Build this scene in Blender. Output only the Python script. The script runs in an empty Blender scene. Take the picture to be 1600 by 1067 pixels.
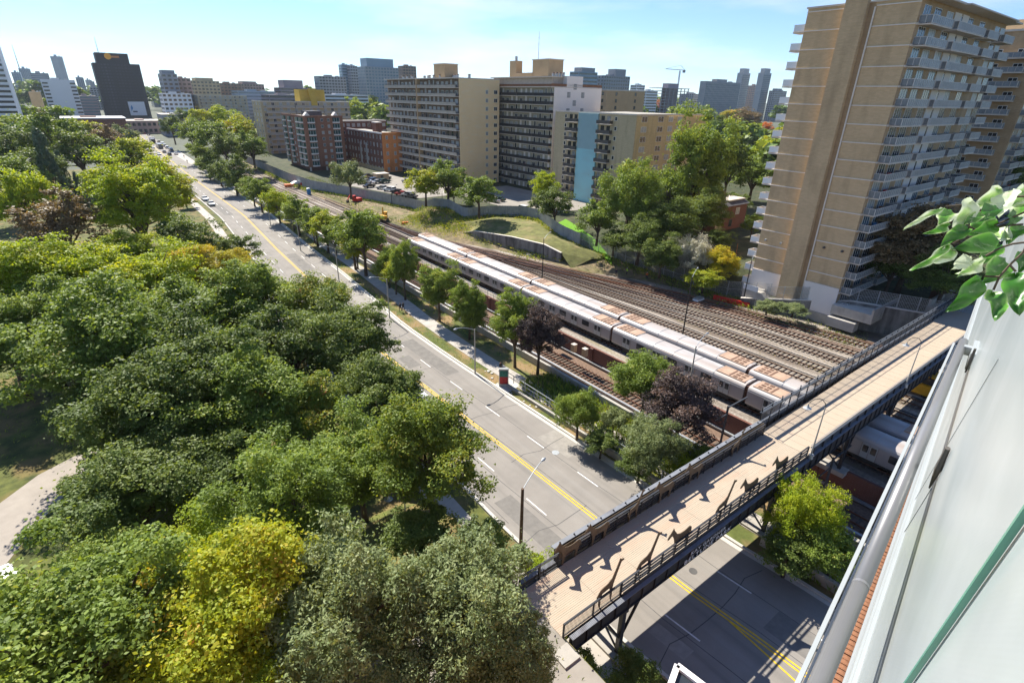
import bpy, math, random
import numpy as np
from mathutils import Vector, Matrix, Euler
random.seed(7); RNG = np.random.default_rng(11)
R = math.radians
sc = bpy.context.scene
COL = sc.collection
# ------------------------------------------------------------------ camera, world, sun, exposure
FPX, PITCH, ROLL, CAMZ = 835.0, 24.6, 1.2, 36.0
_th, _r = R(PITCH), R(ROLL)
FWD = np.array([0, math.cos(_th), -math.sin(_th)]); _rt = np.array([1., 0, 0]); _up = np.cross(_rt, FWD)
CR = math.cos(_r)*_rt + math.sin(_r)*_up; CU = -math.sin(_r)*_rt + math.cos(_r)*_up
cam = bpy.data.cameras.new('camera'); cam.sensor_width = 36; cam.lens = FPX/1600*36
cam.clip_start = 0.05; cam.clip_end = 30000
co = bpy.data.objects.new('camera', cam); COL.objects.link(co)
co.matrix_world = Matrix(((CR[0], CU[0], -FWD[0], 0), (CR[1], CU[1], -FWD[1], 0), (CR[2], CU[2], -FWD[2], CAMZ), (0, 0, 0, 1)))
sc.camera = co
SUN_AZ, SUN_EL = -36.0, 43.5
sun = bpy.data.lights.new('sun', 'SUN'); sun.energy = 4.7; sun.angle = R(0.5); sun.color = (1.0, 0.95, 0.86)
so = bpy.data.objects.new('sun', sun); COL.objects.link(so)
_sd = Vector((math.sin(R(SUN_AZ))*math.cos(R(SUN_EL)), math.cos(R(SUN_AZ))*math.cos(R(SUN_EL)), math.sin(R(SUN_EL))))
so.rotation_euler = (-_sd).to_track_quat('-Z', 'Y').to_euler()
w = bpy.data.worlds.new('World'); sc.world = w; w.use_nodes = True
nt = w.node_tree; nt.nodes.clear()
out = nt.nodes.new('ShaderNodeOutputWorld'); bg = nt.nodes.new('ShaderNodeBackground')
sky = nt.nodes.new('ShaderNodeTexSky'); sky.sky_type = 'NISHITA'; sky.sun_disc = False
sky.sun_elevation = R(SUN_EL); sky.sun_rotation = R(SUN_AZ); sky.air_density = 0.8; sky.dust_density = 0.0; sky.ozone_density = 2.5
bg.inputs['Strength'].default_value = 0.098
tc = nt.nodes.new('ShaderNodeTexCoord'); sep = nt.nodes.new('ShaderNodeSeparateXYZ')
nt.links.new(tc.outputs['Generated'], sep.inputs[0])
def wm(op, a, b=None):
    m = nt.nodes.new('ShaderNodeMath'); m.operation = op
    for i, x in enumerate((a, b)):
        if x is None: continue
        if isinstance(x, (int, float)): m.inputs[i].default_value = x
        else: nt.links.new(x, m.inputs[i])
    return m.outputs[0]
den = wm('ADD', wm('MAXIMUM', sep.outputs['Z'], 0.0), 0.12)
cmb = nt.nodes.new('ShaderNodeCombineXYZ')
nt.links.new(wm('DIVIDE', sep.outputs['X'], den), cmb.inputs[0]); nt.links.new(wm('DIVIDE', sep.outputs['Y'], den), cmb.inputs[1])
cmb.inputs[2].default_value = 3.7
nz = nt.nodes.new('ShaderNodeTexNoise'); nz.inputs['Scale'].default_value = 0.42; nz.inputs['Detail'].default_value = 7; nz.inputs['Roughness'].default_value = 0.55
nt.links.new(cmb.outputs[0], nz.inputs['Vector'])
cr = nt.nodes.new('ShaderNodeValToRGB'); cr.color_ramp.elements[0].position = 0.50; cr.color_ramp.elements[1].position = 0.74
nt.links.new(nz.outputs[0], cr.inputs[0])
mx = nt.nodes.new('ShaderNodeMixRGB'); mx.inputs[2].default_value = (5.6, 5.8, 6.1, 1)
tn = nt.nodes.new('ShaderNodeMixRGB'); tn.blend_type = 'MULTIPLY'; tn.inputs[0].default_value = 1; tn.inputs[2].default_value = (0.60, 0.71, 0.86, 1)
nt.links.new(sky.outputs[0], tn.inputs[1]); nt.links.new(tn.outputs[0], mx.inputs[1]); nt.links.new(wm('MULTIPLY', cr.outputs[0], 0.85), mx.inputs[0])
nt.links.new(mx.outputs[0], bg.inputs[0]); nt.links.new(bg.outputs[0], out.inputs[0])
sc.view_settings.view_transform = 'Standard'; sc.view_settings.look = 'None'; sc.view_settings.gamma = 1.0
sc.view_settings.use_curve_mapping = False; sc.view_settings.exposure = 1.08
sc.render.engine = 'CYCLES'; sc.cycles.max_bounces = 6; sc.cycles.transparent_max_bounces = 8

# ------------------------------------------------------------------ frames: local x = n (across the street), local y = s (along the street)
A0 = R(38.0); CA, SA = math.cos(A0), math.sin(A0)
def W(n, s, z=0.0): return Vector((CA*n - SA*s, SA*n + CA*s, z))
def ray(px, py):
    d = CR*(px-800) - CU*(py-533.5) + FWD*FPX
    return d/np.linalg.norm(d)
def P(px, py, z=0.0):           # the spot (n, s) of the place that is seen there, on a level z
    d = ray(px, py); t = (z-CAMZ)/d[2]; x, y = d[0]*t, d[1]*t
    return CA*x + SA*y, -SA*x + CA*y
def PD(px, py, D):              # the spot (n, s) at horizontal distance D, and the height there
    d = ray(px, py); t = D/math.hypot(d[0], d[1]); x, y = d[0]*t, d[1]*t
    return CA*x + SA*y, -SA*x + CA*y, CAMZ + d[2]*t

# ------------------------------------------------------------------ materials
def mat(name, c, rough=0.8, metal=0.0, var=0.25, scale=1.5, c2=None, bump=0.0, bscale=None, spec=0.3, detail=5, coords='Object', tr=0.0):
    m = bpy.data.materials.new(name); m.use_nodes = True; t = m.node_tree; b = t.nodes['Principled BSDF']
    b.inputs['Roughness'].default_value = rough; b.inputs['Metallic'].default_value = metal
    b.inputs['Specular IOR Level'].default_value = spec
    if tr: b.inputs['Transmission Weight'].default_value = tr
    tcn = t.nodes.new('ShaderNodeTexCoord'); n = t.nodes.new('ShaderNodeTexNoise')
    n.inputs['Scale'].default_value = scale; n.inputs['Detail'].default_value = detail; n.inputs['Roughness'].default_value = 0.65
    t.links.new(tcn.outputs[coords], n.inputs['Vector'])
    r = t.nodes.new('ShaderNodeValToRGB'); e = r.color_ramp.elements
    a = tuple(x*(1-var) for x in c[:3]); z = tuple(min(1, x*(1+var)) for x in (c2 or c)[:3])
    e[0].position = 0.32; e[1].position = 0.68; e[0].color = (*a, 1); e[1].color = (*z, 1)
    t.links.new(n.outputs[0], r.inputs[0]); t.links.new(r.outputs[0], b.inputs['Base Color'])
    if bump:
        n2 = t.nodes.new('ShaderNodeTexNoise'); n2.inputs['Scale'].default_value = bscale or scale*8; n2.inputs['Detail'].default_value = 3
        t.links.new(tcn.outputs[coords], n2.inputs['Vector'])
        bm = t.nodes.new('ShaderNodeBump'); bm.inputs['Strength'].default_value = bump; bm.inputs['Distance'].default_value = 0.05
        t.links.new(n2.outputs[0], bm.inputs['Height']); t.links.new(bm.outputs[0], b.inputs['Normal'])
    return m
def streaks(m, c, amt, sx, sy, sz=1.0, lo=0.5, hi=0.75):    # extra stretched-noise layer: stains, plus reflections painted on the frosted glass
    t = m.node_tree; b = t.nodes['Principled BSDF']; old = b.inputs['Base Color'].links[0].from_socket
    tcn = t.nodes.new('ShaderNodeTexCoord'); mp = t.nodes.new('ShaderNodeMapping'); mp.inputs['Scale'].default_value = (sx, sy, sz)
    n = t.nodes.new('ShaderNodeTexNoise'); n.inputs['Scale'].default_value = 1; n.inputs['Detail'].default_value = 6
    t.links.new(tcn.outputs['Object'], mp.inputs[0]); t.links.new(mp.outputs[0], n.inputs['Vector'])
    r = t.nodes.new('ShaderNodeMapRange'); r.inputs[1].default_value = lo; r.inputs[2].default_value = hi; r.inputs[4].default_value = amt
    t.links.new(n.outputs[0], r.inputs[0])
    x = t.nodes.new('ShaderNodeMixRGB'); x.inputs[2].default_value = (*c, 1)
    t.links.new(r.outputs[0], x.inputs[0]); t.links.new(old, x.inputs[1]); t.links.new(x.outputs[0], b.inputs['Base Color'])
    return m
def brickmat(name, c1, c2, mortar, sx=1.0, rot=False):
    m = mat(name, c1, 0.9, var=0.1, scale=0.4); t = m.node_tree; b = t.nodes['Principled BSDF']
    old = b.inputs['Base Color'].links[0].from_socket
    tcn = t.nodes.new('ShaderNodeTexCoord'); sp = t.nodes.new('ShaderNodeSeparateXYZ'); cb = t.nodes.new('ShaderNodeCombineXYZ')
    t.links.new(tcn.outputs['Object'], sp.inputs[0])
    ad = t.nodes.new('ShaderNodeMath'); ad.operation = 'ADD'; t.links.new(sp.outputs[0], ad.inputs[0]); t.links.new(sp.outputs[1], ad.inputs[1])
    t.links.new(ad.outputs[0], cb.inputs[0]); t.links.new(sp.outputs[2], cb.inputs[1])
    br = t.nodes.new('ShaderNodeTexBrick'); br.inputs['Scale'].default_value = 1.0
    br.inputs['Brick Width'].default_value = 0.6*sx; br.inputs['Row Height'].default_value = 0.2*sx; br.inputs['Mortar Size'].default_value = 0.02*sx
    br.inputs['Color1'].default_value = (*c1, 1); br.inputs['Color2'].default_value = (*c2, 1); br.inputs['Mortar'].default_value = (*mortar, 1)
    t.links.new(cb.outputs[0], br.inputs['Vector'])
    x = t.nodes.new('ShaderNodeMixRGB'); x.inputs[0].default_value = 0.4
    t.links.new(br.outputs[0], x.inputs[1]); t.links.new(old, x.inputs[2]); t.links.new(x.outputs[0], b.inputs['Base Color'])
    streaks(m, tuple(v*0.55 for v in c1), 0.6, 0.5, 0.5, 0.12)
    return m
M = {}
M['asphalt'] = streaks(streaks(mat('asphalt', (0.27, 0.245, 0.215), 0.95, var=0.10, scale=0.25, bump=0.25, bscale=25), (0.15, 0.14, 0.125), 0.45, 1.2, 0.05), (0.33, 0.31, 0.28), 0.5, 0.55, 0.03)
M['asphalt_dark'] = mat('asphalt_patch', (0.11, 0.105, 0.10), 0.95, var=0.2, scale=1)
M['lot'] = mat('parking_asphalt', (0.30, 0.27, 0.23), 0.95, var=0.15, scale=0.3)
M['concrete'] = streaks(mat('concrete', (0.42, 0.39, 0.34), 0.9, var=0.12, scale=0.8, bump=0.2), (0.2, 0.18, 0.15), 0.5, 0.8, 0.8, 0.25)
M['old_concrete'] = streaks(streaks(mat('old_concrete', (0.25, 0.23, 0.205), 0.9, var=0.2, scale=0.8, bump=0.3), (0.08, 0.07, 0.06), 0.8, 0.7, 0.7, 0.12, 0.42, 0.62), (0.36, 0.34, 0.31), 0.5, 1.2, 1.2, 0.3)
M['sidewalk'] = mat('sidewalk_concrete', (0.44, 0.40, 0.35), 0.9, var=0.12, scale=0.5)
M['path'] = mat('park_path_asphalt', (0.36, 0.315, 0.265), 0.95, var=0.1, scale=0.6)
M['kerb'] = mat('kerb_concrete', (0.55, 0.52, 0.46), 0.9, var=0.12, scale=1)
M['yellow'] = mat('yellow_road_paint', (0.72, 0.46, 0.03), 0.8, var=0.2, scale=3)
M['white_paint'] = mat('white_road_paint', (0.72, 0.70, 0.66), 0.8, var=0.2, scale=3)
M['grass'] = streaks(streaks(mat('grass_ground', (0.085, 0.10, 0.025), 0.95, var=0.35, scale=0.5, c2=(0.12, 0.13, 0.03), bump=0.6, bscale=8), (0.22, 0.15, 0.06), 0.85, 0.25, 0.25, 1, 0.46, 0.62), (0.03, 0.045, 0.012), 0.6, 0.9, 0.9)
M['verge'] = streaks(mat('verge_grass', (0.10, 0.12, 0.03), 0.95, var=0.3, scale=1.2, bump=0.5, bscale=9), (0.30, 0.20, 0.10), 0.95, 0.35, 0.2, 1, 0.44, 0.6)
M['dirt'] = streaks(mat('dry_dirt', (0.30, 0.215, 0.12), 0.95, var=0.25, scale=0.6), (0.10, 0.12, 0.03), 0.7, 0.2, 0.2, 1, 0.52, 0.66)
M['mound'] = streaks(mat('mound_grass', (0.16, 0.16, 0.05), 0.95, var=0.3, scale=0.7, bump=0.6, bscale=5), (0.32, 0.24, 0.12), 0.8, 0.3, 0.3)
M['bank'] = streaks(streaks(mat('bank_dirt', (0.27, 0.20, 0.115), 0.95, var=0.3, scale=0.5, bump=0.6, bscale=4), (0.13, 0.13, 0.04), 0.85, 0.3, 0.12, 1, 0.45, 0.6), (0.06, 0.05, 0.035), 0.6, 0.7, 0.7)
M['garden'] = streaks(mat('garden_ground', (0.05, 0.06, 0.025), 0.95, var=0.4, scale=0.6, bump=0.8, bscale=4), (0.14, 0.11, 0.06), 0.6, 0.3, 0.3)
M['lawn'] = mat('bright_lawn', (0.13, 0.30, 0.01), 0.9, var=0.15, scale=1.5)
M['ballast'] = streaks(streaks(mat('ballast_gravel', (0.34, 0.295, 0.245), 0.95, var=0.45, scale=3, bump=0.8, bscale=10), (0.13, 0.095, 0.07), 0.85, 0.45, 0.05, 1, 0.42, 0.6), (0.24, 0.22, 0.05), 0.4, 0.3, 0.06, 1, 0.6, 0.7)
M['ballast_rust'] = streaks(mat('rusty_ballast', (0.20, 0.13, 0.09), 0.95, var=0.3, scale=3, bump=0.8, bscale=10), (0.30, 0.24, 0.19), 0.7, 0.6, 0.03)
M['rust'] = mat('rusty_rail', (0.20, 0.075, 0.035), 0.7, var=0.3, scale=2, spec=0.4)
M['rail'] = mat('worn_rail', (0.17, 0.09, 0.06), 0.5, 0.3, var=0.3, scale=2)
M['tie'] = mat('sleeper_timber', (0.11, 0.085, 0.065), 0.95, var=0.3, scale=2)
M['tie_light'] = mat('pale_sleeper', (0.22, 0.18, 0.14), 0.95, var=0.3, scale=2)
M['train'] = streaks(mat('aluminium_body', (0.36, 0.34, 0.34), 0.45, 0.25, var=0.06, scale=0.5), (0.36, 0.31, 0.28), 0.35, 0.8, 0.3, 0.8)
M['roof_train'] = streaks(mat('train_roof', (0.50, 0.475, 0.46), 0.5, 0.1, var=0.06, scale=0.3), (0.40, 0.315, 0.26), 0.7, 0.6, 0.14, 1, 0.40, 0.62)
M['ac'] = mat('rusty_roof_unit', (0.43, 0.29, 0.205), 0.8, var=0.2, scale=0.8)
M['grille'] = mat('dark_grille', (0.16, 0.09, 0.06), 0.8, var=0.3, scale=2)
M['bellows'] = mat('brown_bellows', (0.10, 0.05, 0.035), 0.9, var=0.3, scale=2)
M['under'] = mat('underframe', (0.045, 0.04, 0.038), 0.85, var=0.3, scale=2)
M['glass'] = mat('dark_glass', (0.025, 0.03, 0.035), 0.08, var=0.5, scale=0.6, spec=0.6)
M['glass2'] = mat('blinds_glass', (0.34, 0.34, 0.32), 0.3, var=0.3, scale=1.0, spec=0.5)
M['glass3'] = mat('green_glass', (0.03, 0.085, 0.08), 0.1, var=0.5, scale=0.4, spec=0.6)
M['glass4'] = mat('blue_glass', (0.10, 0.16, 0.20), 0.15, var=0.3, scale=0.1, spec=0.6)
M['frame_w'] = mat('white_frame', (0.72, 0.72, 0.70), 0.5, var=0.06)
M['frame_d'] = mat('dark_frame', (0.10, 0.09, 0.08), 0.6, var=0.1)
M['steel'] = streaks(mat('black_steel', (0.030, 0.032, 0.037), 0.5, var=0.3, scale=1.5, spec=0.5), (0.10, 0.07, 0.05), 0.4, 0.8, 0.8)
M['steel_grey'] = mat('grey_blue_steel', (0.06, 0.07, 0.085), 0.5, var=0.15, spec=0.5)
M['steel_top'] = streaks(mat('pale_steel_flange', (0.20, 0.21, 0.23), 0.55, var=0.15, spec=0.5), (0.08, 0.06, 0.06), 0.5, 1, 1)
M['corten'] = streaks(mat('weathered_brown_steel', (0.15, 0.11, 0.07), 0.75, var=0.3, scale=1.2), (0.14, 0.09, 0.05), 0.6, 1.2, 1.2)
M['deck'] = streaks(streaks(mat('timber_deck', (0.46, 0.38, 0.285), 0.85, var=0.06, scale=0.5), (0.58, 0.33, 0.22), 0.6, 0.25, 2.0), (0.42, 0.33, 0.24), 0.5, 0.05, 8.0)
M['deck2'] = streaks(mat('composite_deck', (0.47, 0.38, 0.28), 0.85, var=0.05, scale=0.4), (0.55, 0.38, 0.27), 0.4, 0.1, 0.8)
M['galv'] = mat('galvanised_steel', (0.42, 0.44, 0.45), 0.5, 0.5, var=0.15)
M['fence'] = mat('grey_fence_sheet', (0.33, 0.345, 0.35), 0.7, 0.2, var=0.18, scale=0.6)
M['white'] = mat('white_enamel', (0.8, 0.8, 0.78), 0.4, var=0.04)
M['pole_wood'] = mat('utility_pole_timber', (0.13, 0.085, 0.055), 0.9, var=0.3, scale=3)
M['pole_conc'] = mat('concrete_pole', (0.40, 0.38, 0.33), 0.8, var=0.15)
M['black'] = mat('black_paint', (0.02, 0.02, 0.022), 0.5, var=0.2)
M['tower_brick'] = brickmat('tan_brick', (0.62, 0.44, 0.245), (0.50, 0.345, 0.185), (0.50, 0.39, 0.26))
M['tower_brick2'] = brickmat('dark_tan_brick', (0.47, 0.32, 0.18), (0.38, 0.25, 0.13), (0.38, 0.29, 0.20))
M['red_brick'] = brickmat('red_brick', (0.34, 0.15, 0.085), (0.26, 0.11, 0.065), (0.28, 0.2, 0.15))
M['dark_brick'] = brickmat('dark_red_brick', (0.20, 0.085, 0.06), (0.15, 0.06, 0.045), (0.2, 0.14, 0.11))
M['orange_brick'] = brickmat('orange_brick', (0.80, 0.30, 0.09), (0.62, 0.21, 0.06), (0.4, 0.25, 0.15))
M['beige_brick'] = brickmat('beige_brick', (0.55, 0.44, 0.27), (0.46, 0.36, 0.21), (0.4, 0.33, 0.22))
M['olive_brick'] = brickmat('yellow_brick', (0.62, 0.47, 0.24), (0.52, 0.38, 0.18), (0.42, 0.34, 0.2))
M['cream'] = streaks(mat('cream_stucco', (0.90, 0.66, 0.36), 0.9, var=0.03, scale=0.2), (0.85, 0.75, 0.6), 0.3, 0.3, 0.3)
M['bal_glass'] = mat('balcony_glass', (0.20, 0.22, 0.23), 0.35, var=0.3, scale=0.7)
M['bal_frame'] = mat('balcony_frame', (0.60, 0.58, 0.54), 0.6, var=0.06)
M['off_white'] = mat('offwhite_stucco', (0.80, 0.73, 0.66), 0.9, var=0.03, scale=0.2)
M['panel'] = mat('beige_panel', (0.42, 0.37, 0.30), 0.8, var=0.12, scale=0.8)
M['loggia'] = mat('shaded_brown_render', (0.20, 0.15, 0.11), 0.9, var=0.15, scale=0.4)  # recess shade behind the balconies is put into this brown
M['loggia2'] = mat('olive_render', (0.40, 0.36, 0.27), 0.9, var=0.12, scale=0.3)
M['tan'] = mat('tan_stucco', (0.50, 0.35, 0.20), 0.9, var=0.08, scale=0.3)
M['blue_wall'] = streaks(mat('pale_blue_paint', (0.30, 0.58, 0.62), 0.8, var=0.03, scale=0.2), (0.30, 0.42, 0.44), 0.5, 0.1, 0.1, 0.3)
M['blue_wall2'] = mat('greyed_blue_paint', (0.28, 0.42, 0.44), 0.8, var=0.06, scale=0.2)
M['slab'] = mat('slab_concrete', (0.62, 0.55, 0.46), 0.9, var=0.08)
M['ledge'] = mat('pale_ledge', (0.75, 0.68, 0.58), 0.9, var=0.06)
M['roofing'] = mat('roof_gravel', (0.38, 0.35, 0.30), 0.95, var=0.2, scale=0.5)
M['yellow_wall'] = mat('mustard_stucco', (0.62, 0.42, 0.08), 0.9, var=0.08, scale=0.3)
M['tile_red'] = mat('red_roof_tile', (0.45, 0.12, 0.07), 0.9, var=0.2, scale=1)
M['tile_dark'] = mat('dark_shingle', (0.10, 0.095, 0.10), 0.95, var=0.3, scale=1)
M['dark_tower'] = mat('black_cladding', (0.012, 0.012, 0.016), 0.7, var=0.2, scale=0.2, spec=0.5)
M['far_grey'] = mat('grey_cladding', (0.30, 0.31, 0.33), 0.8, var=0.1, scale=0.05)
M['far_blue'] = mat('blue_grey_cladding', (0.22, 0.30, 0.38), 0.4, var=0.12, scale=0.03, spec=0.5)
M['far_white'] = mat('white_cladding', (0.66, 0.68, 0.70), 0.7, var=0.04, scale=0.05)
M['far_pale'] = mat('pale_grey_cladding', (0.38, 0.40, 0.42), 0.8, var=0.1, scale=0.05)
M['far_brown'] = mat('brown_cladding', (0.26, 0.17, 0.13), 0.8, var=0.12, scale=0.05)
M['far_pink'] = mat('pinkish_cladding', (0.42, 0.29, 0.24), 0.8, var=0.12, scale=0.05)
M['far_mauve'] = mat('mauve_cladding', (0.30, 0.25, 0.27), 0.8, var=0.12, scale=0.05)
M['wood_fence'] = mat('brown_fence_board', (0.22, 0.11, 0.06), 0.9, var=0.3, scale=2)
M['wood_grey'] = mat('weathered_fence_board', (0.20, 0.17, 0.14), 0.9, var=0.3, scale=2)
M['wood_orange'] = mat('orange_fence_board', (0.52, 0.20, 0.06), 0.9, var=0.2, scale=2)
M['red'] = mat('red_plastic', (0.62, 0.035, 0.02), 0.5, var=0.1)
M['orange'] = mat('orange_plastic', (0.75, 0.16, 0.02), 0.5, var=0.1)
M['blue'] = mat('blue_plastic', (0.05, 0.22, 0.45), 0.5, var=0.1)
M['machine_yellow'] = mat('machine_yellow', (0.66, 0.34, 0.02), 0.5, var=0.15, scale=2)
M['hivis'] = mat('hi_vis_yellow', (0.55, 0.75, 0.05), 0.7, var=0.1)
M['navy'] = mat('navy_cloth', (0.02, 0.025, 0.05), 0.9, var=0.2)
M['skin'] = mat('skin', (0.45, 0.27, 0.19), 0.6, var=0.05)
M['tyre'] = mat('tyre_rubber', (0.02, 0.02, 0.02), 0.9, var=0.2)
M['bark'] = mat('tree_bark', (0.10, 0.075, 0.055), 0.95, var=0.35, scale=3, bump=0.7)
M['tube'] = mat('grey_rail_paint', (0.23, 0.225, 0.225), 0.35, 0.35, var=0.03, scale=4, spec=0.6)
M['alu'] = mat('pale_aluminium', (0.40, 0.42, 0.42), 0.4, 0.2, var=0.04)
M['near_brick'] = mat('near_brick_clay', (0.17, 0.085, 0.05), 0.9, var=0.35, scale=6, c2=(0.24, 0.12, 0.065), bump=0.3)
M['mortar'] = mat('mortar', (0.20, 0.16, 0.13), 0.95, var=0.2, scale=5)
M['glass_edge'] = mat('green_glass_edge', (0.10, 0.33, 0.24), 0.2, var=0.12, scale=5, spec=0.6)
M['frost'] = mat('frosted_pale_glass', (0.42, 0.46, 0.46), 0.22, var=0.10, scale=0.9, spec=0.6)
def frost_lines(m):
    t = m.node_tree; b = t.nodes['Principled BSDF']; tcn = t.nodes.new('ShaderNodeTexCoord')
    wv = t.nodes.new('ShaderNodeTexWave'); wv.inputs['Scale'].default_value = 60; wv.inputs['Distortion'].default_value = 1.2; wv.inputs['Detail'].default_value = 1; wv.inputs['Detail Scale'].default_value = 0.3
    wv.bands_direction = 'DIAGONAL'; t.links.new(tcn.outputs['Object'], wv.inputs[0])
    bm = t.nodes.new('ShaderNodeBump'); bm.inputs['Strength'].default_value = 0.015; bm.inputs['Distance'].default_value = 0.01
    t.links.new(wv.outputs[1], bm.inputs['Height']); t.links.new(bm.outputs[0], b.inputs['Normal'])
frost_lines(M['frost']); streaks(streaks(M['frost'], (0.30, 0.34, 0.345), 0.55, 0.8, 0.8, 2.4, 0.42, 0.72), (0.55, 0.58, 0.58), 0.5, 2.0, 2.0, 0.6, 0.55, 0.7)  # mottling and streaks paint blotchy reflections into the glass colour

LEAFGAIN = 2.15
def leafmat(name, cols, trans=0.35, rough=0.55):
    m = bpy.data.materials.new(name); m.use_nodes = True; t = m.node_tree; t.nodes.clear()
    o = t.nodes.new('ShaderNodeOutputMaterial'); p = t.nodes.new('ShaderNodeBsdfPrincipled'); tl = t.nodes.new('ShaderNodeBsdfTranslucent')
    ms = t.nodes.new('ShaderNodeMixShader'); ms.inputs[0].default_value = trans
    at = t.nodes.new('ShaderNodeAttribute'); at.attribute_name = 'tint'
    oi = t.nodes.new('ShaderNodeObjectInfo')
    ad = t.nodes.new('ShaderNodeMath'); ad.operation = 'MULTIPLY_ADD'; ad.inputs[1].default_value = 0.16
    sb = t.nodes.new('ShaderNodeMath'); sb.operation = 'SUBTRACT'; sb.inputs[1].default_value = 0.08
    t.links.new(oi.outputs['Random'], ad.inputs[0]); t.links.new(at.outputs['Fac'], ad.inputs[2]); t.links.new(ad.outputs[0], sb.inputs[0])
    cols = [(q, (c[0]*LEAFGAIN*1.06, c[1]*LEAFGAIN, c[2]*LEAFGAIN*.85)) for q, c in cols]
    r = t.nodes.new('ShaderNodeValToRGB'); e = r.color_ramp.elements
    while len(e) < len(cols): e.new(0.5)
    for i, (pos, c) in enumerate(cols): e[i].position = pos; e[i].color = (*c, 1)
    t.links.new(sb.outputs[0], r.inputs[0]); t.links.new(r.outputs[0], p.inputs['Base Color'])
    br = t.nodes.new('ShaderNodeMixRGB'); br.blend_type = 'MULTIPLY'; br.inputs[0].default_value = 1; br.inputs[2].default_value = (1.5, 1.35, 0.6, 1)
    t.links.new(r.outputs[0], br.inputs[1]); t.links.new(br.outputs[0], tl.inputs[0])
    p.inputs['Roughness'].default_value = rough; p.inputs['Specular IOR Level'].default_value = 0.22
    t.links.new(p.outputs[0], ms.inputs[1]); t.links.new(tl.outputs[0], ms.inputs[2]); t.links.new(ms.outputs[0], o.inputs[0])
    return m
L = {}
L['green'] = leafmat('maple_green_leaves', [(0, (0.042, 0.068, 0.016)), (0.5, (0.078, 0.118, 0.024)), (0.85, (0.12, 0.165, 0.034)), (1, (0.18, 0.19, 0.045))])
L['dark'] = leafmat('dark_green_leaves', [(0, (0.030, 0.050, 0.014)), (0.6, (0.062, 0.093, 0.024)), (1, (0.115, 0.145, 0.040))])
L['lime'] = leafmat('yellow_green_leaves', [(0, (0.07, 0.115, 0.010)), (0.5, (0.125, 0.175, 0.013)), (1, (0.20, 0.215, 0.016))], 0.42)
L['gold'] = leafmat('golden_leaves', [(0, (0.08, 0.11, 0.010)), (0.4, (0.17, 0.18, 0.012)), (0.8, (0.24, 0.20, 0.015)), (1, (0.25, 0.15, 0.02))], 0.42)
L['turn'] = leafmat('turning_leaves', [(0, (0.055, 0.09, 0.012)), (0.4, (0.125, 0.165, 0.013)), (0.75, (0.19, 0.205, 0.018)), (0.92, (0.21, 0.165, 0.022)), (1, (0.24, 0.11, 0.03))], 0.4)
L['maple'] = leafmat('orange_tipped_leaves', [(0, (0.045, 0.08, 0.018)), (0.6, (0.085, 0.12, 0.022)), (0.86, (0.15, 0.16, 0.025)), (0.96, (0.20, 0.13, 0.03)), (1, (0.20, 0.08, 0.04))], 0.38)
L['silver'] = leafmat('grey_green_leaves', [(0, (0.050, 0.072, 0.034)), (0.5, (0.088, 0.118, 0.058)), (1, (0.16, 0.185, 0.10))], 0.3)
L['pale'] = leafmat('silver_white_leaves', [(0, (0.12, 0.13, 0.12)), (0.5, (0.20, 0.21, 0.20)), (1, (0.30, 0.30, 0.30))], 0.2)
L['purple'] = leafmat('purple_leaves', [(0, (0.020, 0.016, 0.020)), (0.6, (0.042, 0.034, 0.038)), (1, (0.10, 0.062, 0.05))], 0.15)
L['bronze'] = leafmat('bronze_leaves', [(0, (0.06, 0.05, 0.03)), (0.6, (0.11, 0.085, 0.05)), (1, (0.18, 0.12, 0.06))], 0.2)
L['red'] = leafmat('rusty_red_leaves', [(0, (0.16, 0.07, 0.03)), (0.6, (0.30, 0.12, 0.04)), (1, (0.38, 0.17, 0.05))], 0.3)
L['spruce'] = leafmat('spruce_needles', [(0, (0.025, 0.045, 0.03)), (0.6, (0.05, 0.075, 0.05)), (1, (0.09, 0.11, 0.08))], 0.1)

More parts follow.
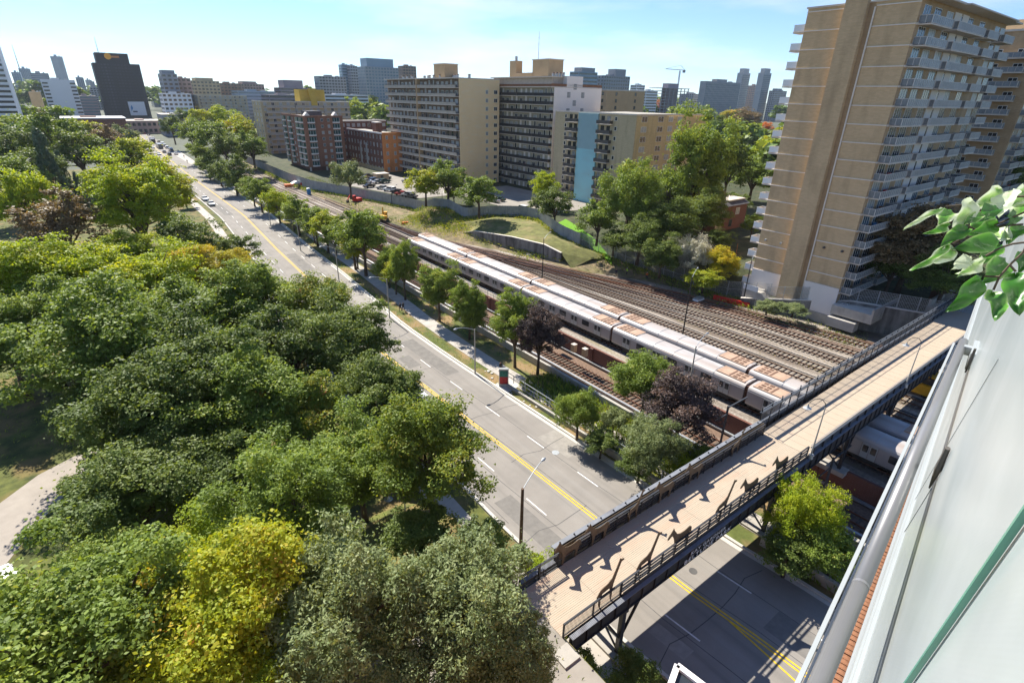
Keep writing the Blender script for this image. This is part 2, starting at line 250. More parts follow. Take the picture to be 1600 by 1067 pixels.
# ------------------------------------------------------------------ mesh building
class MB:
    def __init__(s): s.v = []; s.f = []; s.m = []; s.mats = []
    def mi(s, m):
        if isinstance(m, str): m = M[m]
        if m not in s.mats: s.mats.append(m)
        return s.mats.index(m)
    def quadf(s, pts, m):
        k = len(s.v); s.v += [tuple(p) for p in pts]; s.f.append(tuple(range(k, k+len(pts)))); s.m.append(s.mi(m)); return s
    def box(s, x0, x1, y0, y1, z0, z1, m, top=None):
        k = len(s.v); s.v += [(x0, y0, z0), (x1, y0, z0), (x1, y1, z0), (x0, y1, z0), (x0, y0, z1), (x1, y0, z1), (x1, y1, z1), (x0, y1, z1)]
        i = s.mi(m); j = s.mi(top) if top else i
        for q in ((0, 3, 2, 1), (0, 1, 5, 4), (1, 2, 6, 5), (2, 3, 7, 6), (3, 0, 4, 7)): s.f.append(tuple(k+a for a in q)); s.m.append(i)
        s.f.append((k+4, k+5, k+6, k+7)); s.m.append(j); return s
    def bar(s, a, b, w, m, h=None):       # box beam between two points
        a, b = Vector(a), Vector(b); d = (b-a); 
        if d.length < 1e-6: return s
        d.normalize(); up = Vector((0, 0, 1)) if abs(d.z) < 0.95 else Vector((1, 0, 0))
        x = d.cross(up).normalized()*w/2; y = x.cross(d).normalized()*(h or w)/2; k = len(s.v)
        for p in (a, b):
            for sx, sy in ((-1, -1), (1, -1), (1, 1), (-1, 1)): s.v.append(tuple(p + x*sx + y*sy))
        i = s.mi(m)
        for q in ((0, 1, 2, 3), (7, 6, 5, 4), (0, 4, 5, 1), (1, 5, 6, 2), (2, 6, 7, 3), (3, 7, 4, 0)): s.f.append(tuple(k+a for a in q)); s.m.append(i)
        return s
    def tube(s, pts, rads, m, n=8, cap=True):
        pts = [Vector(p) for p in pts]; k = len(s.v); i = s.mi(m)
        if not hasattr(rads, '__len__'): rads = [rads]*len(pts)
        for j, p in enumerate(pts):
            d = (pts[min(j+1, len(pts)-1)] - pts[max(j-1, 0)]).normalized()
            up = Vector((0, 0, 1)) if abs(d.z) < 0.9 else Vector((1, 0, 0))
            x = d.cross(up).normalized(); y = x.cross(d)
            for a in range(n):
                t = 2*math.pi*a/n; s.v.append(tuple(p + (x*math.cos(t) + y*math.sin(t))*rads[j]))
        for j in range(len(pts)-1):
            for a in range(n):
                b = (a+1) % n; s.f.append((k+j*n+a, k+j*n+b, k+(j+1)*n+b, k+(j+1)*n+a)); s.m.append(i)
        if cap:
            s.f.append(tuple(k+a for a in range(n))[::-1]); s.m.append(i)
            s.f.append(tuple(k+(len(pts)-1)*n+a for a in range(n))); s.m.append(i)
        return s
    def prism(s, poly, axis, a0, a1, m):  # polygon (u,v) extruded along axis: 'x' -> (y,z), 'y' -> (x,z), 'z' -> (x,y)
        def pt(u, v, a): return {'x': (a, u, v), 'y': (u, a, v), 'z': (u, v, a)}[axis]
        k = len(s.v); n = len(poly); i = s.mi(m)
        s.v += [pt(u, v, a0) for u, v in poly] + [pt(u, v, a1) for u, v in poly]
        s.f.append(tuple(range(k, k+n))[::-1]); s.m.append(i); s.f.append(tuple(range(k+n, k+2*n))); s.m.append(i)
        for a in range(n):
            b = (a+1) % n; s.f.append((k+a, k+b, k+n+b, k+n+a)); s.m.append(i)
        return s
    def mesh(s, name, smooth=False):
        me = bpy.data.meshes.new(name); me.from_pydata(s.v, [], s.f)
        for m in s.mats: me.materials.append(m)
        me.polygons.foreach_set('material_index', s.m)
        if smooth: me.polygons.foreach_set('use_smooth', [True]*len(s.f))
        me.update(); return me
def ob(name, me, parent=None, loc=(0, 0, 0), rz=0.0, sc3=None, label=None):
    o = bpy.data.objects.new(name, me); COL.objects.link(o)
    if parent: o.parent = parent
    o.location = loc; o.rotation_euler = (0, 0, rz)
    if sc3: o.scale = sc3
    if label: o['label'] = label
    return o
def part(name, mb, parent, loc=(0, 0, 0), rz=0.0, label=None, smooth=False, stuff=False):
    o = ob(name, mb.mesh(name, smooth) if isinstance(mb, MB) else mb, parent, loc, rz, label=label)
    if stuff: o['kind'] = 'stuff'
    return o
def thing(name, label, cat, n, s, z=0.0, rz=0.0, group=None):
    o = bpy.data.objects.new(name, None); COL.objects.link(o); o.empty_display_size = 0.3
    o.location = W(n, s, z); o.rotation_euler = (0, 0, A0+rz)
    o['label'] = label; o['category'] = cat
    if group: o['group'] = group
    return o
def struct(name, mb, z=0.0, kind='structure', smooth=False):
    o = ob(name, mb.mesh(name, smooth) if isinstance(mb, MB) else mb, None, (0, 0, z), A0); o['kind'] = kind; return o
def single(name, mb, label, cat, n=0, s=0, z=0, rz=0.0, group=None, smooth=False):
    o = ob(name, mb.mesh(name, smooth) if isinstance(mb, MB) else mb, None, W(n, s, z), A0+rz); o['label'] = label; o['category'] = cat
    if group: o['group'] = group
    return o
def copy_thing(src, n, s, z, rz, label, group=None):
    r = src.copy(); COL.objects.link(r); r.location = W(n, s, z); r.rotation_euler = (0, 0, A0+rz); r['label'] = label
    if group: r['group'] = group
    for ch in list(src.children):
        c = ch.copy(); COL.objects.link(c); c.parent = r
        for g in ch.children:
            e = g.copy(); COL.objects.link(e); e.parent = c
    return r
def swap(o, m):
    for sl in o.material_slots[:1]: sl.link = 'OBJECT'; sl.material = m
itp = np.interp
# ------------------------------------------------------------------ terrain
yS = [-80, 20, 33, 42, 50, 66, 74, 80, 84, 92, 110, 123, 139, 163, 193, 340]
yE = [120, 106, 100.8, 98, 95, 93, 90, 86.5, 84, 83.2, 79.5, 74.5, 71.2, 69.9, 68.4, 67.4]
fS = [-80, 20, 33, 42, 54, 70, 79, 87.5, 92.6, 100, 116, 122, 128, 133, 145, 153.6, 157, 165, 179, 199, 219, 246, 311, 340]
yF = [120.4, 106.4, 101.2, 98.5, 95.9, 96, 95.2, 94.2, 92.8, 93, 99.3, 97.5, 91.5, 85.5, 87.3, 83, 84.6, 84.4, 81, 76, 70, 68.8, 70.5, 71]
yZ = [4.5, 4.5, 4.5, 2.6, .5, .6, 1.2, 2, 3, 3.8, 4.4, 4.5, 4.3, 3.3, 4.0, 3.6, 1.0, 1, 1, 1, 1, 1, 1, 1]
def E_(s): return float(itp(s, yS, yE))
def F_(s): return float(itp(s, fS, yF))
def Z_(s): return float(itp(s, fS, yZ))
def rw_(s): return float(itp(s, [150, 157], [8, .5]))
cS = [-80, 8, 16, 50, 63, 78, 110, 140, 187, 301, 549, 1000]
cR = [40, 38.9, 38.2, 37.5, 37.2, 37.3, 39.8, 41.4, 44.7, 46.0, 52.0, 62]
def curbR(s): return float(itp(s, cS, cR))
def curbL(s): return curbR(s) - 14.1 - (0.9 if s < 30 else 0.9*max(0, 1-(s-30)/20))
TR0, TR1, TZ = 46.4, 57.6, -2.7
def emb(n, s):
    a = min(1, max(0, (26-abs(s-15))/14.0)); b = min(1, max(0, (n+75)/20))
    a = a*a*(3-2*a)
    return 5.95*a*b if n < 16.6 else 0.0
def gh(n, s):
    if n <= 16.6: return emb(n, s)
    if n < E_(s): return TZ if TR0 < n < TR1 and s < 330 else 0.0
    if n < F_(s): return Z_(s)*(n-E_(s))/max(0.01, F_(s)-E_(s))
    return Z_(s) + (4.5-Z_(s))*min(1, (n-F_(s))/rw_(s))
def sheet(name, srows, cols, m, zf, z=0.0):
    mb = MB(); V = []; nn = None
    for s in srows:
        c = cols(s) if callable(cols) else cols; nn = len(c)
        V += [(n, s, zf(n, s) if callable(zf) else zf) for n in c]
    i = mb.mi(m); mb.v = V
    for a in range(len(srows)-1):
        for b in range(nn-1): mb.f.append((a*nn+b, a*nn+b+1, (a+1)*nn+b+1, (a+1)*nn+b)); mb.m.append(i)
    return struct(name, mb, z)
def fr(a, b, st): return [a+(b-a)*i/max(1, round((b-a)/st)) for i in range(max(1, round((b-a)/st))+1)]
rows = fr(-80, 340, 4)
sheet('park_ground', rows, lambda s: [-700, -300, -150]+fr(-100, 12, 4)+[16.55], 'grass', lambda n, s: emb(n, s))
sheet('left_verge', rows, lambda s: [16.6, 19.5, curbL(s)-0.35], 'grass', 0.0)
sheet('right_verge', rows, lambda s: [curbR(s)+0.3, curbR(s)+3, TR0], 'verge', 0.0)
sheet('trench_floor', rows, [TR0, 52, TR1], 'ballast_rust', TZ)
sheet('rail_yard_ground', rows, lambda s: [TR1+0.0, 62, 66, E_(s)], 'ballast', 0.0)
sheet('yard_bank', rows, lambda s: [E_(s), E_(s)+(F_(s)-E_(s))*0.33, E_(s)+(F_(s)-E_(s))*0.66, F_(s)], 'bank', lambda n, s: gh(n, s))
sheet('upper_ground', rows, lambda s: [F_(s), F_(s)+rw_(s)/2, F_(s)+rw_(s), 150, 300, 900], 'garden', lambda n, s: gh(n, s) if n > F_(s)+0.01 else Z_(s))
g = MB()
for q in ((-15000, 15000, 340, 15000), (-15000, 15000, -15000, -80), (-15000, -700, -80, 340), (900, 15000, -80, 340)):
    g.quadf([(q[0], q[2], 0), (q[1], q[2], 0), (q[1], q[3], 0), (q[0], q[3], 0)], 'grass')
struct('far_ground', g, -0.05)
M['city'] = mat('city_ground', (0.10, 0.11, 0.075), 0.95, var=0.3, scale=0.02)
for o_ in bpy.data.objects:
    if o_.name == 'far_ground': o_.data.materials[0] = M['city']
# road, kerbs, markings, sidewalks
rr = fr(-80, 340, 5)+[420, 549, 700, 1000]
sheet('road', rr, lambda s: [curbL(s), (curbL(s)+curbR(s))/2, curbR(s)], 'asphalt', 0.012 if False else 0.0, 0.012)
def ribbon(name, ss, f0, f1, m, z, kind='structure'):
    mb = MB()
    for a, b in zip(ss, ss[1:]): mb.quadf([(f0(a), a, z), (f1(a), a, z), (f1(b), b, z), (f0(b), b, z)], m)
    return struct(name, mb, 0.0, kind)
def kerb(name, f, w):
    mb = MB()
    for a, b in zip(rr, rr[1:]):
        if a > 340: break
        n0, n1, m0, m1 = f(a), f(a)+w, f(b), f(b)+w
        for q in ([(n0, a, .16), (n1, a, .16), (m1, b, .16), (m0, b, .16)], [(n0, a, -.05), (n0, a, .16), (m0, b, .16), (m0, b, -.05)], [(n1, a, -.05), (n1, a, .16), (m1, b, .16), (m1, b, -.05)]): mb.quadf(q, 'kerb')
    struct(name, mb)
kerb('kerb', lambda s: curbR(s), 0.3); kerb('kerb', lambda s: curbL(s)-0.3, 0.3)
mid = lambda s: (curbR(s)-7.55)
for o_ in (-0.22, 0.10): ribbon('yellow_centre_line', [x for x in rr], lambda s: mid(s)+o_, lambda s: mid(s)+o_+0.14, 'yellow', 0.018)
ribbon('yellow_taper_line', [-60, 2, 12], lambda s: mid(s)-0.22 if s > 10 else mid(s)-1.6, lambda s: mid(s)-0.08 if s > 10 else mid(s)-1.46, 'yellow', 0.0225)
mb = MB()
for k in range(-2, 70):
    s0 = 12.2+k*8.25
    if s0 > 330: break
    for off in (3.5, -3.45): mb.quadf([(mid(s0)+off, s0, 0), (mid(s0)+off+.13, s0, 0), (mid(s0+2.95)+off+.13, s0+2.95, 0), (mid(s0+2.95)+off, s0+2.95, 0)], 'white_paint')
struct('lane_dashes', mb, 0.018)
mb = MB()     # worn tar-sealed cracks and joints in the asphalt
for k in range(26):
    s0 = -6+k*8.6+random.uniform(-2, 2); pts = [(curbL(s0)+0.2+13.8*i/7, s0+random.uniform(-.35, .35)) for i in range(8)]
    a0 = random.choice((0, 0, 3, 4)); a1 = random.choice((4, 7, 7))
    for p, q in zip(pts[a0:a1], pts[a0+1:a1+1]): mb.quadf([(p[0], p[1], 0), (q[0], q[1], 0), (q[0], q[1]+.07, 0), (p[0], p[1]+.07, 0)], 'asphalt_dark')
for off in (-6.9, -3.75, 3.72, 0.5):
    for k in range(60):
        s0 = -20+k*5.0; n0 = mid(s0)+off+0.12*math.sin(k*1.3+off); n1 = mid(s0+5)+off+0.12*math.sin((k+1)*1.3+off)
        if random.random() < 0.8: mb.quadf([(n0, s0, 0), (n0+.06, s0, 0), (n1+.06, s0+5, 0), (n1, s0+5, 0)], 'asphalt_dark')
struct('road_cracks', mb, 0.0155)
mb = MB(); M['patch'] = mat('old_asphalt_repair', (0.20, 0.185, 0.165), 0.95, var=0.15, scale=1.2); M['patch2'] = mat('pale_asphalt_repair', (0.31, 0.285, 0.25), 0.95, var=0.12, scale=1.2)
for k, (s0, o0_, wd_, ln_, m_) in enumerate([(3, 1.2, 2.4, 7, 'patch'), (24, -6.3, 2.0, 9, 'patch'), (34, 4.4, 2.6, 5, 'patch2'), (43, -2.6, 1.6, 12, 'patch2'), (58, 3.9, 2.2, 14, 'patch'), (63, 1.0, 1.8, 4, 'patch'), (84, 4.2, 2.8, 20, 'patch2'), (118, .8, 2.2, 16, 'patch'), (150, 4.0, 2.4, 30, 'patch2'), (190, -5.0, 2.6, 22, 'patch'), (12, -5.6, 1.2, 3, 'patch2'), (228, 1, 5, 18, 'patch2'), (-8, 4.2, 1.5, 6, 'patch')]):
    mb.quadf([(mid(s0)+o0_, s0, 0), (mid(s0)+o0_+wd_, s0, 0), (mid(s0+ln_)+o0_+wd_, s0+ln_, 0), (mid(s0+ln_)+o0_, s0+ln_, 0)], m_)
struct('road_patches', mb, 0.0140)
mb = MB(); mn, ms_ = P(868, 707); 
mb.prism([(mn+.42*math.cos(t*math.pi/8), ms_+.42*math.sin(t*math.pi/8)) for t in range(16)], 'z', 0.0, 0.014, 'galv')
mn, ms_ = P(1083, 892); mb.prism([(mn+.35*math.cos(t*math.pi/8), ms_+.35*math.sin(t*math.pi/8)) for t in range(16)], 'z', 0.0, 0.014, 'asphalt_dark')
struct('manhole_covers', mb, 0.010)
swL = lambda s: curbR(s)+float(itp(s, [25, 55, 84, 137, 188, 340], [2.6, 2.3, 2.9, 2.6, 3.2, 3.2]))
ribbon('right_sidewalk', rr[:-3], swL, lambda s: min(swL(s)+2.6, TR0-0.3), 'sidewalk', 0.045)
mb = MB()
for k in range(120):
    s0 = 10+k*2.4; mb.quadf([(swL(s0), s0, .049), (swL(s0)+2.5, s0, .049), (swL(s0)+2.5, s0+.05, .049), (swL(s0), s0+.05, .049)], 'asphalt_dark')
struct('sidewalk_joints', mb)
ribbon('left_sidewalk', rr[:-3], lambda s: curbL(s)-4.2, lambda s: curbL(s)-1.9, 'sidewalk', 0.045)
ribbon('right_gutter', rr[:-4], lambda s: curbR(s)-0.45, lambda s: curbR(s)-0.02, 'kerb', 0.0135)
# bus stop pad by the ad pillar
mb = MB(); a = [P(*q) for q in ((770, 603), (792, 590), (812, 603), (790, 617))]; mb.quadf([(x, y, .052) for x, y in a], 'kerb'); struct('concrete_pad', mb)
# park path and plaza
mb = MB(); a = [P(*q) for q in ((-260, 1010), (0, 786), (60, 742), (118, 712), (200, 690), (215, 716), (122, 752), (60, 818), (0, 893), (-230, 1130))]
L5 = a[:5]; R5 = a[5:][::-1]
for i in range(4): mb.quadf([(*L5[i], 0), (*L5[i+1], 0), (*R5[i+1], 0), (*R5[i], 0)], 'path')
struct('park_path', mb, 0.02)
mb = MB(); mb.quadf([(-14, 8.0, 0), (16.5, 8.0, 0), (16.5, 20.5, 0), (-14, 21.5, 0)], 'lot'); struct('bridge_plaza', mb, 5.97)
# parking lot and lawn on the upper ground
mb = MB(); mb.quadf([(82.3, 180, 0), (86, 163, 0), (113, 163, 0), (113, 179.5, 0)], 'lot'); mb.quadf([(82.3, 180, 0), (104.5, 179.9, 0), (104.5, 228, 0), (77.5, 200, 0)], 'lot'); mb.quadf([(101.5, 122, 0.0), (129, 118, 0.0), (129, 170.5, 0.0), (101.5, 170.5, 0)], 'lot'); struct('parking_lot', mb, 4.56)
mb = MB()
for i in range(8):
    q0, q1 = i/8, (i+1)/8; f_ = lambda q, e: (lambda n, s: (n, s, gh(n, s)+.16))(*[x+y for x, y in zip(P(itp(q, [0, .5, 1], [868, 905, 955]), itp(q, [0, .5, 1], [352, 372, 396]), 4.2), ((1.6, .8), (6.5*(1-q*.4), 3.0))[e])])
    mb.quadf([f_(q0, 0), f_(q1, 0), f_(q1, 1), f_(q0, 1)], 'lawn')
struct('bright_lawn', mb)


# ------------------------------------------------------------------ walls and fences
def wall_line(name, pts, z0s, z1s, th, m, label, cat='wall', cap=None, bays=0.0):
    t = thing(name, label, cat, pts[0][0], pts[0][1], 0)
    o0, o1 = pts[0]
    mb = MB()
    for i in range(len(pts)-1):
        (a, b), (c, d) = pts[i], pts[i+1]; L_ = math.hypot(c-a, d-b); nx, ny = (d-b)/L_*th/2, -(c-a)/L_*th/2
        q = [(a-o0-nx, b-o1-ny), (a-o0+nx, b-o1+ny), (c-o0+nx, d-o1+ny), (c-o0-nx, d-o1-ny)]
        Z0 = [z0s[i], z0s[i], z0s[i+1], z0s[i+1]]; Z1 = [z1s[i], z1s[i], z1s[i+1], z1s[i+1]]
        lo = [(*q[j], Z0[j]) for j in range(4)]; hi = [(*q[j], Z1[j]) for j in range(4)]
        mb.quadf(hi, m)
        for j in range(4): k = (j+1) % 4; mb.quadf([lo[j], lo[k], hi[k], hi[j]], m)
    part('wall_body', mb, t)
    if cap:
        c_ = MB()
        for i in range(len(pts)-1):
            (a, b), (c, d) = pts[i], pts[i+1]; c_.bar((a-o0, b-o1, z1s[i]+.06), (c-o0, d-o1, z1s[i+1]+.06), th+0.14, cap, 0.12)
        part('coping', c_, t)
    return t
ss = fr(-78, 330, 12)
t = wall_line('parapet_wall', [(TR0-0.15, s) for s in ss], [TZ]*len(ss), [1.0]*len(ss), 0.3, 'concrete', 'low stained concrete wall between the pavement trees and the sunken tracks', cap='concrete')
t = wall_line('retaining_wall', [(TR1-0.17, s) for s in ss], [TZ]*len(ss), [0.12]*len(ss), 0.34, 'dark_brick', 'long brown retaining wall under the white picket railing beside the trains')
pil = MB().box(-0.12, 0.12, -0.3, 0.3, TZ, 0, 'dark_brick').mesh('pilaster')
for s in fr(-60, 320, 7): part('pilaster', pil, t, (-0.28, s+78, 0))
def railing(name, label, n, s0, s1, z, h, step, m, cat='railing', picket=0.0):
    t = thing(name, label, cat, n, s0, z); post = MB().box(-.04, .04, -.04, .04, 0, h, m).mesh('post')
    for i, s in enumerate(fr(s0, s1, step)): part('post', post, t, (0, s-s0, 0))
    mb = MB()
    for zz in (h, h*0.5): mb.box(-.03, .03, 0, s1-s0, zz-.03, zz+.03, m)
    part('rail', mb, t)
    if picket:
        mb = MB()
        for s in fr(0, s1-s0, picket): mb.box(-.015, .015, s-.02, s+.02, 0.1, h, m)
        part('picket', mb, t, stuff=True)
    return t
railing('picket_railing', 'long pale railing on top of the brown wall beside the train', TR1-0.15, 62, 330, 0.12, 1.15, 2.2, 'galv', picket=0.55)
railing('guard_rail', 'thin metal railing above the retaining wall left of the footbridge over the street', curbR(38)+1.4, 22.5, 52, 0.9, 1.1, 2.4, 'galv')
railing('guard_rail', 'thin metal railing beside the street on the near side of the footbridge', curbR(5)+1.4, -30, 14.5, 0.9, 1.1, 2.4, 'galv')
wall_line('street_wall', [(curbR(4)+1.2, -78), (curbR(4)+1.2, 14.6)], [0, 0], [0.9, 0.9], 0.4, 'concrete', 'pale concrete kerb wall at the street edge on the near side of the footbridge')
wall_line('street_wall', [(curbR(38)+1.2, 22), (curbR(38)+1.2, 52)], [0, 0], [0.9, 0.3], 0.4, 'concrete', 'rough concrete kerb wall at the street edge beyond the footbridge')
# yard edge: concrete wall by the tower, stained wall under the mound
ys = [-78, 0, 20, 26, 33, 38, 42, 46, 50]
wall_line('retaining_wall', [(E_(s), s) for s in ys], [0]*len(ys), [Z_(s)+0.25 for s in ys], 0.45, 'old_concrete', 'tall concrete retaining wall curving below the tan tower to the footbridge', cap='ledge')
mpx = [(716, 368), (742, 376), (800, 392), (850, 405), (876, 412)]
mpts = [P(*q) for q in mpx]
wall_line('retaining_wall', mpts, [0]*5, [0.5, 2.6, 3.6, 3.6, 2.6], 0.4, 'old_concrete', 'stained concrete wall holding up the grassy mound beside the rail yard', cap='ledge')
mb = MB()   # the mound itself
def mound(): 
    pk = [(P(735, 352, 2.8), 2.8), (P(790, 338, 4.6), 4.6), (P(845, 345, 4.6), 4.4), (P(885, 380, 3.2), 3.2)]
    lo = [(p, z) for p, z in zip(mpts, [0.5, 2.5, 3.5, 3.5, 2.5])]
    bk = [((F_(133)-.5, 133), 3.3), ((F_(126)-.5, 126), 4.4), ((F_(114)-.5, 114), 4.4), ((F_(100)-.5, 100), 3.8), ((F_(92), 92), 3.0)]
    lo.append((P(893, 420), .0)); bk.append(((F_(84), 84), 1.6))
    for i in range(5):
        f = lambda j: (lo[j], (((lo[j][0][0]+bk[j][0][0])/2, (lo[j][0][1]+bk[j][0][1])/2), (lo[j][1]+bk[j][1])/2+0.9), bk[j])
        A, B = f(i), f(i+1)
        for k in range(2): mb.quadf([(*A[k][0], A[k][1]), (*B[k][0], B[k][1]), (*B[k+1][0], B[k+1][1]), (*A[k+1][0], A[k+1][1])], 'mound')
mound(); struct('grass_mound', mb)
# corrugated and mesh fences: panels and posts one by one
def fence(name, label, pts, zs, h, m, mp, step=2.5, mesh=False):
    t = thing(name, label, 'fence', pts[0][0], pts[0][1], 0); o0, o1 = pts[0]; cum = [0]
    for (a, b), (c, d) in zip(pts, pts[1:]): cum.append(cum[-1]+math.hypot(c-a, d-b))
    N = max(1, int(cum[-1]/step)); P_ = []
    for i in range(N+1):
        q = cum[-1]*i/N; P_.append((itp(q, cum, [p[0] for p in pts])-o0, itp(q, cum, [p[1] for p in pts])-o1, itp(q, cum, zs)))
    post = MB().tube([(0, 0, 0), (0, 0, h+0.12)], 0.05, mp, 6).mesh('post')
    for i, p in enumerate(P_):
        part('post', post, t, p)
    for a, b in zip(P_, P_[1:]):
        mb = MB(); A, B = Vector(a), Vector(b); L_ = (B-A).length
        if mesh:
            for zz in (0.1, h*0.5, h): mb.bar(A+Vector((0, 0, zz)), B+Vector((0, 0, zz)), 0.05, mp)
            k = int(L_/0.22)
            for i in range(k): q = A.lerp(B, (i+.5)/k); mb.bar(q+Vector((0, 0, .1)), q+Vector((0, 0, h)), 0.032, m)
            for i in range(int(h/0.22)): mb.bar(A+Vector((0, 0, .1+i*.22)), B+Vector((0, 0, .1+i*.22)), 0.026, m)
        else:
            k = max(2, int(L_/0.3)); d = (B-A).normalized(); nn_ = Vector((d.y, -d.x, 0))*0.05
            pr = [A.lerp(B, i/k)+nn_*(1 if i % 2 else -1) for i in range(k+1)]
            for u, v in zip(pr, pr[1:]): mb.quadf([u, v, v+Vector((0, 0, h)), u+Vector((0, 0, h))], m)
        part('fence_panel', mb, t)
    return t
fs = [157, 165, 179, 189, 199, 209, 219, 232, 246, 280, 311, 330]
fence('corrugated_fence', 'grey corrugated fence curving along the yard below the red brick apartments', [(F_(s), s) for s in fs], [Z_(s)-0.1 for s in fs], 3.7, 'fence', 'galv', 3.2)
fs = [92.6, 100, 108, 116, 122, 128, 133, 139, 145, 150, 156]
fence('corrugated_fence', 'grey curved fence on top of the bank between the parking trees and the mound', [(F_(s), s) for s in fs], [Z_(s) for s in fs], 2.9, 'fence', 'galv', 3.0)
fs = [46, 54, 62, 70, 79, 87.5, 92.6]
fence('mesh_fence', 'tall see-through mesh fence behind the workers at the yard edge', [(F_(s)+.2, s) for s in fs], [Z_(s) for s in fs], 3.0, 'galv', 'galv', 2.6, True)
fs = [19, 22, 26, 30, 34, 38, 42, 46]
fence('mesh_fence', 'grey mesh fence standing on the concrete wall beside the end of the footbridge', [(E_(s), s) for s in fs], [Z_(s)+.3 for s in fs], 2.4, 'galv', 'galv', 2.8, True)

# ------------------------------------------------------------------ tracks
def track(label, pts, z, rustm, tiem, cat='railway track', tie_to=160):
    t = thing('railway_track', label, cat, pts[0][0], pts[0][1], z); o0, o1 = pts[0]
    xs = fr(pts[0][1], pts[-1][1], 4); nf = lambda s: float(itp(s, [p[1] for p in pts], [p[0] for p in pts]))-o0
    for off in (-0.75, 0.75):
        mb = MB()
        for a, b in zip(xs, xs[1:]): mb.bar((nf(a)+off, a-o1, 0.22), (nf(b)+off, b-o1, 0.22), 0.08, rustm, 0.16)
        part('rail', mb, t)
    if z > -1:
        mb = MB()
        for a, b in zip(xs, xs[1:]): mb.bar((nf(a)+1.42, a-o1, 0.24), (nf(b)+1.42, b-o1, 0.24), 0.12, 'rust' if rustm == 'rust' else 'tile_dark', 0.12)
        part('third_rail', mb, t)
    mb = MB(); s = pts[0][1]
    while s < min(tie_to, pts[-1][1]):
        mb.box(nf(s)-1.3, nf(s)+1.3, s-o1-.12, s-o1+.12, 0.03, 0.14, tiem); s += 0.75
    part('sleeper', mb, t, stuff=True)
    return t
GT = 'railway tracks in the yard'
track('sunken rusty track nearest the low concrete wall', [(49.3, -75), (49.3, 330)], TZ, 'rust', 'tie')
track('sunken rusty track under the brown retaining wall', [(54.0, -75), (54.0, 330)], TZ, 'rust', 'tie')
track('yard track under the front row of train cars', [(61.05, -75), (61.05, 140), (60.2, 330)], 0, 'rail', 'tie')
track('yard track under the second row of train cars', [(65.3, -75), (65.3, 140), (63.6, 330)], 0, 'rail', 'tie')
track('empty dark track directly behind the second row of train cars', [(70.3, -75), (70.3, 100), (69, 150), (66.5, 330)], 0, 'rail', 'tie_light')
track('empty track with pale sleepers second behind the train cars', [(74.8, -75), (74.8, 60), (73, 110), (69.2, 150), (66.7, 180)], 0, 'rail', 'tie_light')
track('empty track in the middle of the gravel yard', [(80.2, -75), (80.0, 50), (76.5, 90), (72, 118), (68.5, 150)], 0, 'rail', 'tie_light')
track('third track from the far wall of the gravel yard', [(85.5, -75), (85.0, 40), (80, 80), (74.5, 108), (70, 132)], 0, 'rail', 'tie_light')
track('reddish track that curves across the gravel towards the mound', [(96, -75), (91.5, 10), (88, 50), (82, 78), (76, 100), (70.8, 125)], 0, 'rust', 'tie_light')
track('reddish outer track close to the workers and the far wall', [(104, -75), (97.5, 10), (93, 38), (89.5, 60), (84, 79), (79.6, 94), (75, 112), (71.3, 128)], 0, 'rust', 'tie')
for n_, z_, lb in ((46.95, TZ+.9, 'cable trough along the foot of the low concrete wall'), (51.7, TZ+.25, 'pale cable trough between the two sunken tracks'), (57.0, TZ+.25, 'cable trough at the foot of the brown retaining wall')):
    mb = MB().box(-.16, .16, -70, 330, 0, .22, 'galv' if n_ > 50 else 'fence'); single('cable_trough', mb, lb, 'cable trough', n_, 0, z_)
mb = MB().box(-.12, .12, -70, 200, 0, .3, 'tile_dark'); single('third_rail_cover', mb, 'dark rail cover running along the gravel behind the train cars', 'rail cover', 67.9, 0, .1)
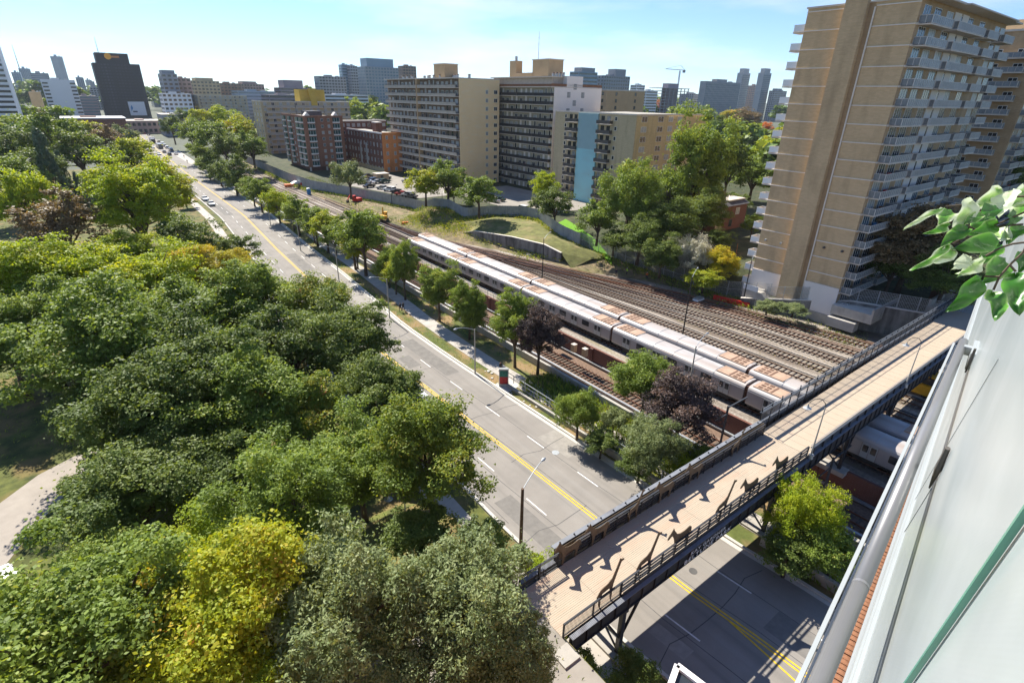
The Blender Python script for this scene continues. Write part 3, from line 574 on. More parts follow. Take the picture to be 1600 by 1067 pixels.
# ------------------------------------------------------------------ subway cars
def make_car(label, n, s, group):
    t = thing('subway_car', label, 'subway car', n, s, 0.25, group=group); Lc, Wd = 22.3, 3.12
    prof = [(0.05, 0.95), (0.0, 1.2), (0.0, 2.75), (0.10, 3.02), (Wd-.10, 3.02), (Wd, 2.75), (Wd, 1.2), (Wd-.05, .95)]
    part('body', MB().prism(prof, 'y', 0, Lc, 'train'), t)
    roof = [(0.04, 2.98), (0.16, 3.2), (0.42, 3.36), (0.8, 3.44), (Wd/2, 3.48), (Wd-.8, 3.44), (Wd-.42, 3.36), (Wd-.16, 3.2), (Wd-.04, 2.98)]
    part('roof', MB().prism(roof, 'y', -0.02, Lc+.02, 'roof_train'), t)
    unit = MB().box(.45, Wd-.45, 0, 4.0, 3.36, 3.50, 'ac')
    for i in range(3): unit.box(.62+.72*i, .62+.72*i+.42, 0.5, 1.0, 3.50, 3.535, 'grille').box(.62+.72*i, .62+.72*i+.42, 1.25, 1.75, 3.50, 3.535, 'grille')
    unit.box(.6, Wd-.6, 2.1, 2.3, 3.50, 3.53, 'grille'); um = unit.mesh('roof_unit')
    part('roof_unit', um, t, (0, 0.35, 0)); part('roof_unit', um, t, (Wd, Lc-.35, 0), math.pi)
    rib = MB().prism([(0.02, 3.0), (0.14, 3.24), (0.42, 3.40), (0.8, 3.475), (Wd/2, 3.515), (Wd-.8, 3.475), (Wd-.42, 3.40), (Wd-.14, 3.24), (Wd-.02, 3.0)], 'y', 0, .05, 'galv').mesh('roof_rib')
    for y in (4.5, 7.7, 11.1, 14.5, 17.8): part('roof_rib', rib, t, (0, y, 0))
    dm = MB().box(-.022, .02, 0, 1.56, 1.02, 2.72, 'alu').box(-.03, 0, .765, .795, 1.02, 2.72, 'grille').box(-.03, 0, -.03, .0, 1.02, 2.75, 'grille').box(-.03, 0, 1.56, 1.59, 1.02, 2.75, 'grille').mesh('door')
    dw = MB().prism([(.02, .05), (.07, 0), (.5, 0), (.55, .05), (.55, .75), (.5, .8), (.07, .8), (.02, .75)], 'x', -.045, -.02, 'glass').mesh('door_window')
    wn = MB().prism([(.0, .08), (.08, 0), (1.52, 0), (1.6, .08), (1.6, .78), (1.52, .86), (.08, .86), (0, .78)], 'x', -.03, .01, 'glass').mesh('window')
    for y in (1.9, 7.3, 12.9, 18.6):
        for x, r in ((0, 0), (Wd, math.pi)):
            d = part('door', dm, t, (x, y+(0 if r == 0 else 1.56), 0), r)
            for k in (.10, .88): part('door_window', dw, d, (0, k, 1.75))
    for y in (4.6, 10.1, 15.8):
        for x, r in ((0, 0), (Wd, math.pi)): part('window', wn, t, (x, y+(0 if r == 0 else 1.6), 1.72), r)
    ew = MB().box(.4, 1.2, -.03, 0, 1.8, 2.7, 'glass').box(Wd-1.2, Wd-.4, -.03, 0, 1.8, 2.7, 'glass').mesh('end_window')
    part('end_window', ew, t, (0, 0, 0)); part('end_window', ew, t, (Wd, Lc, 0), math.pi)
    part('gangway', MB().box(0.25, Wd-.25, -.42, 0.0, 1.0, 3.2, 'bellows'), t)
    part('underframe', MB().box(.3, Wd-.3, .2, Lc-.2, .55, .96, 'under').box(.5, Wd-.5, 7, 9.5, .2, .6, 'under').box(.5, Wd-.5, 12, 15, .2, .6, 'under'), t)
    wh = MB().tube([(.45, 0, 0), (.62, 0, 0)], .36, 'under', 12).tube([(Wd-.62, 0, 0), (Wd-.45, 0, 0)], .36, 'under', 12).mesh('wheelset')
    bg_ = MB().box(.35, Wd-.35, -1.5, 1.5, .25, .6, 'under').mesh('bogie')
    for y in (3.5, Lc-3.5):
        b = part('bogie', bg_, t, (0, y, 0))
        for dy in (-1.05, 1.05): part('wheelset', wh, b, (0, dy, .36))
    return t
ordn = ['farthest', 'second farthest', 'middle', 'fourth', 'fifth, half under the bridge,', 'nearest']
car0 = None
for row, (n_, s0, nm) in enumerate(((59.5, 119.2, 'front row'), (63.75, 121.6, 'second row'))):
    for k in range(6):
        s_ = s0 - 22.8*(k+1) + .45
        where = ['at its far end by the mound', 'second from its far end', 'third from its far end', 'the last whole one before the footbridge', 'passing under the footbridge', 'on the near side of the footbridge'][k]
        lb = 'grey subway car, %s, %s' % (nm, where)
        if car0 is None: car0 = make_car(lb, n_, s_, 'parked subway cars')
        else: copy_thing(car0, n_, s_, 0.25, 0, lb)
# yellow work vehicle beyond the trains on the near side of the bridge
wn_, ws_ = P(1440, 622, 1.0)
t = thing('work_train', 'yellow rail work vehicle with a cab under the end of the footbridge', 'work vehicle', *P(1418, 612, .6), .25)
part('chassis', MB().box(0, 2.9, -6.5, 3, .6, 1.25, 'machine_yellow').box(0, .12, -6.5, 3, 1.25, 2.0, 'machine_yellow').box(2.78, 2.9, -6.5, 3, 1.25, 2.0, 'machine_yellow'), t)
cb = part('cab', MB().box(.2, 2.7, -2.6, 1.2, 1.25, 2.1, 'machine_yellow').box(.25, .4, -2.6, -2.45, 2.1, 3.2, 'machine_yellow').box(.25, .4, 1.05, 1.2, 2.1, 3.2, 'machine_yellow').box(.25, .4, -.8, -.65, 2.1, 3.2, 'machine_yellow').box(2.5, 2.65, -2.6, -2.45, 2.1, 3.2, 'machine_yellow').box(2.5, 2.65, 1.05, 1.2, 2.1, 3.2, 'machine_yellow'), t)
part('cab_glass', MB().box(.3, 2.6, -2.55, 1.15, 2.1, 3.2, 'glass'), cb); part('cab_roof', MB().box(.1, 2.8, -2.8, 1.4, 3.2, 3.38, 'machine_yellow'), cb)
for y in (-5, -1.8, 1.8): part('wheelset', MB().tube([(.5, 0, 0), (2.4, 0, 0)], .4, 'under', 12), t, (0, y, .4))
part('hand_rail', MB().bar((.05, 3, 1.2), (.05, 3, 2.2), .06, 'machine_yellow').bar((2.85, 3, 1.2), (2.85, 3, 2.2), .06, 'machine_yellow').bar((.05, 3, 2.2), (2.85, 3, 2.2), .06, 'machine_yellow').bar((.05, 3, 1.7), (2.85, 3, 1.7), .06, 'machine_yellow'), t)

# ------------------------------------------------------------------ footbridge
BZ, BN0 = 6.0, 16.4
bt = thing('footbridge', 'long dark steel footbridge with a pale timber deck crossing the street and the tracks', 'footbridge', BN0, 15.3, BZ)
XM, XE = 31.0, 90.0
def far_(x): return 4.25 + (0.012*x if x < XM else 0.37 + 0.020*(x-XM))
# deck boards: lengthwise pieces of 3.9 m, those of the street half
bd = {}
bx = 0; k = 0
mb = MB()
for i in range(8):
    x0 = i*3.88
    for j in range(30):
        y0 = .04+j*(far_(x0)-.08)/30; wd = (far_(x0)-.08)/30
        off = (j % 2)*1.94 if i < 7 else 0
        dz = random.uniform(-.004, .004); mb.box(x0+.006, x0+3.88-.006, y0+.006, y0+wd-.006, -.06, dz, 'deck')
part('deck_board', mb, bt, stuff=True)
mb = MB(); x = XM+.06
while x < XE:
    mb.box(x+.012, min(XE, x+1.22), .06, far_(x)-.06, -.06, random.uniform(-.003, .003), 'deck2'); x += 1.23
part('deck_panel', mb, bt, stuff=True)
part('deck_frame', MB().box(0, XM, 0, far_(10), -.32, -.07, 'steel').box(XM, XE, 0, far_(50), -.32, -.07, 'steel'), bt)
def girder(y, z0, z1, x0, x1, arch=False, mt='steel', name='girder', out_=-1):
    mb = MB(); mb.box(x0, x1, y-.02, y+.02, z0, z1, mt)
    mb.box(x0, x1, y-.17, y+.17, z1, z1+.04, 'steel_top'); mb.box(x0, x1, y-.17, y+.17, z0-.04, z0, mt)
    for x in fr(x0, x1, 1.35): mb.box(x-.02, x+.02, y-.14, y+.14, z0, z1, mt)
    return part(name, mb, bt)
g1 = girder(-.28, -1.15, -.02, 0.4, XM); g2 = girder(far_(10)+.40, -1.15, .05, 0.4, XM)
girder(-.25, -1.3, .15, XM+.05, XE-1, name='side_girder'); girder(far_(60)+.28, -1.3, .25, XM+.05, XE-1, name='side_girder')
# lattice under the yard spans
mb = MB()
for x in fr(XM+1, XE-2, 3.0):
    for a, b in (((x, .2, -1.2), (x+3, far_(50), -1.2)), ((x, far_(50), -1.2), (x+3, .2, -1.2)), ((x, .2, -1.2), (x, far_(50), -1.2))): mb.bar(a, b, .09, 'steel')
part('bracing', mb, bt)
# railings: posts, bars
def bridge_rail(y, x0, x1, h, bars, step, solid=None, top='steel_top', side=1):
    post = MB().box(-.045, .045, -.06, .06, -.2, h, 'steel').mesh('post')
    for x in fr(x0, x1, step): part('post', post, bt, (x, y, 0))
    for b in bars:
        part('rail_bar', MB().box(x0, x1, y-.03, y+.03, b-.065, b+.065, 'steel'), bt)
    part('hand_rail', MB().box(x0, x1, y-.07, y+.07, h, h+.05, 'steel'), bt)
    if solid: part('side_plate', MB().box(x0, x1, y+side*.10, y+side*.14, -.1, solid, 'steel_grey'), bt)
YF = far_(15)
bridge_rail(.06, 5.2, XM-.3, 1.12, (.25, .5, .8), 1.45)
bridge_rail(YF-.06, 5.2, XM-.3, 1.25, (.2, .45, .7, .95), 1.45)
# far side: wide angled flange outside the rail with bolts
part('toe_plate', MB().box(5.2, XM-.3, -.16, -.13, -.1, .42, 'steel'), bt)
part('flange', MB().box(3.5, XM, YF+.42, YF+.78, 1.10, 1.16, 'steel_top').box(3.5, XM, YF+.40, YF+.44, .05, 1.13, 'steel'), bt)
bm_ = MB().box(-.05, .05, -.05, .05, 0, .09, 'black').mesh('bolt')
for x in fr(4.2, XM-.5, 1.4): part('bolt', bm_, bt, (x, YF+.58, 1.16))
part('side_screen', MB().box(3.5, XM, YF+.20, YF+.23, 0.0, 1.20, 'corten'), bt)
# end bays with thin pickets
for y, x1 in ((.06, 5.2), (YF-.06, 3.5)):
    post = MB().box(-.05, .05, -.05, .05, -.2, 1.2, 'steel').mesh('post')
    for x in (0.05, x1/2, x1-.05): part('post', post, bt, (x, y, 0))
    mb = MB()
    for x in fr(0.12, x1-.12, .115): mb.box(x-.011, x+.011, y-.011, y+.011, .12, 1.05, 'steel')
    part('picket', mb, bt, stuff=True); part('hand_rail', MB().box(0, x1, y-.05, y+.05, 1.15, 1.21, 'steel').box(0, x1, y-.03, y+.03, .08, .13, 'steel').box(0, x1, y-.03, y+.03, 1.02, 1.06, 'steel'), bt)
# yard spans: higher dark side plates and pale hand rails
def yrail(y, h, sd):
    post = MB().box(-.06, .06, -.10, .10, -.3, h+.02, 'steel').mesh('post')
    for x in fr(XM+.4, XE-1, 1.9): part('post', post, bt, (x, y+sd*.12, 0))
    part('side_plate', MB().box(XM+.2, XE-.6, y+sd*.06-.02, y+sd*.06+.02, -.1, h, 'steel_grey'), bt)
    part('plate_flange', MB().box(XM+.2, XE-.6, y-.13, y+.13, h, h+.035, 'steel_grey'), bt)
    for zz in (h*.55, h+.28): part('hand_rail', MB().tube([(XM+.2, y-sd*.10, zz), (XE-.6, y-sd*.10, zz)], .03, 'galv', 6), bt)
yrail(-.02, .78, -1)
YY = far_(60)+.04; post = MB().box(-.05, .05, -.05, .05, -.3, 2.5, 'steel').mesh('post'); xs_ = fr(XM+.4, XE-1, 1.9)
for x in xs_: part('post', post, bt, (x, YY, 0))
mpn = MB()
for i in range(14): mpn.box(.05, xs_[1]-xs_[0]-.05, -.006, .006, .12+i*.13, .135+i*.13, 'steel_grey')
for i in range(13): mpn.box(.14*i+.08, .14*i+.092, -.006, .006, .1, 1.84, 'steel_grey')
mpn = mpn.mesh('mesh_panel')
for x in xs_[:-1]: part('mesh_panel', mpn, bt, (x, YY, 0))
part('cap_beam', MB().box(XM+.2, XE-.6, YY-.13, YY+.13, 1.88, 2.0, 'steel_grey'), bt)
for zz in (1.05, 2.46): part('hand_rail', MB().tube([(XM+.2, YY-.1, zz), (XE-.6, YY-.1, zz)], .028, 'galv', 6), bt)
part('side_plate', MB().box(XM+.2, XE-.6, YY+.16, YY+.2, -.3, .4, 'steel_grey'), bt)
# cut-out animal panels (generic horses and giraffes)
HORSE = [(-.85, .62), (-.80, 1.02), (-.62, 1.16), (-.2, 1.08), (.15, 1.10), (.42, 1.22), (.72, 1.62), (.80, 1.78), (.88, 1.66), (1.14, 1.40), (1.20, 1.26), (1.10, 1.20), (.92, 1.30), (.80, 1.30), (.62, .98), (.55, .78), (.52, .40), (.56, .0), (.44, .0), (.38, .36), (.30, .66), (-.28, .64), (-.44, .52), (-.40, .0), (-.53, .0), (-.60, .40), (-.70, .66), (-.78, .9), (-.80, .62)]
GIRAFFE = [(-.62, 1.05), (-.45, 1.28), (.1, 1.42), (.38, 1.62), (.62, 2.15), (.80, 2.62), (.84, 2.74), (.92, 2.64), (1.14, 2.56), (1.16, 2.46), (.96, 2.44), (.82, 2.06), (.62, 1.45), (.52, 1.12), (.46, .6), (.50, 0), (.40, 0), (.34, .58), (.24, .98), (-.30, .92), (-.42, .6), (-.36, 0), (-.47, 0), (-.54, .56), (-.60, .86), (-.68, .5), (-.70, .9)]
def animal(poly, name, px, py, y, flip, h=1.0):
    n_, s_ = P(px, py, BZ); x = n_-BN0
    pts = [((-u if flip else u)*h, v*h) for u, v in poly]
    part(name, MB().prism(pts, 'y', -.02, .02, 'corten'), bt, (x, y, .03))
for px, py in ((944, 942), (1003, 897), (1118, 806)): animal(GIRAFFE, 'giraffe_cutout', px, py, .22, False, 1.22)
for px, py in ((1062, 858), (1166, 777), (1212, 741)): animal(HORSE, 'horse_cutout', px, py, .22, True, 1.45)
for px, py in ((905, 890), (948, 858), (1048, 788), (1092, 757)): animal(HORSE, 'horse_cutout', px, py, YF-.20, True, 1.3)
for px, py in ((1001, 822), (1150, 712)): animal(GIRAFFE, 'giraffe_cutout', px, py, YF-.20, False, .95)
# painted lettering on the near girder
def text_mesh(body, size, m):
    cu = bpy.data.curves.new('lettering', 'FONT'); cu.body = body; cu.size = size; cu.extrude = .008; cu.space_character = 1.15
    o = bpy.data.objects.new('tmp', cu); COL.objects.link(o)
    dg = bpy.context.evaluated_depsgraph_get(); me = bpy.data.meshes.new_from_object(o.evaluated_get(dg)); bpy.data.objects.remove(o)
    me.materials.clear(); me.materials.append(M[m]); me.name = 'lettering'; return me
for body, x, z_, sz_ in (('KAY GARDNER', 12.3, -.46, .44), ('BELTLINE PARK', 11.6, -1.02, .58)):
    o = ob('lettering', text_mesh(body, sz_, 'white'), bt, (x, -.47, z_)); o.rotation_euler = (R(90), 0, 0); o.scale = (1.35, 1, 1)
# piers
def pier(x, y0, y1, zb):
    mb = MB()
    for y in (y0, y1):
        mb.box(x-.18, x+.18, y-.16, y+.16, zb, -1.19, 'steel')
    mb.box(x-.16, x+.16, y0-.3, y1+.3, -1.55, -1.19, 'steel')
    mb.bar((x, y0, zb+.3), (x, y1, -1.6), .12, 'steel').bar((x, y1, zb+.3), (x, y0, -1.6), .12, 'steel')
    mb.bar((x, y0, zb+1.6), (x-1.9, y0, -1.2), .16, 'steel').bar((x, y0, zb+1.6), (x+1.9, y0, -1.2), .16, 'steel')
    part('pier', mb, bt); part('footing', MB().box(x-.7, x+.7, y0-.8, y1+.8, zb-.3, zb+.25, 'concrete'), bt)
pier(5.6, -.1, YF+.2, -6); pier(25.2, -.1, YF+.2, -6); pier(40.6, -.1, 5.0, -6); pier(52.2, -.1, 5.2, -6); pier(66.5, -.1, 5.4, -6); pier(80, -.1, 5.5, -6)
wl = MB().box(-1.2, 0.0, -1.5, -.35, -3.0, .1, 'concrete').box(-1.2, 0.0, YF+.5, YF+1.5, -3.0, 1.2, 'concrete').box(-1.0, -.02, -1.4, YF+1.4, -6, -.35, 'concrete')
single('bridge_abutment', wl, 'pale concrete abutment where the footbridge meets the plaza', 'abutment', BN0-.02, 15.3, BZ)
wl = MB().box(0, 26, -1.0, 9.0, -6, -.08, 'concrete', 'sidewalk').box(.3, 26, 8.6, 9.0, -.08, .9, 'concrete').box(7, 7.5, -1, 8.6, -.08, 1.2, 'concrete')
single('landing_terrace', wl, 'shaded concrete landing at the far right end of the footbridge', 'terrace', BN0+XE+.02-1, 14.6, BZ)
mb = MB().box(0, .3, 0, 3.4, 0, 1.4, 'off_white'); single('low_wall', mb, 'low pale wall at the left end of the footbridge', 'wall', 14.6, 20.0, 5.9)
mb = MB().tube([(0, 0, 0), (0, 0, .9), (0, -.25, 1.15), (0, -.9, 1.15), (0, -1.15, .9), (0, -1.15, 0)], .04, 'steel_top', 8)
single('bike_barrier', mb, 'curved metal hoop at the entrance of the footbridge', 'hoop barrier', 15.4, 18.9, 6.0)
for i, (px, py) in enumerate(((795, 925), (1165, 1), )):
    if i: break
    t = thing('bench', 'pale slatted bench on the plaza beside the footbridge', 'bench', 12.6, 16.4, 5.98, R(15))
    for j in range(5): part('slat', MB().box(0, 1.8, j*.12, j*.12+.09, .43, .47, 'alu'), t)
    for j in range(3): part('back_slat', MB().box(0, 1.8, .62, .65, .55+j*.13, .64+j*.13, 'alu'), t)
    for x in (.15, 1.6): part('leg', MB().box(x, x+.06, 0, .6, 0, .43, 'steel'), t)
# lamps on the bridge and street lamps
def bridge_lamp(label, n, s, h=5.4, group='lamps on the footbridge'):
    t = thing('bridge_lamp', label, 'lamp post', n, s, BZ+.1, group=group)
    part('base', MB().tube([(0, 0, -.1), (0, 0, .35)], [.26, .2], 'galv', 12), t)
    part('pole', MB().tube([(0, 0, .3), (0, 0, h)], [.085, .05], 'pole_conc', 8), t)
    pts = [(0, 0, h)] + [(-.45*(1-math.cos(a)), .45*(1-math.cos(a))*1.2, h+.75*math.sin(a)) for a in [R(x) for x in (30, 60, 90, 120, 150, 180)]]
    part('arm', MB().tube(pts, .035, 'steel', 6), t)
    e = pts[-1]; hd = part('lamp_head', MB().tube([(e[0], e[1], e[2]+.02), (e[0], e[1], e[2]-.12), (e[0], e[1], e[2]-.22), (e[0], e[1], e[2]-.30)], [.06, .10, .14, .36], 'galv', 14, False), t)
    part('bulb', MB().tube([(e[0], e[1], e[2]-.22), (e[0], e[1], e[2]-.36)], [.13, .08], 'white', 10), hd)
    return t
bridge_lamp('lamp post at the bend of the footbridge deck beside the last horse cut-outs', 55.1-8.3+.4, 15.05)
bridge_lamp('lamp post standing over the yard at the far part of the footbridge', 70.2, 15.0)
t = bridge_lamp('round shaded lamp half hidden among the park trees', *P(640, 878, 0), 6.8); t.location.z = 0
def street_lamp(label, px, py, hpole, az, arm=3.0, wood=False, group=None, name='street_lamp', z=0.0, m=None, rise=.9):
    n, s = P(px, py, z); t = thing(name, label, 'street lamp', n, s, z, group=group)
    part('pole', MB().tube([(0, 0, 0), (0, 0, hpole)], [.17, .12] if wood else [.12, .075], m or ('pole_wood' if wood else 'pole_conc'), 8), t)
    dx, dy = math.cos(az), math.sin(az)
    pts = [(dx*arm*q, dy*arm*q, hpole-.1+rise*math.sin(q*math.pi/2)) for q in (0, .25, .5, .75, .92, 1)]
    part('arm', MB().tube(pts, .04, 'galv', 6), t); e = pts[-1]
    part('lamp_head', MB().tube([(e[0]-dx*.1, e[1]-dy*.1, e[2]+.02), (e[0]+dx*.25, e[1]+dy*.25, e[2]-.02), (e[0]+dx*.55, e[1]+dy*.55, e[2]-.05)], [.06, .15, .07], 'galv', 8), t)
    return t
street_lamp('brown utility pole with a long lamp arm beside the near end of the bridge', 813, 870, 7.4, R(20), 3.1, True)
street_lamp('pale street lamp on the grass strip just before the ad pillar', 742.4, 584, 6.9, math.pi, 2.8)
for px, py, lb in ((609, 497, 'on the grass strip left of the two walkers'), (530, 441, 'between the third and fourth trees from the ad pillar'), (470, 392, 'on the grass strip where the street bends'), (423, 352, 'further up the grass strip, among small round trees'), (370, 303, 'on the verge near the middle of the street'), (337, 277, 'on the verge where the traffic queue starts')):
    street_lamp('pale street lamp '+lb, px, py, 7.2, math.pi, 2.6)
for px, py, h, lb in ((1066, 527, 10.5, 'tall dark pole with a lamp arm in the gravel behind the train cars'), (847, 437, 9.0, 'tall dark pole beside the second train car'), (692/1, 342, 8, 'thin dark pole at the edge of the grassy bank'), (1160, 476, 9.0, 'tall dark pole beside the red barriers below the tan tower'), (613, 327, 7, 'thin pole beside the red excavator')):
    street_lamp(lb, px, py, h, R(20), 2.6, m='black', name='yard_pole')
street_lamp('slim lamp on a pole among the purple tree branches', 1070, 640, 9.0, R(10), 2.6)
for px, py, lb in ((1125, 655, 'near the purple tree'), (1281, 742, 'at the foot of the footbridge in the sunken tracks')):
    n, s = P(px, py+40, TZ); t = thing('signal_frame', 'dark steel portal post '+lb, 'post', n, s, TZ)
    part('post', MB().box(-.1, .1, -.1, .1, 0, 5.6, 'steel_grey'), t); part('cross_arm', MB().box(-.06, 4.2, -.06, .06, 5.3, 5.45, 'steel_grey').box(-2.5, 0, -.05, .05, 4.4, 4.5, 'steel_grey'), t)
# ad pillar
pn, ps = P(787, 603)
t = thing('ad_pillar', 'bus stop advertising pillar with a green and red poster', 'advertising pillar', pn, ps, .05, R(-38))
part('frame', MB().box(-.65, .65, -.22, .22, 0, .35, 'galv').box(-.65, .65, -.22, .22, 2.45, 2.65, 'alu').box(-.65, -.55, -.22, .22, .35, 2.45, 'galv').box(.55, .65, -.22, .22, .35, 2.45, 'galv'), t)
part('poster', MB().box(-.55, .55, -.18, .18, .35, 2.45, mat('poster', (0.40, 0.03, 0.03), 0.5, var=.5, scale=3)), t)
part('poster_top', MB().box(-.55, .55, -.185, .185, 1.45, 2.4, mat('poster_teal', (0.03, 0.16, 0.12), 0.5, var=.5, scale=4)), t)
# equipment in the yard
bxm = MB().box(-.35, .35, -.35, .35, 0, 1.0, 'tan').box(-.38, .38, -.38, .38, 1.0, 1.06, 'slab').mesh('cabinet')
for i, (px, py, lb) in enumerate(((905, 546, 'small orange-brown cabinet beside the trains, the left of a pair'), (922, 553, 'small orange-brown cabinet beside the trains, the right of a pair'), (872, 520, 'larger brown cabinet behind the dark purple tree'))):
    n, s = P(px, py); o = ob('cabinet', bxm, None, W(n-1.2, s, 0), A0, (1, 1, 1.2) if i < 2 else (1.6, 1.6, 1.3)); o['label'] = lb; o['category'] = 'cabinet'
def simple(name, lb, cat, px, py, z, mb, rz=0, group=None): n, s = P(px, py, z); return single(name, mb, lb, cat, n, s, z, rz, group)
for i, (px, py) in enumerate([(1126+11*k, 470+2.6*k) for k in range(5)]):
    simple('barrier', ['leftmost red barrier of the row below the tan tower', 'second red barrier from the left below the tan tower', 'middle red barrier of the row by the outer track', 'fourth red barrier from the left by the outer track', 'rightmost red barrier of the row by the outer track'][i], 'barrier', px, py, 0.05, MB().prism([(-.25, 0), (.25, 0), (.12, .9), (-.12, .9)], 'x', -.0, 1.5, 'red'), R(105))
simple('crate', 'red box on the dirt beside the grassy bank', 'box', 633, 352, 0.05, MB().box(-.9, .9, -.5, .5, 0, .9, 'red').box(-.95, .95, -.55, .55, .9, 1.0, 'orange'))
simple('container', 'small red container by the corrugated fence', 'container', 477, 294, .05, MB().box(-1.6, 1.6, -1.2, 1.2, 0, 2.2, 'red').box(-1.65, 1.65, -1.25, 1.25, 2.2, 2.3, 'red'))
simple('portable_toilet', 'blue portable cabin with a white roof by the far tracks', 'portable toilet', 483, 304, .05, MB().box(-.6, .6, -.6, .6, 0, 2.1, 'blue').prism([(-.65, 2.1), (.65, 2.1), (.4, 2.4), (-.4, 2.4)], 'y', -.65, .65, 'white'))
simple('tent', 'white canopy tent between the red container and the far tracks', 'tent', 464, 294, .05, MB().prism([(-2, 2.0), (2, 2.0), (0, 2.9)], 'y', -1.5, 1.5, 'white').box(-1.9, -1.8, -1.4, -1.3, 0, 2, 'galv').box(1.8, 1.9, -1.4, -1.3, 0, 2, 'galv').box(-1.9, -1.8, 1.3, 1.4, 0, 2, 'galv').box(1.8, 1.9, 1.3, 1.4, 0, 2, 'galv'))
simple('rubble_skip', 'orange skip with dirt at the far end of the yard', 'skip', 452, 292, .05, MB().prism([(-1.5, 0), (1.5, 0), (1.9, 1.1), (-1.9, 1.1)], 'y', -1, 1, 'orange'))
for px, py, lb in ((414, 265, 'long orange plastic barrier at the far end of the railing'), (380, 258, 'red plastic barrier beyond the far end of the railing')):
    simple('site_barrier', lb, 'barrier', px, py, .05, MB().box(-.1, .1, -9, 9, 0, .9, 'red' if px < 400 else 'orange'))
# excavator and loader
n, s = P(674, 317, 0); n, s = P(563, 322/1, 0)
def excavator(lb, px, py, m, rz):
    n, s = P(px, py); t = thing('excavator', lb, 'excavator', n, s, .03, rz)
    for y in (-1.1, 1.1): part('track_belt', MB().prism([(-1.6, .15), (-1.3, 0), (1.3, 0), (1.6, .15), (1.6, .6), (1.3, .8), (-1.3, .8), (-1.6, .6)], 'y', y-.25, y+.25, 'under'), t)
    part('body', MB().box(-1.5, 1.0, -1.1, 1.1, .85, 1.9, m), t)
    c = part('cab', MB().box(.1, 1.3, -1.1, -.1, 1.1, 2.8, m), t); part('cab_window', MB().box(.15, 1.33, -1.13, -.07, 1.7, 2.6, 'glass'), c)
    part('boom', MB().bar((.9, .4, 1.5), (3.0, .4, 3.6), .35, m).bar((3.0, .4, 3.6), (4.6, .4, 1.8), .28, m), t); part('bucket', MB().prism([(4.3, 1.9), (5.0, 1.6), (4.8, .8), (4.2, 1.0)], 'y', .0, .8, 'under'), t)
excavator('red digger beside the corrugated fence below the parking lot', 558, 318, 'red', R(200))
excavator('dark yellow digger on the dirt strip beside the red box', 600, 346, 'machine_yellow', R(60))
wb = MB().box(-1.1, 1.1, -.6, .6, .15, .45, 'white').box(-1.0, 1.0, -.5, .5, .45, .75, 'galv')
simple('work_bench', 'white flat cart by the fence beside the worker in yellow', 'cart', 1091, 470, .05, wb); simple('roof_fan', 'small white round box in front of the stained mound wall', 'box', 828, 400, .05, MB().tube([(0, 0, 0), (0, 0, .7)], .8, 'white', 12).tube([(0, 0, .7), (0, 0, .8)], [.9, .6], 'under', 12))
# ------------------------------------------------------------------ people
def person(lb, px, py, z, cols, rz=0.0, stride=.28, bend=0.0):
    n, s = P(px, py, z)
    J = {'pel': (0, 0, .95), 'belly': (0, bend*.15, 1.12), 'chest': (0, bend*.35, 1.36), 'neck': (0, bend*.45, 1.50), 'head': (0, bend*.5+.02, 1.62), 'top': (0, bend*.5+.02, 1.74),
         'lh': (-.10, 0, .92), 'lk': (-.11, stride*.6, .50), 'la': (-.11, stride*.9, .10), 'lt': (-.12, stride*.9+.16, .04), 'rh': (.10, 0, .92), 'rk': (.11, -stride*.3, .50), 'ra': (.11, -stride, .12), 'rt': (.12, -stride+.16, .04),
         'ls': (-.19, bend*.4, 1.42), 'le': (-.25, -.10+bend*.5, 1.14), 'lw': (-.24, .10+bend*.7, .92), 'rs': (.19, bend*.4, 1.42), 're': (.25, .06+bend*.5, 1.14), 'rw': (.24, .24+bend*.7, .96)}
    r = {'pel': .15, 'belly': .145, 'chest': .17, 'neck': .065, 'head': .105, 'top': .07, 'lh': .10, 'lk': .065, 'la': .045, 'lt': .045, 'rh': .10, 'rk': .065, 'ra': .045, 'rt': .045, 'ls': .07, 'le': .05, 'lw': .04, 'rs': .07, 're': .05, 'rw': .04}
    ks = list(J); E_l = [('pel', 'belly'), ('belly', 'chest'), ('chest', 'neck'), ('neck', 'head'), ('head', 'top'), ('pel', 'lh'), ('lh', 'lk'), ('lk', 'la'), ('la', 'lt'), ('pel', 'rh'), ('rh', 'rk'), ('rk', 'ra'), ('ra', 'rt'), ('chest', 'ls'), ('ls', 'le'), ('le', 'lw'), ('chest', 'rs'), ('rs', 're'), ('re', 'rw')]
    me = bpy.data.meshes.new('tmp'); me.from_pydata([J[k] for k in ks], [(ks.index(a), ks.index(b)) for a, b in E_l], [])
    o = bpy.data.objects.new('tmp', me); COL.objects.link(o); md = o.modifiers.new('s', 'SKIN')
    for i, k in enumerate(ks): me.skin_vertices[0].data[i].radius = (r[k], r[k]*(.75 if k in ('chest', 'belly', 'pel') else 1)); me.skin_vertices[0].data[i].use_root = (i == 0)
    sb = o.modifiers.new('u', 'SUBSURF'); sb.levels = 1
    dg = bpy.context.evaluated_depsgraph_get(); nm = bpy.data.meshes.new_from_object(o.evaluated_get(dg)); bpy.data.objects.remove(o)
    nm.materials.clear()
    for c in cols: nm.materials.append(M[c])          # shoes, trousers, top, skin, hair
    for p in nm.polygons:
        c = p.center; i = 0 if c.z < .10 else 1 if c.z < .98 and abs(c.x) < .2 else 2 if c.z < 1.50 and not (c.z < 1.0) else 3
        if c.z > 1.66 or (c.z > 1.56 and c.y < bend*.5-.04): i = 4
        p.material_index = i; p.use_smooth = True
    nm.name = 'person'; o = ob('person', nm, None, W(n, s, z), A0+rz); o['label'] = lb; o['category'] = 'person'; return o
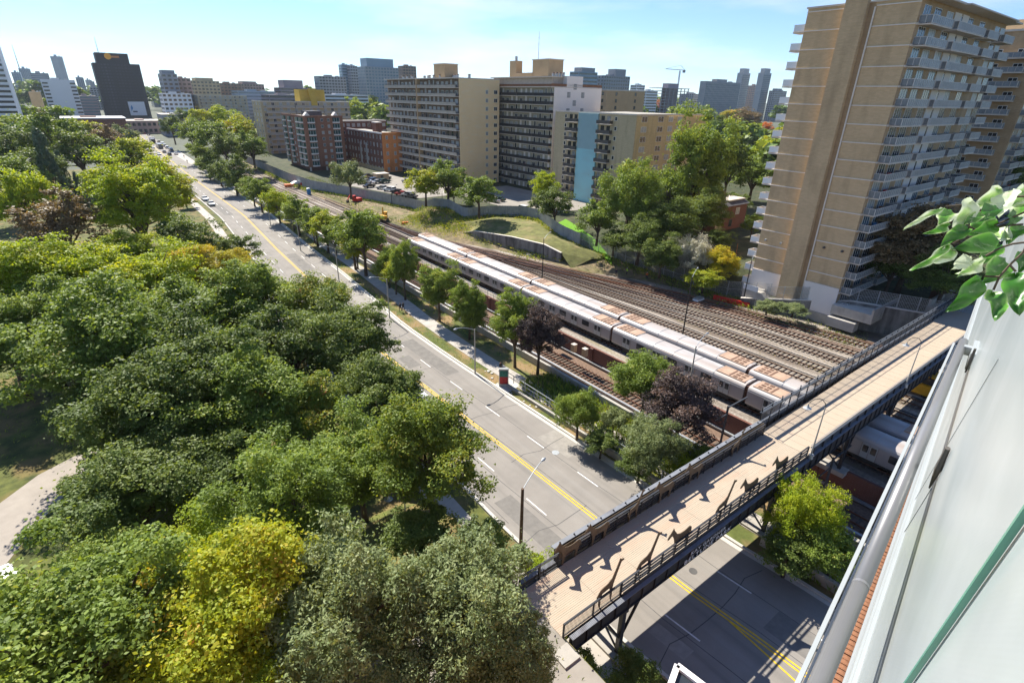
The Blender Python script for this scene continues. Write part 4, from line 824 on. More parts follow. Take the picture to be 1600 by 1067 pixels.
person('person in dark clothes walking on the pavement just above the ad pillar', 782, 582, .05, ['black', 'navy', 'black', 'skin', 'black'], R(180))
person('walker in dark clothes on the pavement, the left of two side by side', 626, 487, .05, ['black', 'black', 'navy', 'skin', 'black'], R(10))
person('walker in dark clothes on the pavement, the right of two side by side', 630.5, 486, .05, ['black', 'navy', 'black', 'skin', 'black'], R(10))
person('worker in a bright yellow vest by the mesh fence, farther from the tower', 979, 430, .05, ['black', 'navy', 'hivis', 'skin', 'white'], R(60), .15)
person('worker in an orange-red jacket standing by the mesh fence', 1010, 437, .05, ['black', 'navy', 'orange', 'skin', 'white'], R(-40), .1)
person('worker in a yellow vest beside the white flat cart', 1092, 464, .05, ['black', 'navy', 'hivis', 'skin', 'white'], R(100), .12, .5)
person('worker in dark clothes crossing between the outer tracks', 962, 432, .2, ['black', 'black', 'navy', 'skin', 'black'], R(150))
person('pedestrian on the far pavement before the traffic queue', 288, 247, .05, ['black', 'black', 'navy', 'skin', 'black'], 0)
person('pedestrian at the kerb opposite the traffic queue', 293, 255, .05, ['black', 'navy', 'black', 'skin', 'black'], 0)
# ------------------------------------------------------------------ cars
def car_meshes(kind):
    if kind == 'sedan': L_, Wd, prof, gl = 4.6, 1.8, [(0, .35), (0, .75), (.15, .88), (1.0, .95), (3.6, .98), (4.5, .86), (4.6, .6), (4.6, .35)], [(.75, .93), (1.35, 1.38), (2.7, 1.42), (3.55, .96)]
    elif kind == 'suv': L_, Wd, prof, gl = 4.7, 1.9, [(0, .4), (0, 1.0), (.1, 1.08), (3.5, 1.1), (4.5, 1.0), (4.7, .7), (4.7, .4)], [(.1, 1.06), (.35, 1.62), (2.6, 1.68), (3.4, 1.08)]
    elif kind == 'van': L_, Wd, prof, gl = 5.6, 2.0, [(0, .4), (0, 2.1), (3.9, 2.15), (4.6, 1.3), (5.5, 1.1), (5.6, .7), (5.6, .4)], [(3.6, 1.25), (3.7, 2.0), (3.98, 2.06), (4.75, 1.22)]
    else: L_, Wd, prof, gl = 11.5, 2.6, [(0, .4), (0, 3.0), (11.3, 3.0), (11.5, 2.6), (11.5, .4)], [(.3, 1.5), (.3, 2.5), (11.2, 2.5), (11.52, 1.4)]
    body = MB().prism([(u-L_/2, v) for u, v in prof], 'x', -Wd/2, Wd/2, 'white')
    ca = MB().prism([(u-L_/2, v) for u, v in gl], 'x', -Wd/2+.12 if kind not in ('bus', 'van') else -Wd/2-.01, Wd/2-.12 if kind not in ('bus', 'van') else Wd/2+.01, 'glass')
    top = MB()
    if kind in ('sedan', 'suv'): a, b = gl[1], gl[2]; top.prism([(a[0]-L_/2-.03, a[1]-.03), (a[0]-L_/2, a[1]+.03), (b[0]-L_/2, b[1]+.03), (b[0]-L_/2+.03, b[1]-.03)], 'x', -Wd/2+.14, Wd/2-.14, 'white')
    else: top.box(-Wd/2+.2, Wd/2-.2, -L_/2+.3, L_/2-2 if kind == 'van' else L_/2-.5, prof[1][1]+.0, prof[1][1]+.06, 'white')
    return body.mesh('body'), ca.mesh('window'), top.mesh('roof'), L_, Wd
CM = {k: car_meshes(k) for k in ('sedan', 'suv', 'van', 'bus')}
wheel_m = MB().tube([(-.11, 0, 0), (.11, 0, 0)], .33, 'tyre', 12).mesh('wheel')
hl_m = MB().box(-.18, .18, -.03, .03, 0, .14, 'glass2').mesh('headlight'); tl_m = MB().box(-.15, .15, -.03, .03, 0, .14, 'red').mesh('tail_light')
paint = {'black': mat('black_car_paint', (.015, .015, .017), .25, var=.1, spec=.6), 'white': mat('white_car_paint', (.75, .75, .74), .3, var=.03, spec=.6), 'silver': mat('silver_car_paint', (.42, .43, .44), .3, .5, var=.03), 'grey': mat('grey_car_paint', (.14, .145, .15), .3, .3, var=.05), 'red': mat('red_car_paint', (.35, .03, .025), .3, var=.05, spec=.6), 'blue': mat('blue_car_paint', (.04, .09, .2), .3, .2, var=.05), 'green': mat('dark_green_car_paint', (.03, .08, .06), .3, .2, var=.05), 'beige': mat('beige_car_paint', (.4, .34, .26), .3, .3, var=.05)}
def car(kind, col, label, n, s, z=0.02, rz=0.0, group=None, wheels=True):
    b, c, tp, L_, Wd = CM[kind]; t = thing('parked_car' if group and 'lot' in group else 'car' if kind != 'bus' else 'city_bus', label, 'bus' if kind == 'bus' else 'van' if kind == 'van' else 'car', n, s, z, rz, group)
    x = part('body', b, t); swap(x, paint[col]); part('window', c, t); x = part('roof', tp, t); swap(x, paint[col])
    for sx in (-1, 1):
        for y in (-L_*.31, L_*.31): part('wheel', wheel_m, t, (sx*(Wd/2-.1), y, .33))
        part('headlight', hl_m, t, (sx*Wd*.36, L_/2, .62)); part('tail_light', tl_m, t, (sx*Wd*.36, -L_/2, .7))
    return t
for k, (px, py, kd, col, lb) in enumerate([(299, 315, 'sedan', 'white', 'white car nearest the camera beside the round grey-green tree'), (322, 322, 'sedan', 'silver', 'silver car alone on the near half of the street'), (265, 264, 'suv', 'black', 'dark car by itself between the park trees and the traffic queue'),
    (249, 242.5, 'sedan', 'white', 'white car on the left edge of the traffic queue'), (257, 239, 'sedan', 'black', 'black car just right of the white front car in the queue'), (265, 243, 'suv', 'black', 'black car at the front of the queue'), (276, 242, 'sedan', 'silver', 'silver car at the front of the queue nearest the right kerb'),
    (270, 237, 'suv', 'grey', 'grey car second in the right lane of the queue'), (264, 232, 'suv', 'white', 'white car in the middle lane behind the black front car'), (279, 236, 'van', 'white', 'white van by the right kerb at the head of the queue'), (250, 232, 'bus', 'grey', 'dark bus standing in the middle of the queue'), (239, 224, 'bus', 'black', 'black bus farther back in the queue'),
    (239, 232, 'sedan', 'white', 'white car left of the dark bus'), (227, 222, 'sedan', 'white', 'white car coming along the left lane far back'), (251, 223, 'suv', 'beige', 'beige car behind the first dark bus'), (260, 227, 'van', 'white', 'white van right of the dark bus'), (270, 229, 'suv', 'silver', 'silver car by the right kerb beside the bus'),
    (234, 212, 'sedan', 'black', 'black car in the distant part of the queue'), (235, 217, 'sedan', 'silver', 'silver car just behind the black bus'), (226, 210, 'suv', 'red', 'red car far back in the queue'), (245, 217, 'sedan', 'white', 'white car beside the black bus on its right'), (214, 213, 'sedan', 'white', 'white car at the distant left kerb'), (221, 206, 'sedan', 'grey', 'grey car near the distant shops'), (230, 205, 'van', 'white', 'white van near the distant shops'), (240, 209, 'suv', 'black', 'black car by the distant right kerb')]):
    n, s = P(px, py); c0, c1 = curbL(s)+1.2, curbR(s)-1.2; n = min(max(n, c0), c1)
    car(kd, col, lb, n, s, rz=(0 if n > mid(s) else math.pi) + .02)
n, s = P(664, 622); car('van', 'white', 'white van mostly hidden under the maple beside the centre line', curbL(s)+3.0, s)
n, s = P(-2, 920); car('sedan', 'white', 'white car on the park path at the left edge', n-1, s, .05, R(-70))
lot = [(505+0, 0)]
G_ = 'cars in the parking lot behind the grey fence'
pl = [(598, 296, 'silver', 'sedan', 0), (609, 299, 'white', 'suv', 0), (621, 302, 'black', 'sedan', 0), (627.5, 305.5, 'red', 'sedan', 0), (637.5, 307.5, 'silver', 'suv', 0), (642, 309, 'grey', 'sedan', 0), (577, 293, 'black', 'sedan', 1), (573, 286, 'white', 'sedan', 1), (566, 287, 'silver', 'suv', 1), (590, 286.5, 'silver', 'sedan', 1), (601, 286, 'green', 'suv', 1), (570, 280, 'grey', 'sedan', 1), (576, 278, 'black', 'suv', 1), (603, 280, 'black', 'sedan', 1), (636, 286, 'silver', 'suv', 2), (772, 316, 'silver', 'sedan', 2), (780, 314, 'green', 'sedan', 2), (815, 329, 'white', 'suv', 2), (586, 284, 'blue', 'suv', 1)]
nm = ['leftmost silver car of the front row by the grey fence', 'white car second in the front row by the fence', 'black car third in the front row by the fence', 'red car in the front row by the fence', 'silver car right of the red one by the fence', 'grey car at the right end of the front row', 'black sedan alone in the middle of the lot', 'white sedan behind the lone black sedan', 'silver car beside the round grey-green tree', 'silver sedan in the middle of the second row', 'green car at the right end of the second row', 'grey car close to the brick apartment wall', 'black car close to the brick apartment wall', 'black car beside the small tan hut', 'silver car parked under the balconies of the long block', 'silver sedan in the yard below the dark-railed balconies', 'dark green sedan in the yard below the dark-railed balconies', 'white car half hidden by the round dark tree', 'blue car between the silver ones of the second row']
for (px, py, col, kd, r_), lb in zip(pl, nm):
    n, s = P(px, py, 4.6); car(kd, col, lb, n, s, 4.6, (R(35), R(-75), R(10))[r_], G_)

# ------------------------------------------------------------------ buildings
WIN = {}
def win(w_, h, pane='glass', fr_='frame_w', mull=1, d=.06):
    k = (w_, h, pane, fr_, mull)
    if k not in WIN:
        mb = MB(); f = .07 if w_ > .7 else .05
        mb.box(-w_/2, w_/2, -d*.35, .05, 0, h, pane)
        for x0, x1, z0, z1 in [(-w_/2-f, -w_/2, -f, h+f), (w_/2, w_/2+f, -f, h+f), (-w_/2, w_/2, -f, 0), (-w_/2, w_/2, h, h+f)]: mb.box(x0, x1, -d, .05, z0, z1, fr_)
        for i in range(1, mull+1) if mull > 0 else []:
            x = -w_/2+w_*i/(mull+1); mb.box(x-f/2, x+f/2, -d*.9, .04, 0, h, fr_)
        WIN[k] = mb.mesh('window')
    return WIN[k]
def face(side):      # mapping of (along, out, z) -> local position and rotation for windows that look out
    if side == 'S': return (lambda a, o, z: (a, -o, z)), 0.0
    if side == 'W': return (lambda a, o, z: (-o, a, z)), R(-90)
    if side == 'E': return (lambda a, o, z: (o, a, z)), R(90)
def wins(t, side, off, xs, zs, variants, wts=None, skip=0.0, name='window'):
    f, rz = face(side)
    for z in zs:
        for x in xs:
            if skip and random.random() < skip: continue
            v = random.choices(variants, wts)[0]; p = f(x, off, z); part(name, v, t, p, rz)
def shit(n0, px, py):   # s where the line n = n0 is seen in the direction of (px, py)
    d = ray(px, py); dn, ds = CA*d[0]+SA*d[1], -SA*d[0]+CA*d[1]; return n0*ds/dn
def nhit(s0, px, py):
    d = ray(px, py); dn, ds = CA*d[0]+SA*d[1], -SA*d[0]+CA*d[1]; return s0*dn/ds
def zat(n, s, px, py): d = ray(px, py); return CAMZ + d[2]/math.hypot(d[0], d[1])*math.hypot(n, s)
def balcony_mesh(L_, depth, h, rail, pane, slab='slab', bars=0):
    s_ = MB().box(-L_/2, L_/2, -depth, 0, -.18, 0, slab).mesh('balcony')
    r = MB()
    if pane:
        r.box(-L_/2+.04, L_/2-.04, -depth+.03, -depth+.06, .08, h-.04, pane); r.box(-L_/2+.03, -L_/2+.06, -depth+.06, -.02, .08, h-.04, pane); r.box(L_/2-.06, L_/2-.03, -depth+.06, -.02, .08, h-.04, pane)
    r.box(-L_/2, L_/2, -depth, -depth+.07, h-.04, h+.02, rail).box(-L_/2, -L_/2+.07, -depth, 0, h-.04, h+.02, rail).box(L_/2-.07, L_/2, -depth, 0, h-.04, h+.02, rail)
    r.box(-L_/2, L_/2, -depth, -depth+.06, .04, .09, rail)
    if bars:
        for i in range(int(L_/bars)+1): x = -L_/2+i*L_/int(L_/bars); r.box(x-.03, x+.03, -depth-.005, -depth+.06, .04, h, rail)
        for i in range(int(depth/bars)+1):
            y = -i*depth/max(1, int(depth/bars)); r.box(-L_/2-.005, -L_/2+.06, y-.03, y+.03, .04, h, rail); r.box(L_/2-.06, L_/2+.005, y-.03, y+.03, .04, h, rail)
    return s_, r.mesh('railing')
def clutter(t, pos, rz): pass
CL = [MB().box(-.35, .35, -.8, -.4, 0, .9, m).mesh('balcony_item') for m in ('white', 'blue', 'red', 'wood_fence', 'lawn', 'black')]
def balc(t, side, off, a, z, bm_, clut=0.35):
    f, rz = face(side); b = part('balcony', bm_[0], t, f(a, off, z), rz); part('railing', bm_[1], b)
    if random.random() < clut: part('balcony_item', random.choice(CL), b, (random.uniform(-1, 1), 0, 0))
gw = [('glass', 5), ('glass2', 3)]
# --- A: long block with continuous beige balconies
n0, s0 = 114.0, 180.0; LA = shit(n0, 605, 127)-s0; TA = zat(n0, s0, 715, 123)-4.0
t = thing('apartment_block', 'long brown apartment block with full-width beige balconies and a bright cream end wall', 'apartment building', n0, s0, 4.0)
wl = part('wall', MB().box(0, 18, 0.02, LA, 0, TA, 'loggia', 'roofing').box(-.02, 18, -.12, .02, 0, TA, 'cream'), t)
part('cornice', MB().box(-1.5, 18.2, -.2, LA+.2, TA, TA+.35, 'slab', 'roofing'), t)
fh = TA/13
sl = MB().box(-1.5, 0, 0, LA/2-.3, -.2, 0, 'slab').mesh('balcony'); pa = MB().box(-1.5, -1.42, 0, LA/2-.3, .0, .85, 'panel').box(-1.53, -1.40, 0, LA/2-.3, .85, .95, 'frame_d').mesh('railing')
vs = [win(1.6, 1.5, 'glass', 'frame_w'), win(1.6, 1.5, 'glass2', 'frame_w'), win(.9, 2.1, 'glass', 'frame_d', 0), win(.9, 2.1, 'glass2', 'off_white', 0)]
for i in range(1, 13):
    for h_ in (0, 1):
        b = part('balcony', sl, t, (0, h_*(LA/2+.3), i*fh)); part('railing', pa, b)
        for _ in range(4):
            if random.random() < .8: part('balcony_item', random.choice(CL), b, (-.35, random.uniform(1, LA/2-2), 0), R(-90))
    wins(t, 'W', 0, [1.8+j*LA/18 for j in range(18)], [i*fh+.35], vs, (4, 3, 2, 2))
wins(t, 'W', 0, [1.8+j*LA/14 for j in range(14)], [.8], vs[:2])
part('divider', MB().box(-1.7, 0, LA/2-.3, LA/2+.3, 0, TA, 'tan'), t)
wins(t, 'S', .13, [12.2], [i*fh+1.0 for i in range(12)], [win(1.0, 1.2, 'glass2', 'frame_w', 0)])
wins(t, 'S', .13, [16.2], [i*fh+1.0 for i in range(12)], [win(1.4, 1.2, 'glass', 'frame_w', 1)])
part('penthouse', MB().box(4, 10, LA*.28, LA*.28+8, TA+.35, TA+5.2, 'tan').box(3.8, 10.2, LA*.28-.2, LA*.28+8.2, TA+5.2, TA+5.5, 'slab'), t)
fan = MB().tube([(0, 0, 0), (0, 0, 1.0)], .5, 'galv', 10).tube([(0, 0, 1.0), (0, 0, 1.3)], [.7, .4], 'grille', 10).mesh('roof_vent')
for i in range(12): part('roof_vent', fan, t, (random.uniform(3, 8), 2+i*LA/13, TA+.35))
# --- B: block with dark railings and off-white end wall
n0, s0 = 134.0, 151.0; LB = shit(n0, 745, 137)-s0; WB = nhit(s0, 940, 138)-n0; TB = zat(n0, s0, 863, 137)-4.0
t = thing('apartment_block', 'grey-green apartment block with dark balcony railings and an off-white end wall', 'apartment building', n0, s0, 4.0)
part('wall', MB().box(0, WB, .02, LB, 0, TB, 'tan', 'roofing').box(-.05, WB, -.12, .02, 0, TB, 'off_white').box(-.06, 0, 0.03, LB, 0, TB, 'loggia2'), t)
part('cornice', MB().box(-1.6, WB+.1, -.15, LB+.1, TB, TB+.3, 'slab', 'roofing'), t)
part('upper_storey', MB().box(1.0, 8, 2, LB*.78, TB+.3, TB+3.2, 'panel').box(.0, 8.4, 1.4, LB*.80, TB+3.2, TB+3.5, 'slab', 'roofing').box(5.6, 13.2, -.1, 4, TB+.3, TB+3.7, 'off_white'), t)
part('roof_railing', MB().box(-1.5, -1.42, 0, LB, TB+1.2, TB+1.28, 'galv').box(-1.5, -1.44, 0, LB, TB+.3, TB+1.1, 'wood_fence').box(-1.5, WB, -.1, -.02, TB+.4, TB+1.2, 'wood_fence'), t)
pz = TB+3.5
part('penthouse', MB().box(6, 13, LB*.22, LB*.22+9, TB+.3, pz+5.6, 'tan').box(5.8, 13.2, LB*.22-.3, LB*.22+9.3, pz+5.6, pz+5.9, 'slab').box(6, 12, LB*.4, LB*.62, TB+.3, pz+1.6, 'tan').box(6, 9, LB*.62, LB*.62+4, TB+.3, pz+5.8, 'tan'), t)
part('antenna', MB().tube([(9, LB*.42, pz+1), (9, LB*.42, pz+15)], [.14, .05], 'galv', 6).bar((8.2, LB*.42, pz+11), (9.8, LB*.42, pz+11), .08, 'galv').bar((8.5, LB*.42, pz+13), (9.5, LB*.42, pz+13), .08, 'galv'), t)
part('chimney_cap', MB().tube([(7.5, LB*.66, pz+5.8), (7.5, LB*.66, pz+7.4)], .5, 'galv', 8), t)
for i in range(4): part('roof_vent', fan, t, (5.2-i*.4, 1.5+i*1.3, TB+3.5))
fh = TB/13; nb = 5; lb_ = LB/nb
bm1 = balcony_mesh(lb_-.25, 1.5, 1.0, 'frame_d', 'black', bars=.6)
vs = [win(1.5, 1.5, 'glass', 'frame_w'), win(1.5, 1.5, 'glass2', 'frame_w'), win(.85, 2.1, 'glass', 'frame_w', 0), win(.85, 2.1, 'off_white', 'frame_w', 0)]
for i in range(0, 13):
    z = i*fh
    if i:
        for j in range(nb): balc(t, 'W', .06, (j+.5)*lb_, z, bm1, .75)
    wins(t, 'W', .06, [1.3+j*LB/17 for j in range(17)], [z+.3], vs, (4, 3, 3, 4))
wins(t, 'W', 1-2.02, [], [], vs)
zt = TB
for x, zz in ((9.6, TB-.4), (6.7, TB-3.0), (13.5, TB-3.0), (9.6, TB-5.6), (6.7, TB-8.2), (13.5, TB-8.2), (9.6, TB-10.8), (6.7, TB-13.4), (13.5, TB-13.4)):
    part('window', win(1.3, 1.6, 'glass2', 'frame_d', 1), t, (x, -.12, zz))
# --- C: lower block with the blue painted strip
cn, cs_ = P(979, 330, 4.5); LC = shit(cn, 868, 175)-cs_; WC1 = nhit(cs_, 1043, 182)-cn; WC = nhit(cs_, 1090, 178)-cn; TC = zat(cn, cs_, 996, 181)-4.0
t = thing('apartment_block', 'yellow brick apartment block with a tall pale blue painted strip', 'apartment building', cn, cs_, 4.0)
ya, yb = shit(cn, 906, 178)-cs_, shit(cn, 937, 178)-cs_; yc, yd = shit(cn, 888, 178)-cs_, shit(cn, 959, 178)-cs_
part('wall', MB().box(0, WC1, 0, LC, 0, TC, 'beige_brick', 'roofing').box(WC1, WC+6, .6, LC, 0, TC, 'olive_brick', 'roofing').box(.3, WC1-.02, -.04, 0, 0, TC-.3, 'olive_brick'), t)
part('parapet', MB().box(-.15, WC+6.1, -.15, .15, TC, TC+.4, 'slab').box(-.15, .15, .15, LC, TC, TC+.4, 'slab'), t)
part('painted_strip', MB().box(-.5, 0, yb, ya, 0, TC*.62, 'blue_wall').box(-.5, 0, yb, ya, TC*.62, TC, 'blue_wall2'), t)
fh = TC/10
for (y0, y1) in ((ya, yc), (yd, yb)):
    L_ = y1-y0; bm2 = balcony_mesh(abs(L_)-.2, 1.3, 1.0, 'frame_d', 'frame_d', bars=.5)
    for i in range(1, 10):
        balc(t, 'W', 0, (y0+y1)/2, i*fh, bm2, .9)
    wins(t, 'W', 0, [y0+L_*.3, y0+L_*.72], [i*fh+.2 for i in range(10)], [win(1.3, 2.0, 'glass', 'frame_d'), win(1.3, 2.0, 'glass2', 'frame_d')], (3, 1))
wins(t, 'W', 0, [yc+1.0, yd-1.2], [i*fh+1.1 for i in range(10)], [win(.8, 1.0, 'glass', 'frame_w', 0)])
for c, xs in ((0, (3.6,)), (1, (WC1-3.0,))):
    wins(t, 'S', .05, xs, [i*fh+1.0 for i in range(10)], [win(2.3, 1.4, 'glass', 'frame_w', 1), win(2.3, 1.4, 'glass2', 'frame_w', 1)], (2, 2))
wins(t, 'S', -.6, [WC1+2.6, WC1+7], [i*fh+1.0 for i in range(10)], [win(2.0, 1.4, 'glass2', 'frame_w', 1)])
# brown block behind C
pn_, ps_, pz_ = PD(950, 143, 235)
# --- big tan tower
TN = 99.0; ts0 = shit(TN, 1441, 4); ts1 = shit(TN, 1266, 3); TT = zat(TN, ts0, 1441, 4); LT = ts1-ts0; WT = nhit(ts0, 1572, 43)-TN
t = thing('apartment_tower', 'very tall tan brick tower with white balconies rising above the frame', 'apartment building', TN, ts0, 0.6); TT -= .6
yA = shit(TN, 1366, 7)-ts0; yB = shit(TN, 1325, 6)-ts0
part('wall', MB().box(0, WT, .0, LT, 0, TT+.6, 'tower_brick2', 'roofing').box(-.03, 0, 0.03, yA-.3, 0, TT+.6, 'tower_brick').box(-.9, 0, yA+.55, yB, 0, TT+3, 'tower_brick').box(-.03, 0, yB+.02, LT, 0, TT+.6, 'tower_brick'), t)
part('groove', MB().box(-.02, 0.0, yA-.3, yA+.55, 0, TT+.6, 'tower_brick2'), t)
part('downpipe', MB().box(-.30, -.12, yA-.45, yA-.27, 1, TT, 'ledge'), t)
part('base_render', MB().box(-.22, -.03, .0, yA-.4, 1.2, 6.2, 'off_white'), t)
part('base_render', MB().box(-.22, -.03, yB+.3, LT, 1.6, 6.0, 'off_white'), t)
part('plinth', MB().box(-.3, 0, -.3, yA-.4, -1, 1.2, 'concrete'), t)
fh = 2.70; nf = 17; z0 = TT-nf*fh+.15
lm1 = MB().box(-.16, -.03, .03, yA-.5, -.07, .07, 'ledge').mesh('ledge'); lm2 = MB().box(-.16, -.03, yB+.05, LT, -.07, .07, 'ledge').mesh('ledge')
for i in range(0, nf+1): part('ledge', lm1, t, (0, 0, z0+i*fh)); part('ledge', lm2, t, (0, 0, z0+i*fh))
part('floodlight', MB().box(-.5, 0, 1, 1.3, z0+fh*3.6, z0+fh*3.6+.3, 'frame_d').box(-.5, 0, 4, 4.3, z0+fh*3.6, z0+fh*3.6+.3, 'frame_d').box(-.5, 0, LT-1.5, LT-1.2, z0+fh*3.3, z0+fh*3.3+.3, 'alu').box(-.5, 0, LT-4.5, LT-4.2, z0+fh*3.3, z0+fh*3.3+.3, 'alu'), t)
x1, x2, x3 = nhit(ts0, 1478, 12)-TN, nhit(ts0, 1548, 35)-TN, WT
b_s = balcony_mesh(x1-.9, 1.7, 1.05, 'bal_frame', 'bal_glass', bars=.75)
b_l = balcony_mesh(13.5, 1.9, 1.05, 'bal_frame', 'bal_glass', bars=.5)
b_m = balcony_mesh(6.0, 1.9, 1.05, 'bal_frame', 'bal_glass', bars=.6)
b_f = balcony_mesh(2.2, 1.9, 1.05, 'white', 'white')
big = [win(2.6, 2.15, 'glass', 'frame_w', 2), win(2.6, 2.15, 'glass2', 'frame_w', 2), win(2.6, 2.15, 'glass4', 'frame_w', 2)]
wp = MB().box(-1.5, 1.5, -.08, 0, 0, 2.5, 'off_white').mesh('wall_panel'); ww = WT-x1
for i in range(0, nf):
    z = z0+i*fh
    balc(t, 'S', 0, x1/2+.2, z, b_s, .7); balc(t, 'S', 0, x1+8.2, z, b_l, .8); balc(t, 'S', 0, x1+20, z, b_m, .6); balc(t, 'S', 0, x1+29.5, z, b_m, .5)
    part('floor_edge', MB().box(0, WT, -.14, 0, -.15, .12, 'slab').mesh('floor_edge') if i == 0 else fe, t, (0, 0, z)) if i else None
    if i == 0: fe = MB().box(0, WT, -.14, 0, -.15, .12, 'slab').mesh('floor_edge')
    wins(t, 'S', 0, [x1*.28, x1*.72], [z+.25], big, (4, 2, 2))
    wins(t, 'S', 0, [x1+2.6, x1+12.6, x1+19, x1+28, x1+31.5], [z+.25], big, (4, 2, 2))
    part('wall_panel', wp, t, (x1+6.2, 0, z+.15)); part('wall_panel', wp, t, (x1+9.9, 0, z+.15))
    part('window', win(1.0, 2.1, 'glass', 'frame_w', 0), t, (x1+8.05, -.01, z+.2))
    o = part('balcony', b_f[0], t, (1.3, LT, z), math.pi); part('railing', b_f[1], o)
part('roof_slab', MB().box(-.2, WT+1.5, -2.0, LT+.2, TT+.6, TT+.85, 'slab').box(x1+2, WT-4, -2.6, -2.0, TT+.6, TT+.8, 'slab'), t)
part('stair', MB().prism([(0, 0), (4, 0), (4, 2.6), (3.4, 2.6)], 'x', -3.2, -1.4, 'concrete').box(-3.3, -.3, 4, 7, 0, 2.6, 'concrete').box(-3.3, -3.2, 4, 7, 2.6, 3.6, 'frame_w'), t, (0, LT-7.5, 0))
part('ramp', MB().box(-2.0, 0, -4.5, 0, 0, 1.6, 'concrete').box(-1.2, 9, -6.5, -6.2, 2, 4.6, 'concrete').box(-1.2, 9, -6.2, 0, 2, 3.6, 'concrete', 'slab'), t)
# --- second tower behind it on the right
qn, qs, _ = PD(1512, 250, 168); qz = zat(qn+20, qs, 1590, 62)-3
t = thing('apartment_tower', 'tan brick tower with stacked balconies at the right edge behind the tallest one', 'apartment building', qn, qs-6, 3.0)
part('wall', MB().box(0, 52, 0, 22, 0, qz, 'tower_brick2', 'roofing'), t)
part('roof_slab', MB().box(-.3, 52.3, -1.8, 22.3, qz, qz+.4, 'slab').box(18, 26, 5, 12, qz+.4, qz+4, 'tower_brick'), t)
b_q = balcony_mesh(7.6, 1.7, 1.05, 'slab', 'bal_glass', bars=1.2); k = 0
while 2.75*k+3 < qz-1:
    z = 1.2+2.75*k
    for j in range(6):
        balc(t, 'S', 0, 4.6+j*8.6, z, b_q, .5)
        wins(t, 'S', 0, [2.6+j*8.6, 6.4+j*8.6], [z+.25], big[:2], (3, 2))
    balc(t, 'W', 0, 5.5, z, b_q, .5); balc(t, 'W', 0, 15.5, z, b_q, .5); wins(t, 'W', 0, [3.2, 7.4, 13.2, 17.6], [z+.3], [win(1.5, 1.4, 'glass', 'frame_w', 1)])
    k += 1
# --- red-brown apartments with bay windows
n0, s0 = 79.0, 247.0; LR = shit(n0, 440, 182)-s0; WR = nhit(s0, 535, 184)-n0; TRr = zat(n0, s0, 478, 184)-3.2
t = thing('apartment_block', 'red-brown brick apartments with green bay windows and white bands', 'apartment building', n0, s0, 3.2)
part('wall', MB().box(0, WR, 0, LR, 3, TRr, 'red_brick', 'roofing').box(1.2, WR-.5, 1.5, LR-1, 0, 3, 'dark_brick'), t)
for x in (.4, WR*.45, WR-.5): part('column', MB().box(x-.3, x+.3, .1, .7, 0, 3, 'slab'), t)
part('parapet', MB().box(-.1, WR+.1, -.1, .3, TRr, TRr+.7, 'red_brick').box(-.1, .3, .3, LR, TRr, TRr+.7, 'red_brick').box(3, 9, 3, 12, TRr, TRr+2.4, 'tile_dark'), t)
gb = MB().prism([(-1.6, 0), (-1.1, -.8), (1.1, -.8), (1.6, 0)], 'z', .75, 2.35, 'glass3').prism([(-1.65, 0), (-1.15, -.88), (1.15, -.88), (1.65, 0)], 'z', .2, .75, 'off_white').box(-.04, .04, -.85, -.8, .75, 2.35, 'frame_w').box(-1.15, -1.07, -.85, -.78, .75, 2.35, 'frame_w').box(1.07, 1.15, -.85, -.78, .75, 2.35, 'frame_w').mesh('bay_window')
fh = (TRr-3)/8
for i in range(8):
    z = 3+i*fh
    for x in (3.0, WR-3.0): part('bay_window', gb, t, (x, 0, z))
    for y in (3.2, 8.4, LR*.62, LR-4): part('bay_window', gb, t, (0, y, z), R(-90))
    wins(t, 'S', 0, [WR*.45, WR*.62], [z+.9], [win(.9, 1.1, 'glass', 'frame_w', 1), win(.9, 1.1, 'glass2', 'frame_w', 1), win(.9, 1.1, 'glass3', 'frame_w', 1)], (2, 2, 1))
    wins(t, 'W', 0, [5.8, LR*.5, LR-1.2], [z+.9], [win(.9, 1.1, 'glass', 'frame_w', 0), win(.9, 1.1, 'glass2', 'frame_w', 0)])
for x in (1.5, WR-3): part('dormer', MB().prism([(x-1.2, TRr+.7), (x+1.2, TRr+.7), (x, TRr+2.1)], 'y', -.05, 2.5, 'off_white'), t)
# --- low brick block with the orange end wall
n0, s0 = 105.0, 228.0; LQ = shit(n0, 543, 207)-s0; TQ = zat(n0, s0, 598, 210)-4
t = thing('apartment_block', 'dark brick walk-up with a white cornice and an orange brick end wall', 'apartment building', n0, s0, 4.0)
part('wall', MB().box(0, 9, .1, LQ, 0, TQ, 'dark_brick', 'roofing').box(0, 9, 0, .1, 0, TQ, 'orange_brick').box(-.1, 0, 0, LQ, 0, 2.2, 'beige_brick'), t)
part('cornice', MB().box(-.4, .1, -.1, LQ, TQ, TQ+.6, 'off_white').box(.1, 9.1, -.1, .3, TQ, TQ+.6, 'orange_brick'), t)
for y in (LQ*.28, ): part('chimney', MB().box(2.5, 5, y, y+4, TQ, TQ+4, 'dark_brick').box(2.3, 5.2, y-.2, y+4.2, TQ+4, TQ+4.3, 'off_white'), t)
fh = TQ/5
wins(t, 'W', 0, [1.6+j*(LQ-3)/10 for j in range(11)], [fh*i+1.1 for i in range(5)], [win(.8, 1.5, 'glass2', 'frame_w', 0), win(.8, 1.5, 'glass', 'frame_w', 0)], (3, 2))
for y in (LQ*.45, LQ*.62): part('stair_window', win(1.4, TQ*.55, 'glass2', 'frame_w', 1), t, (-.01, y, 2.6), R(-90))
wins(t, 'S', 0, [2.2, 5.8], [fh*i+1.1 for i in range(5)], [win(.9, 1.4, 'glass2', 'frame_w', 0)])
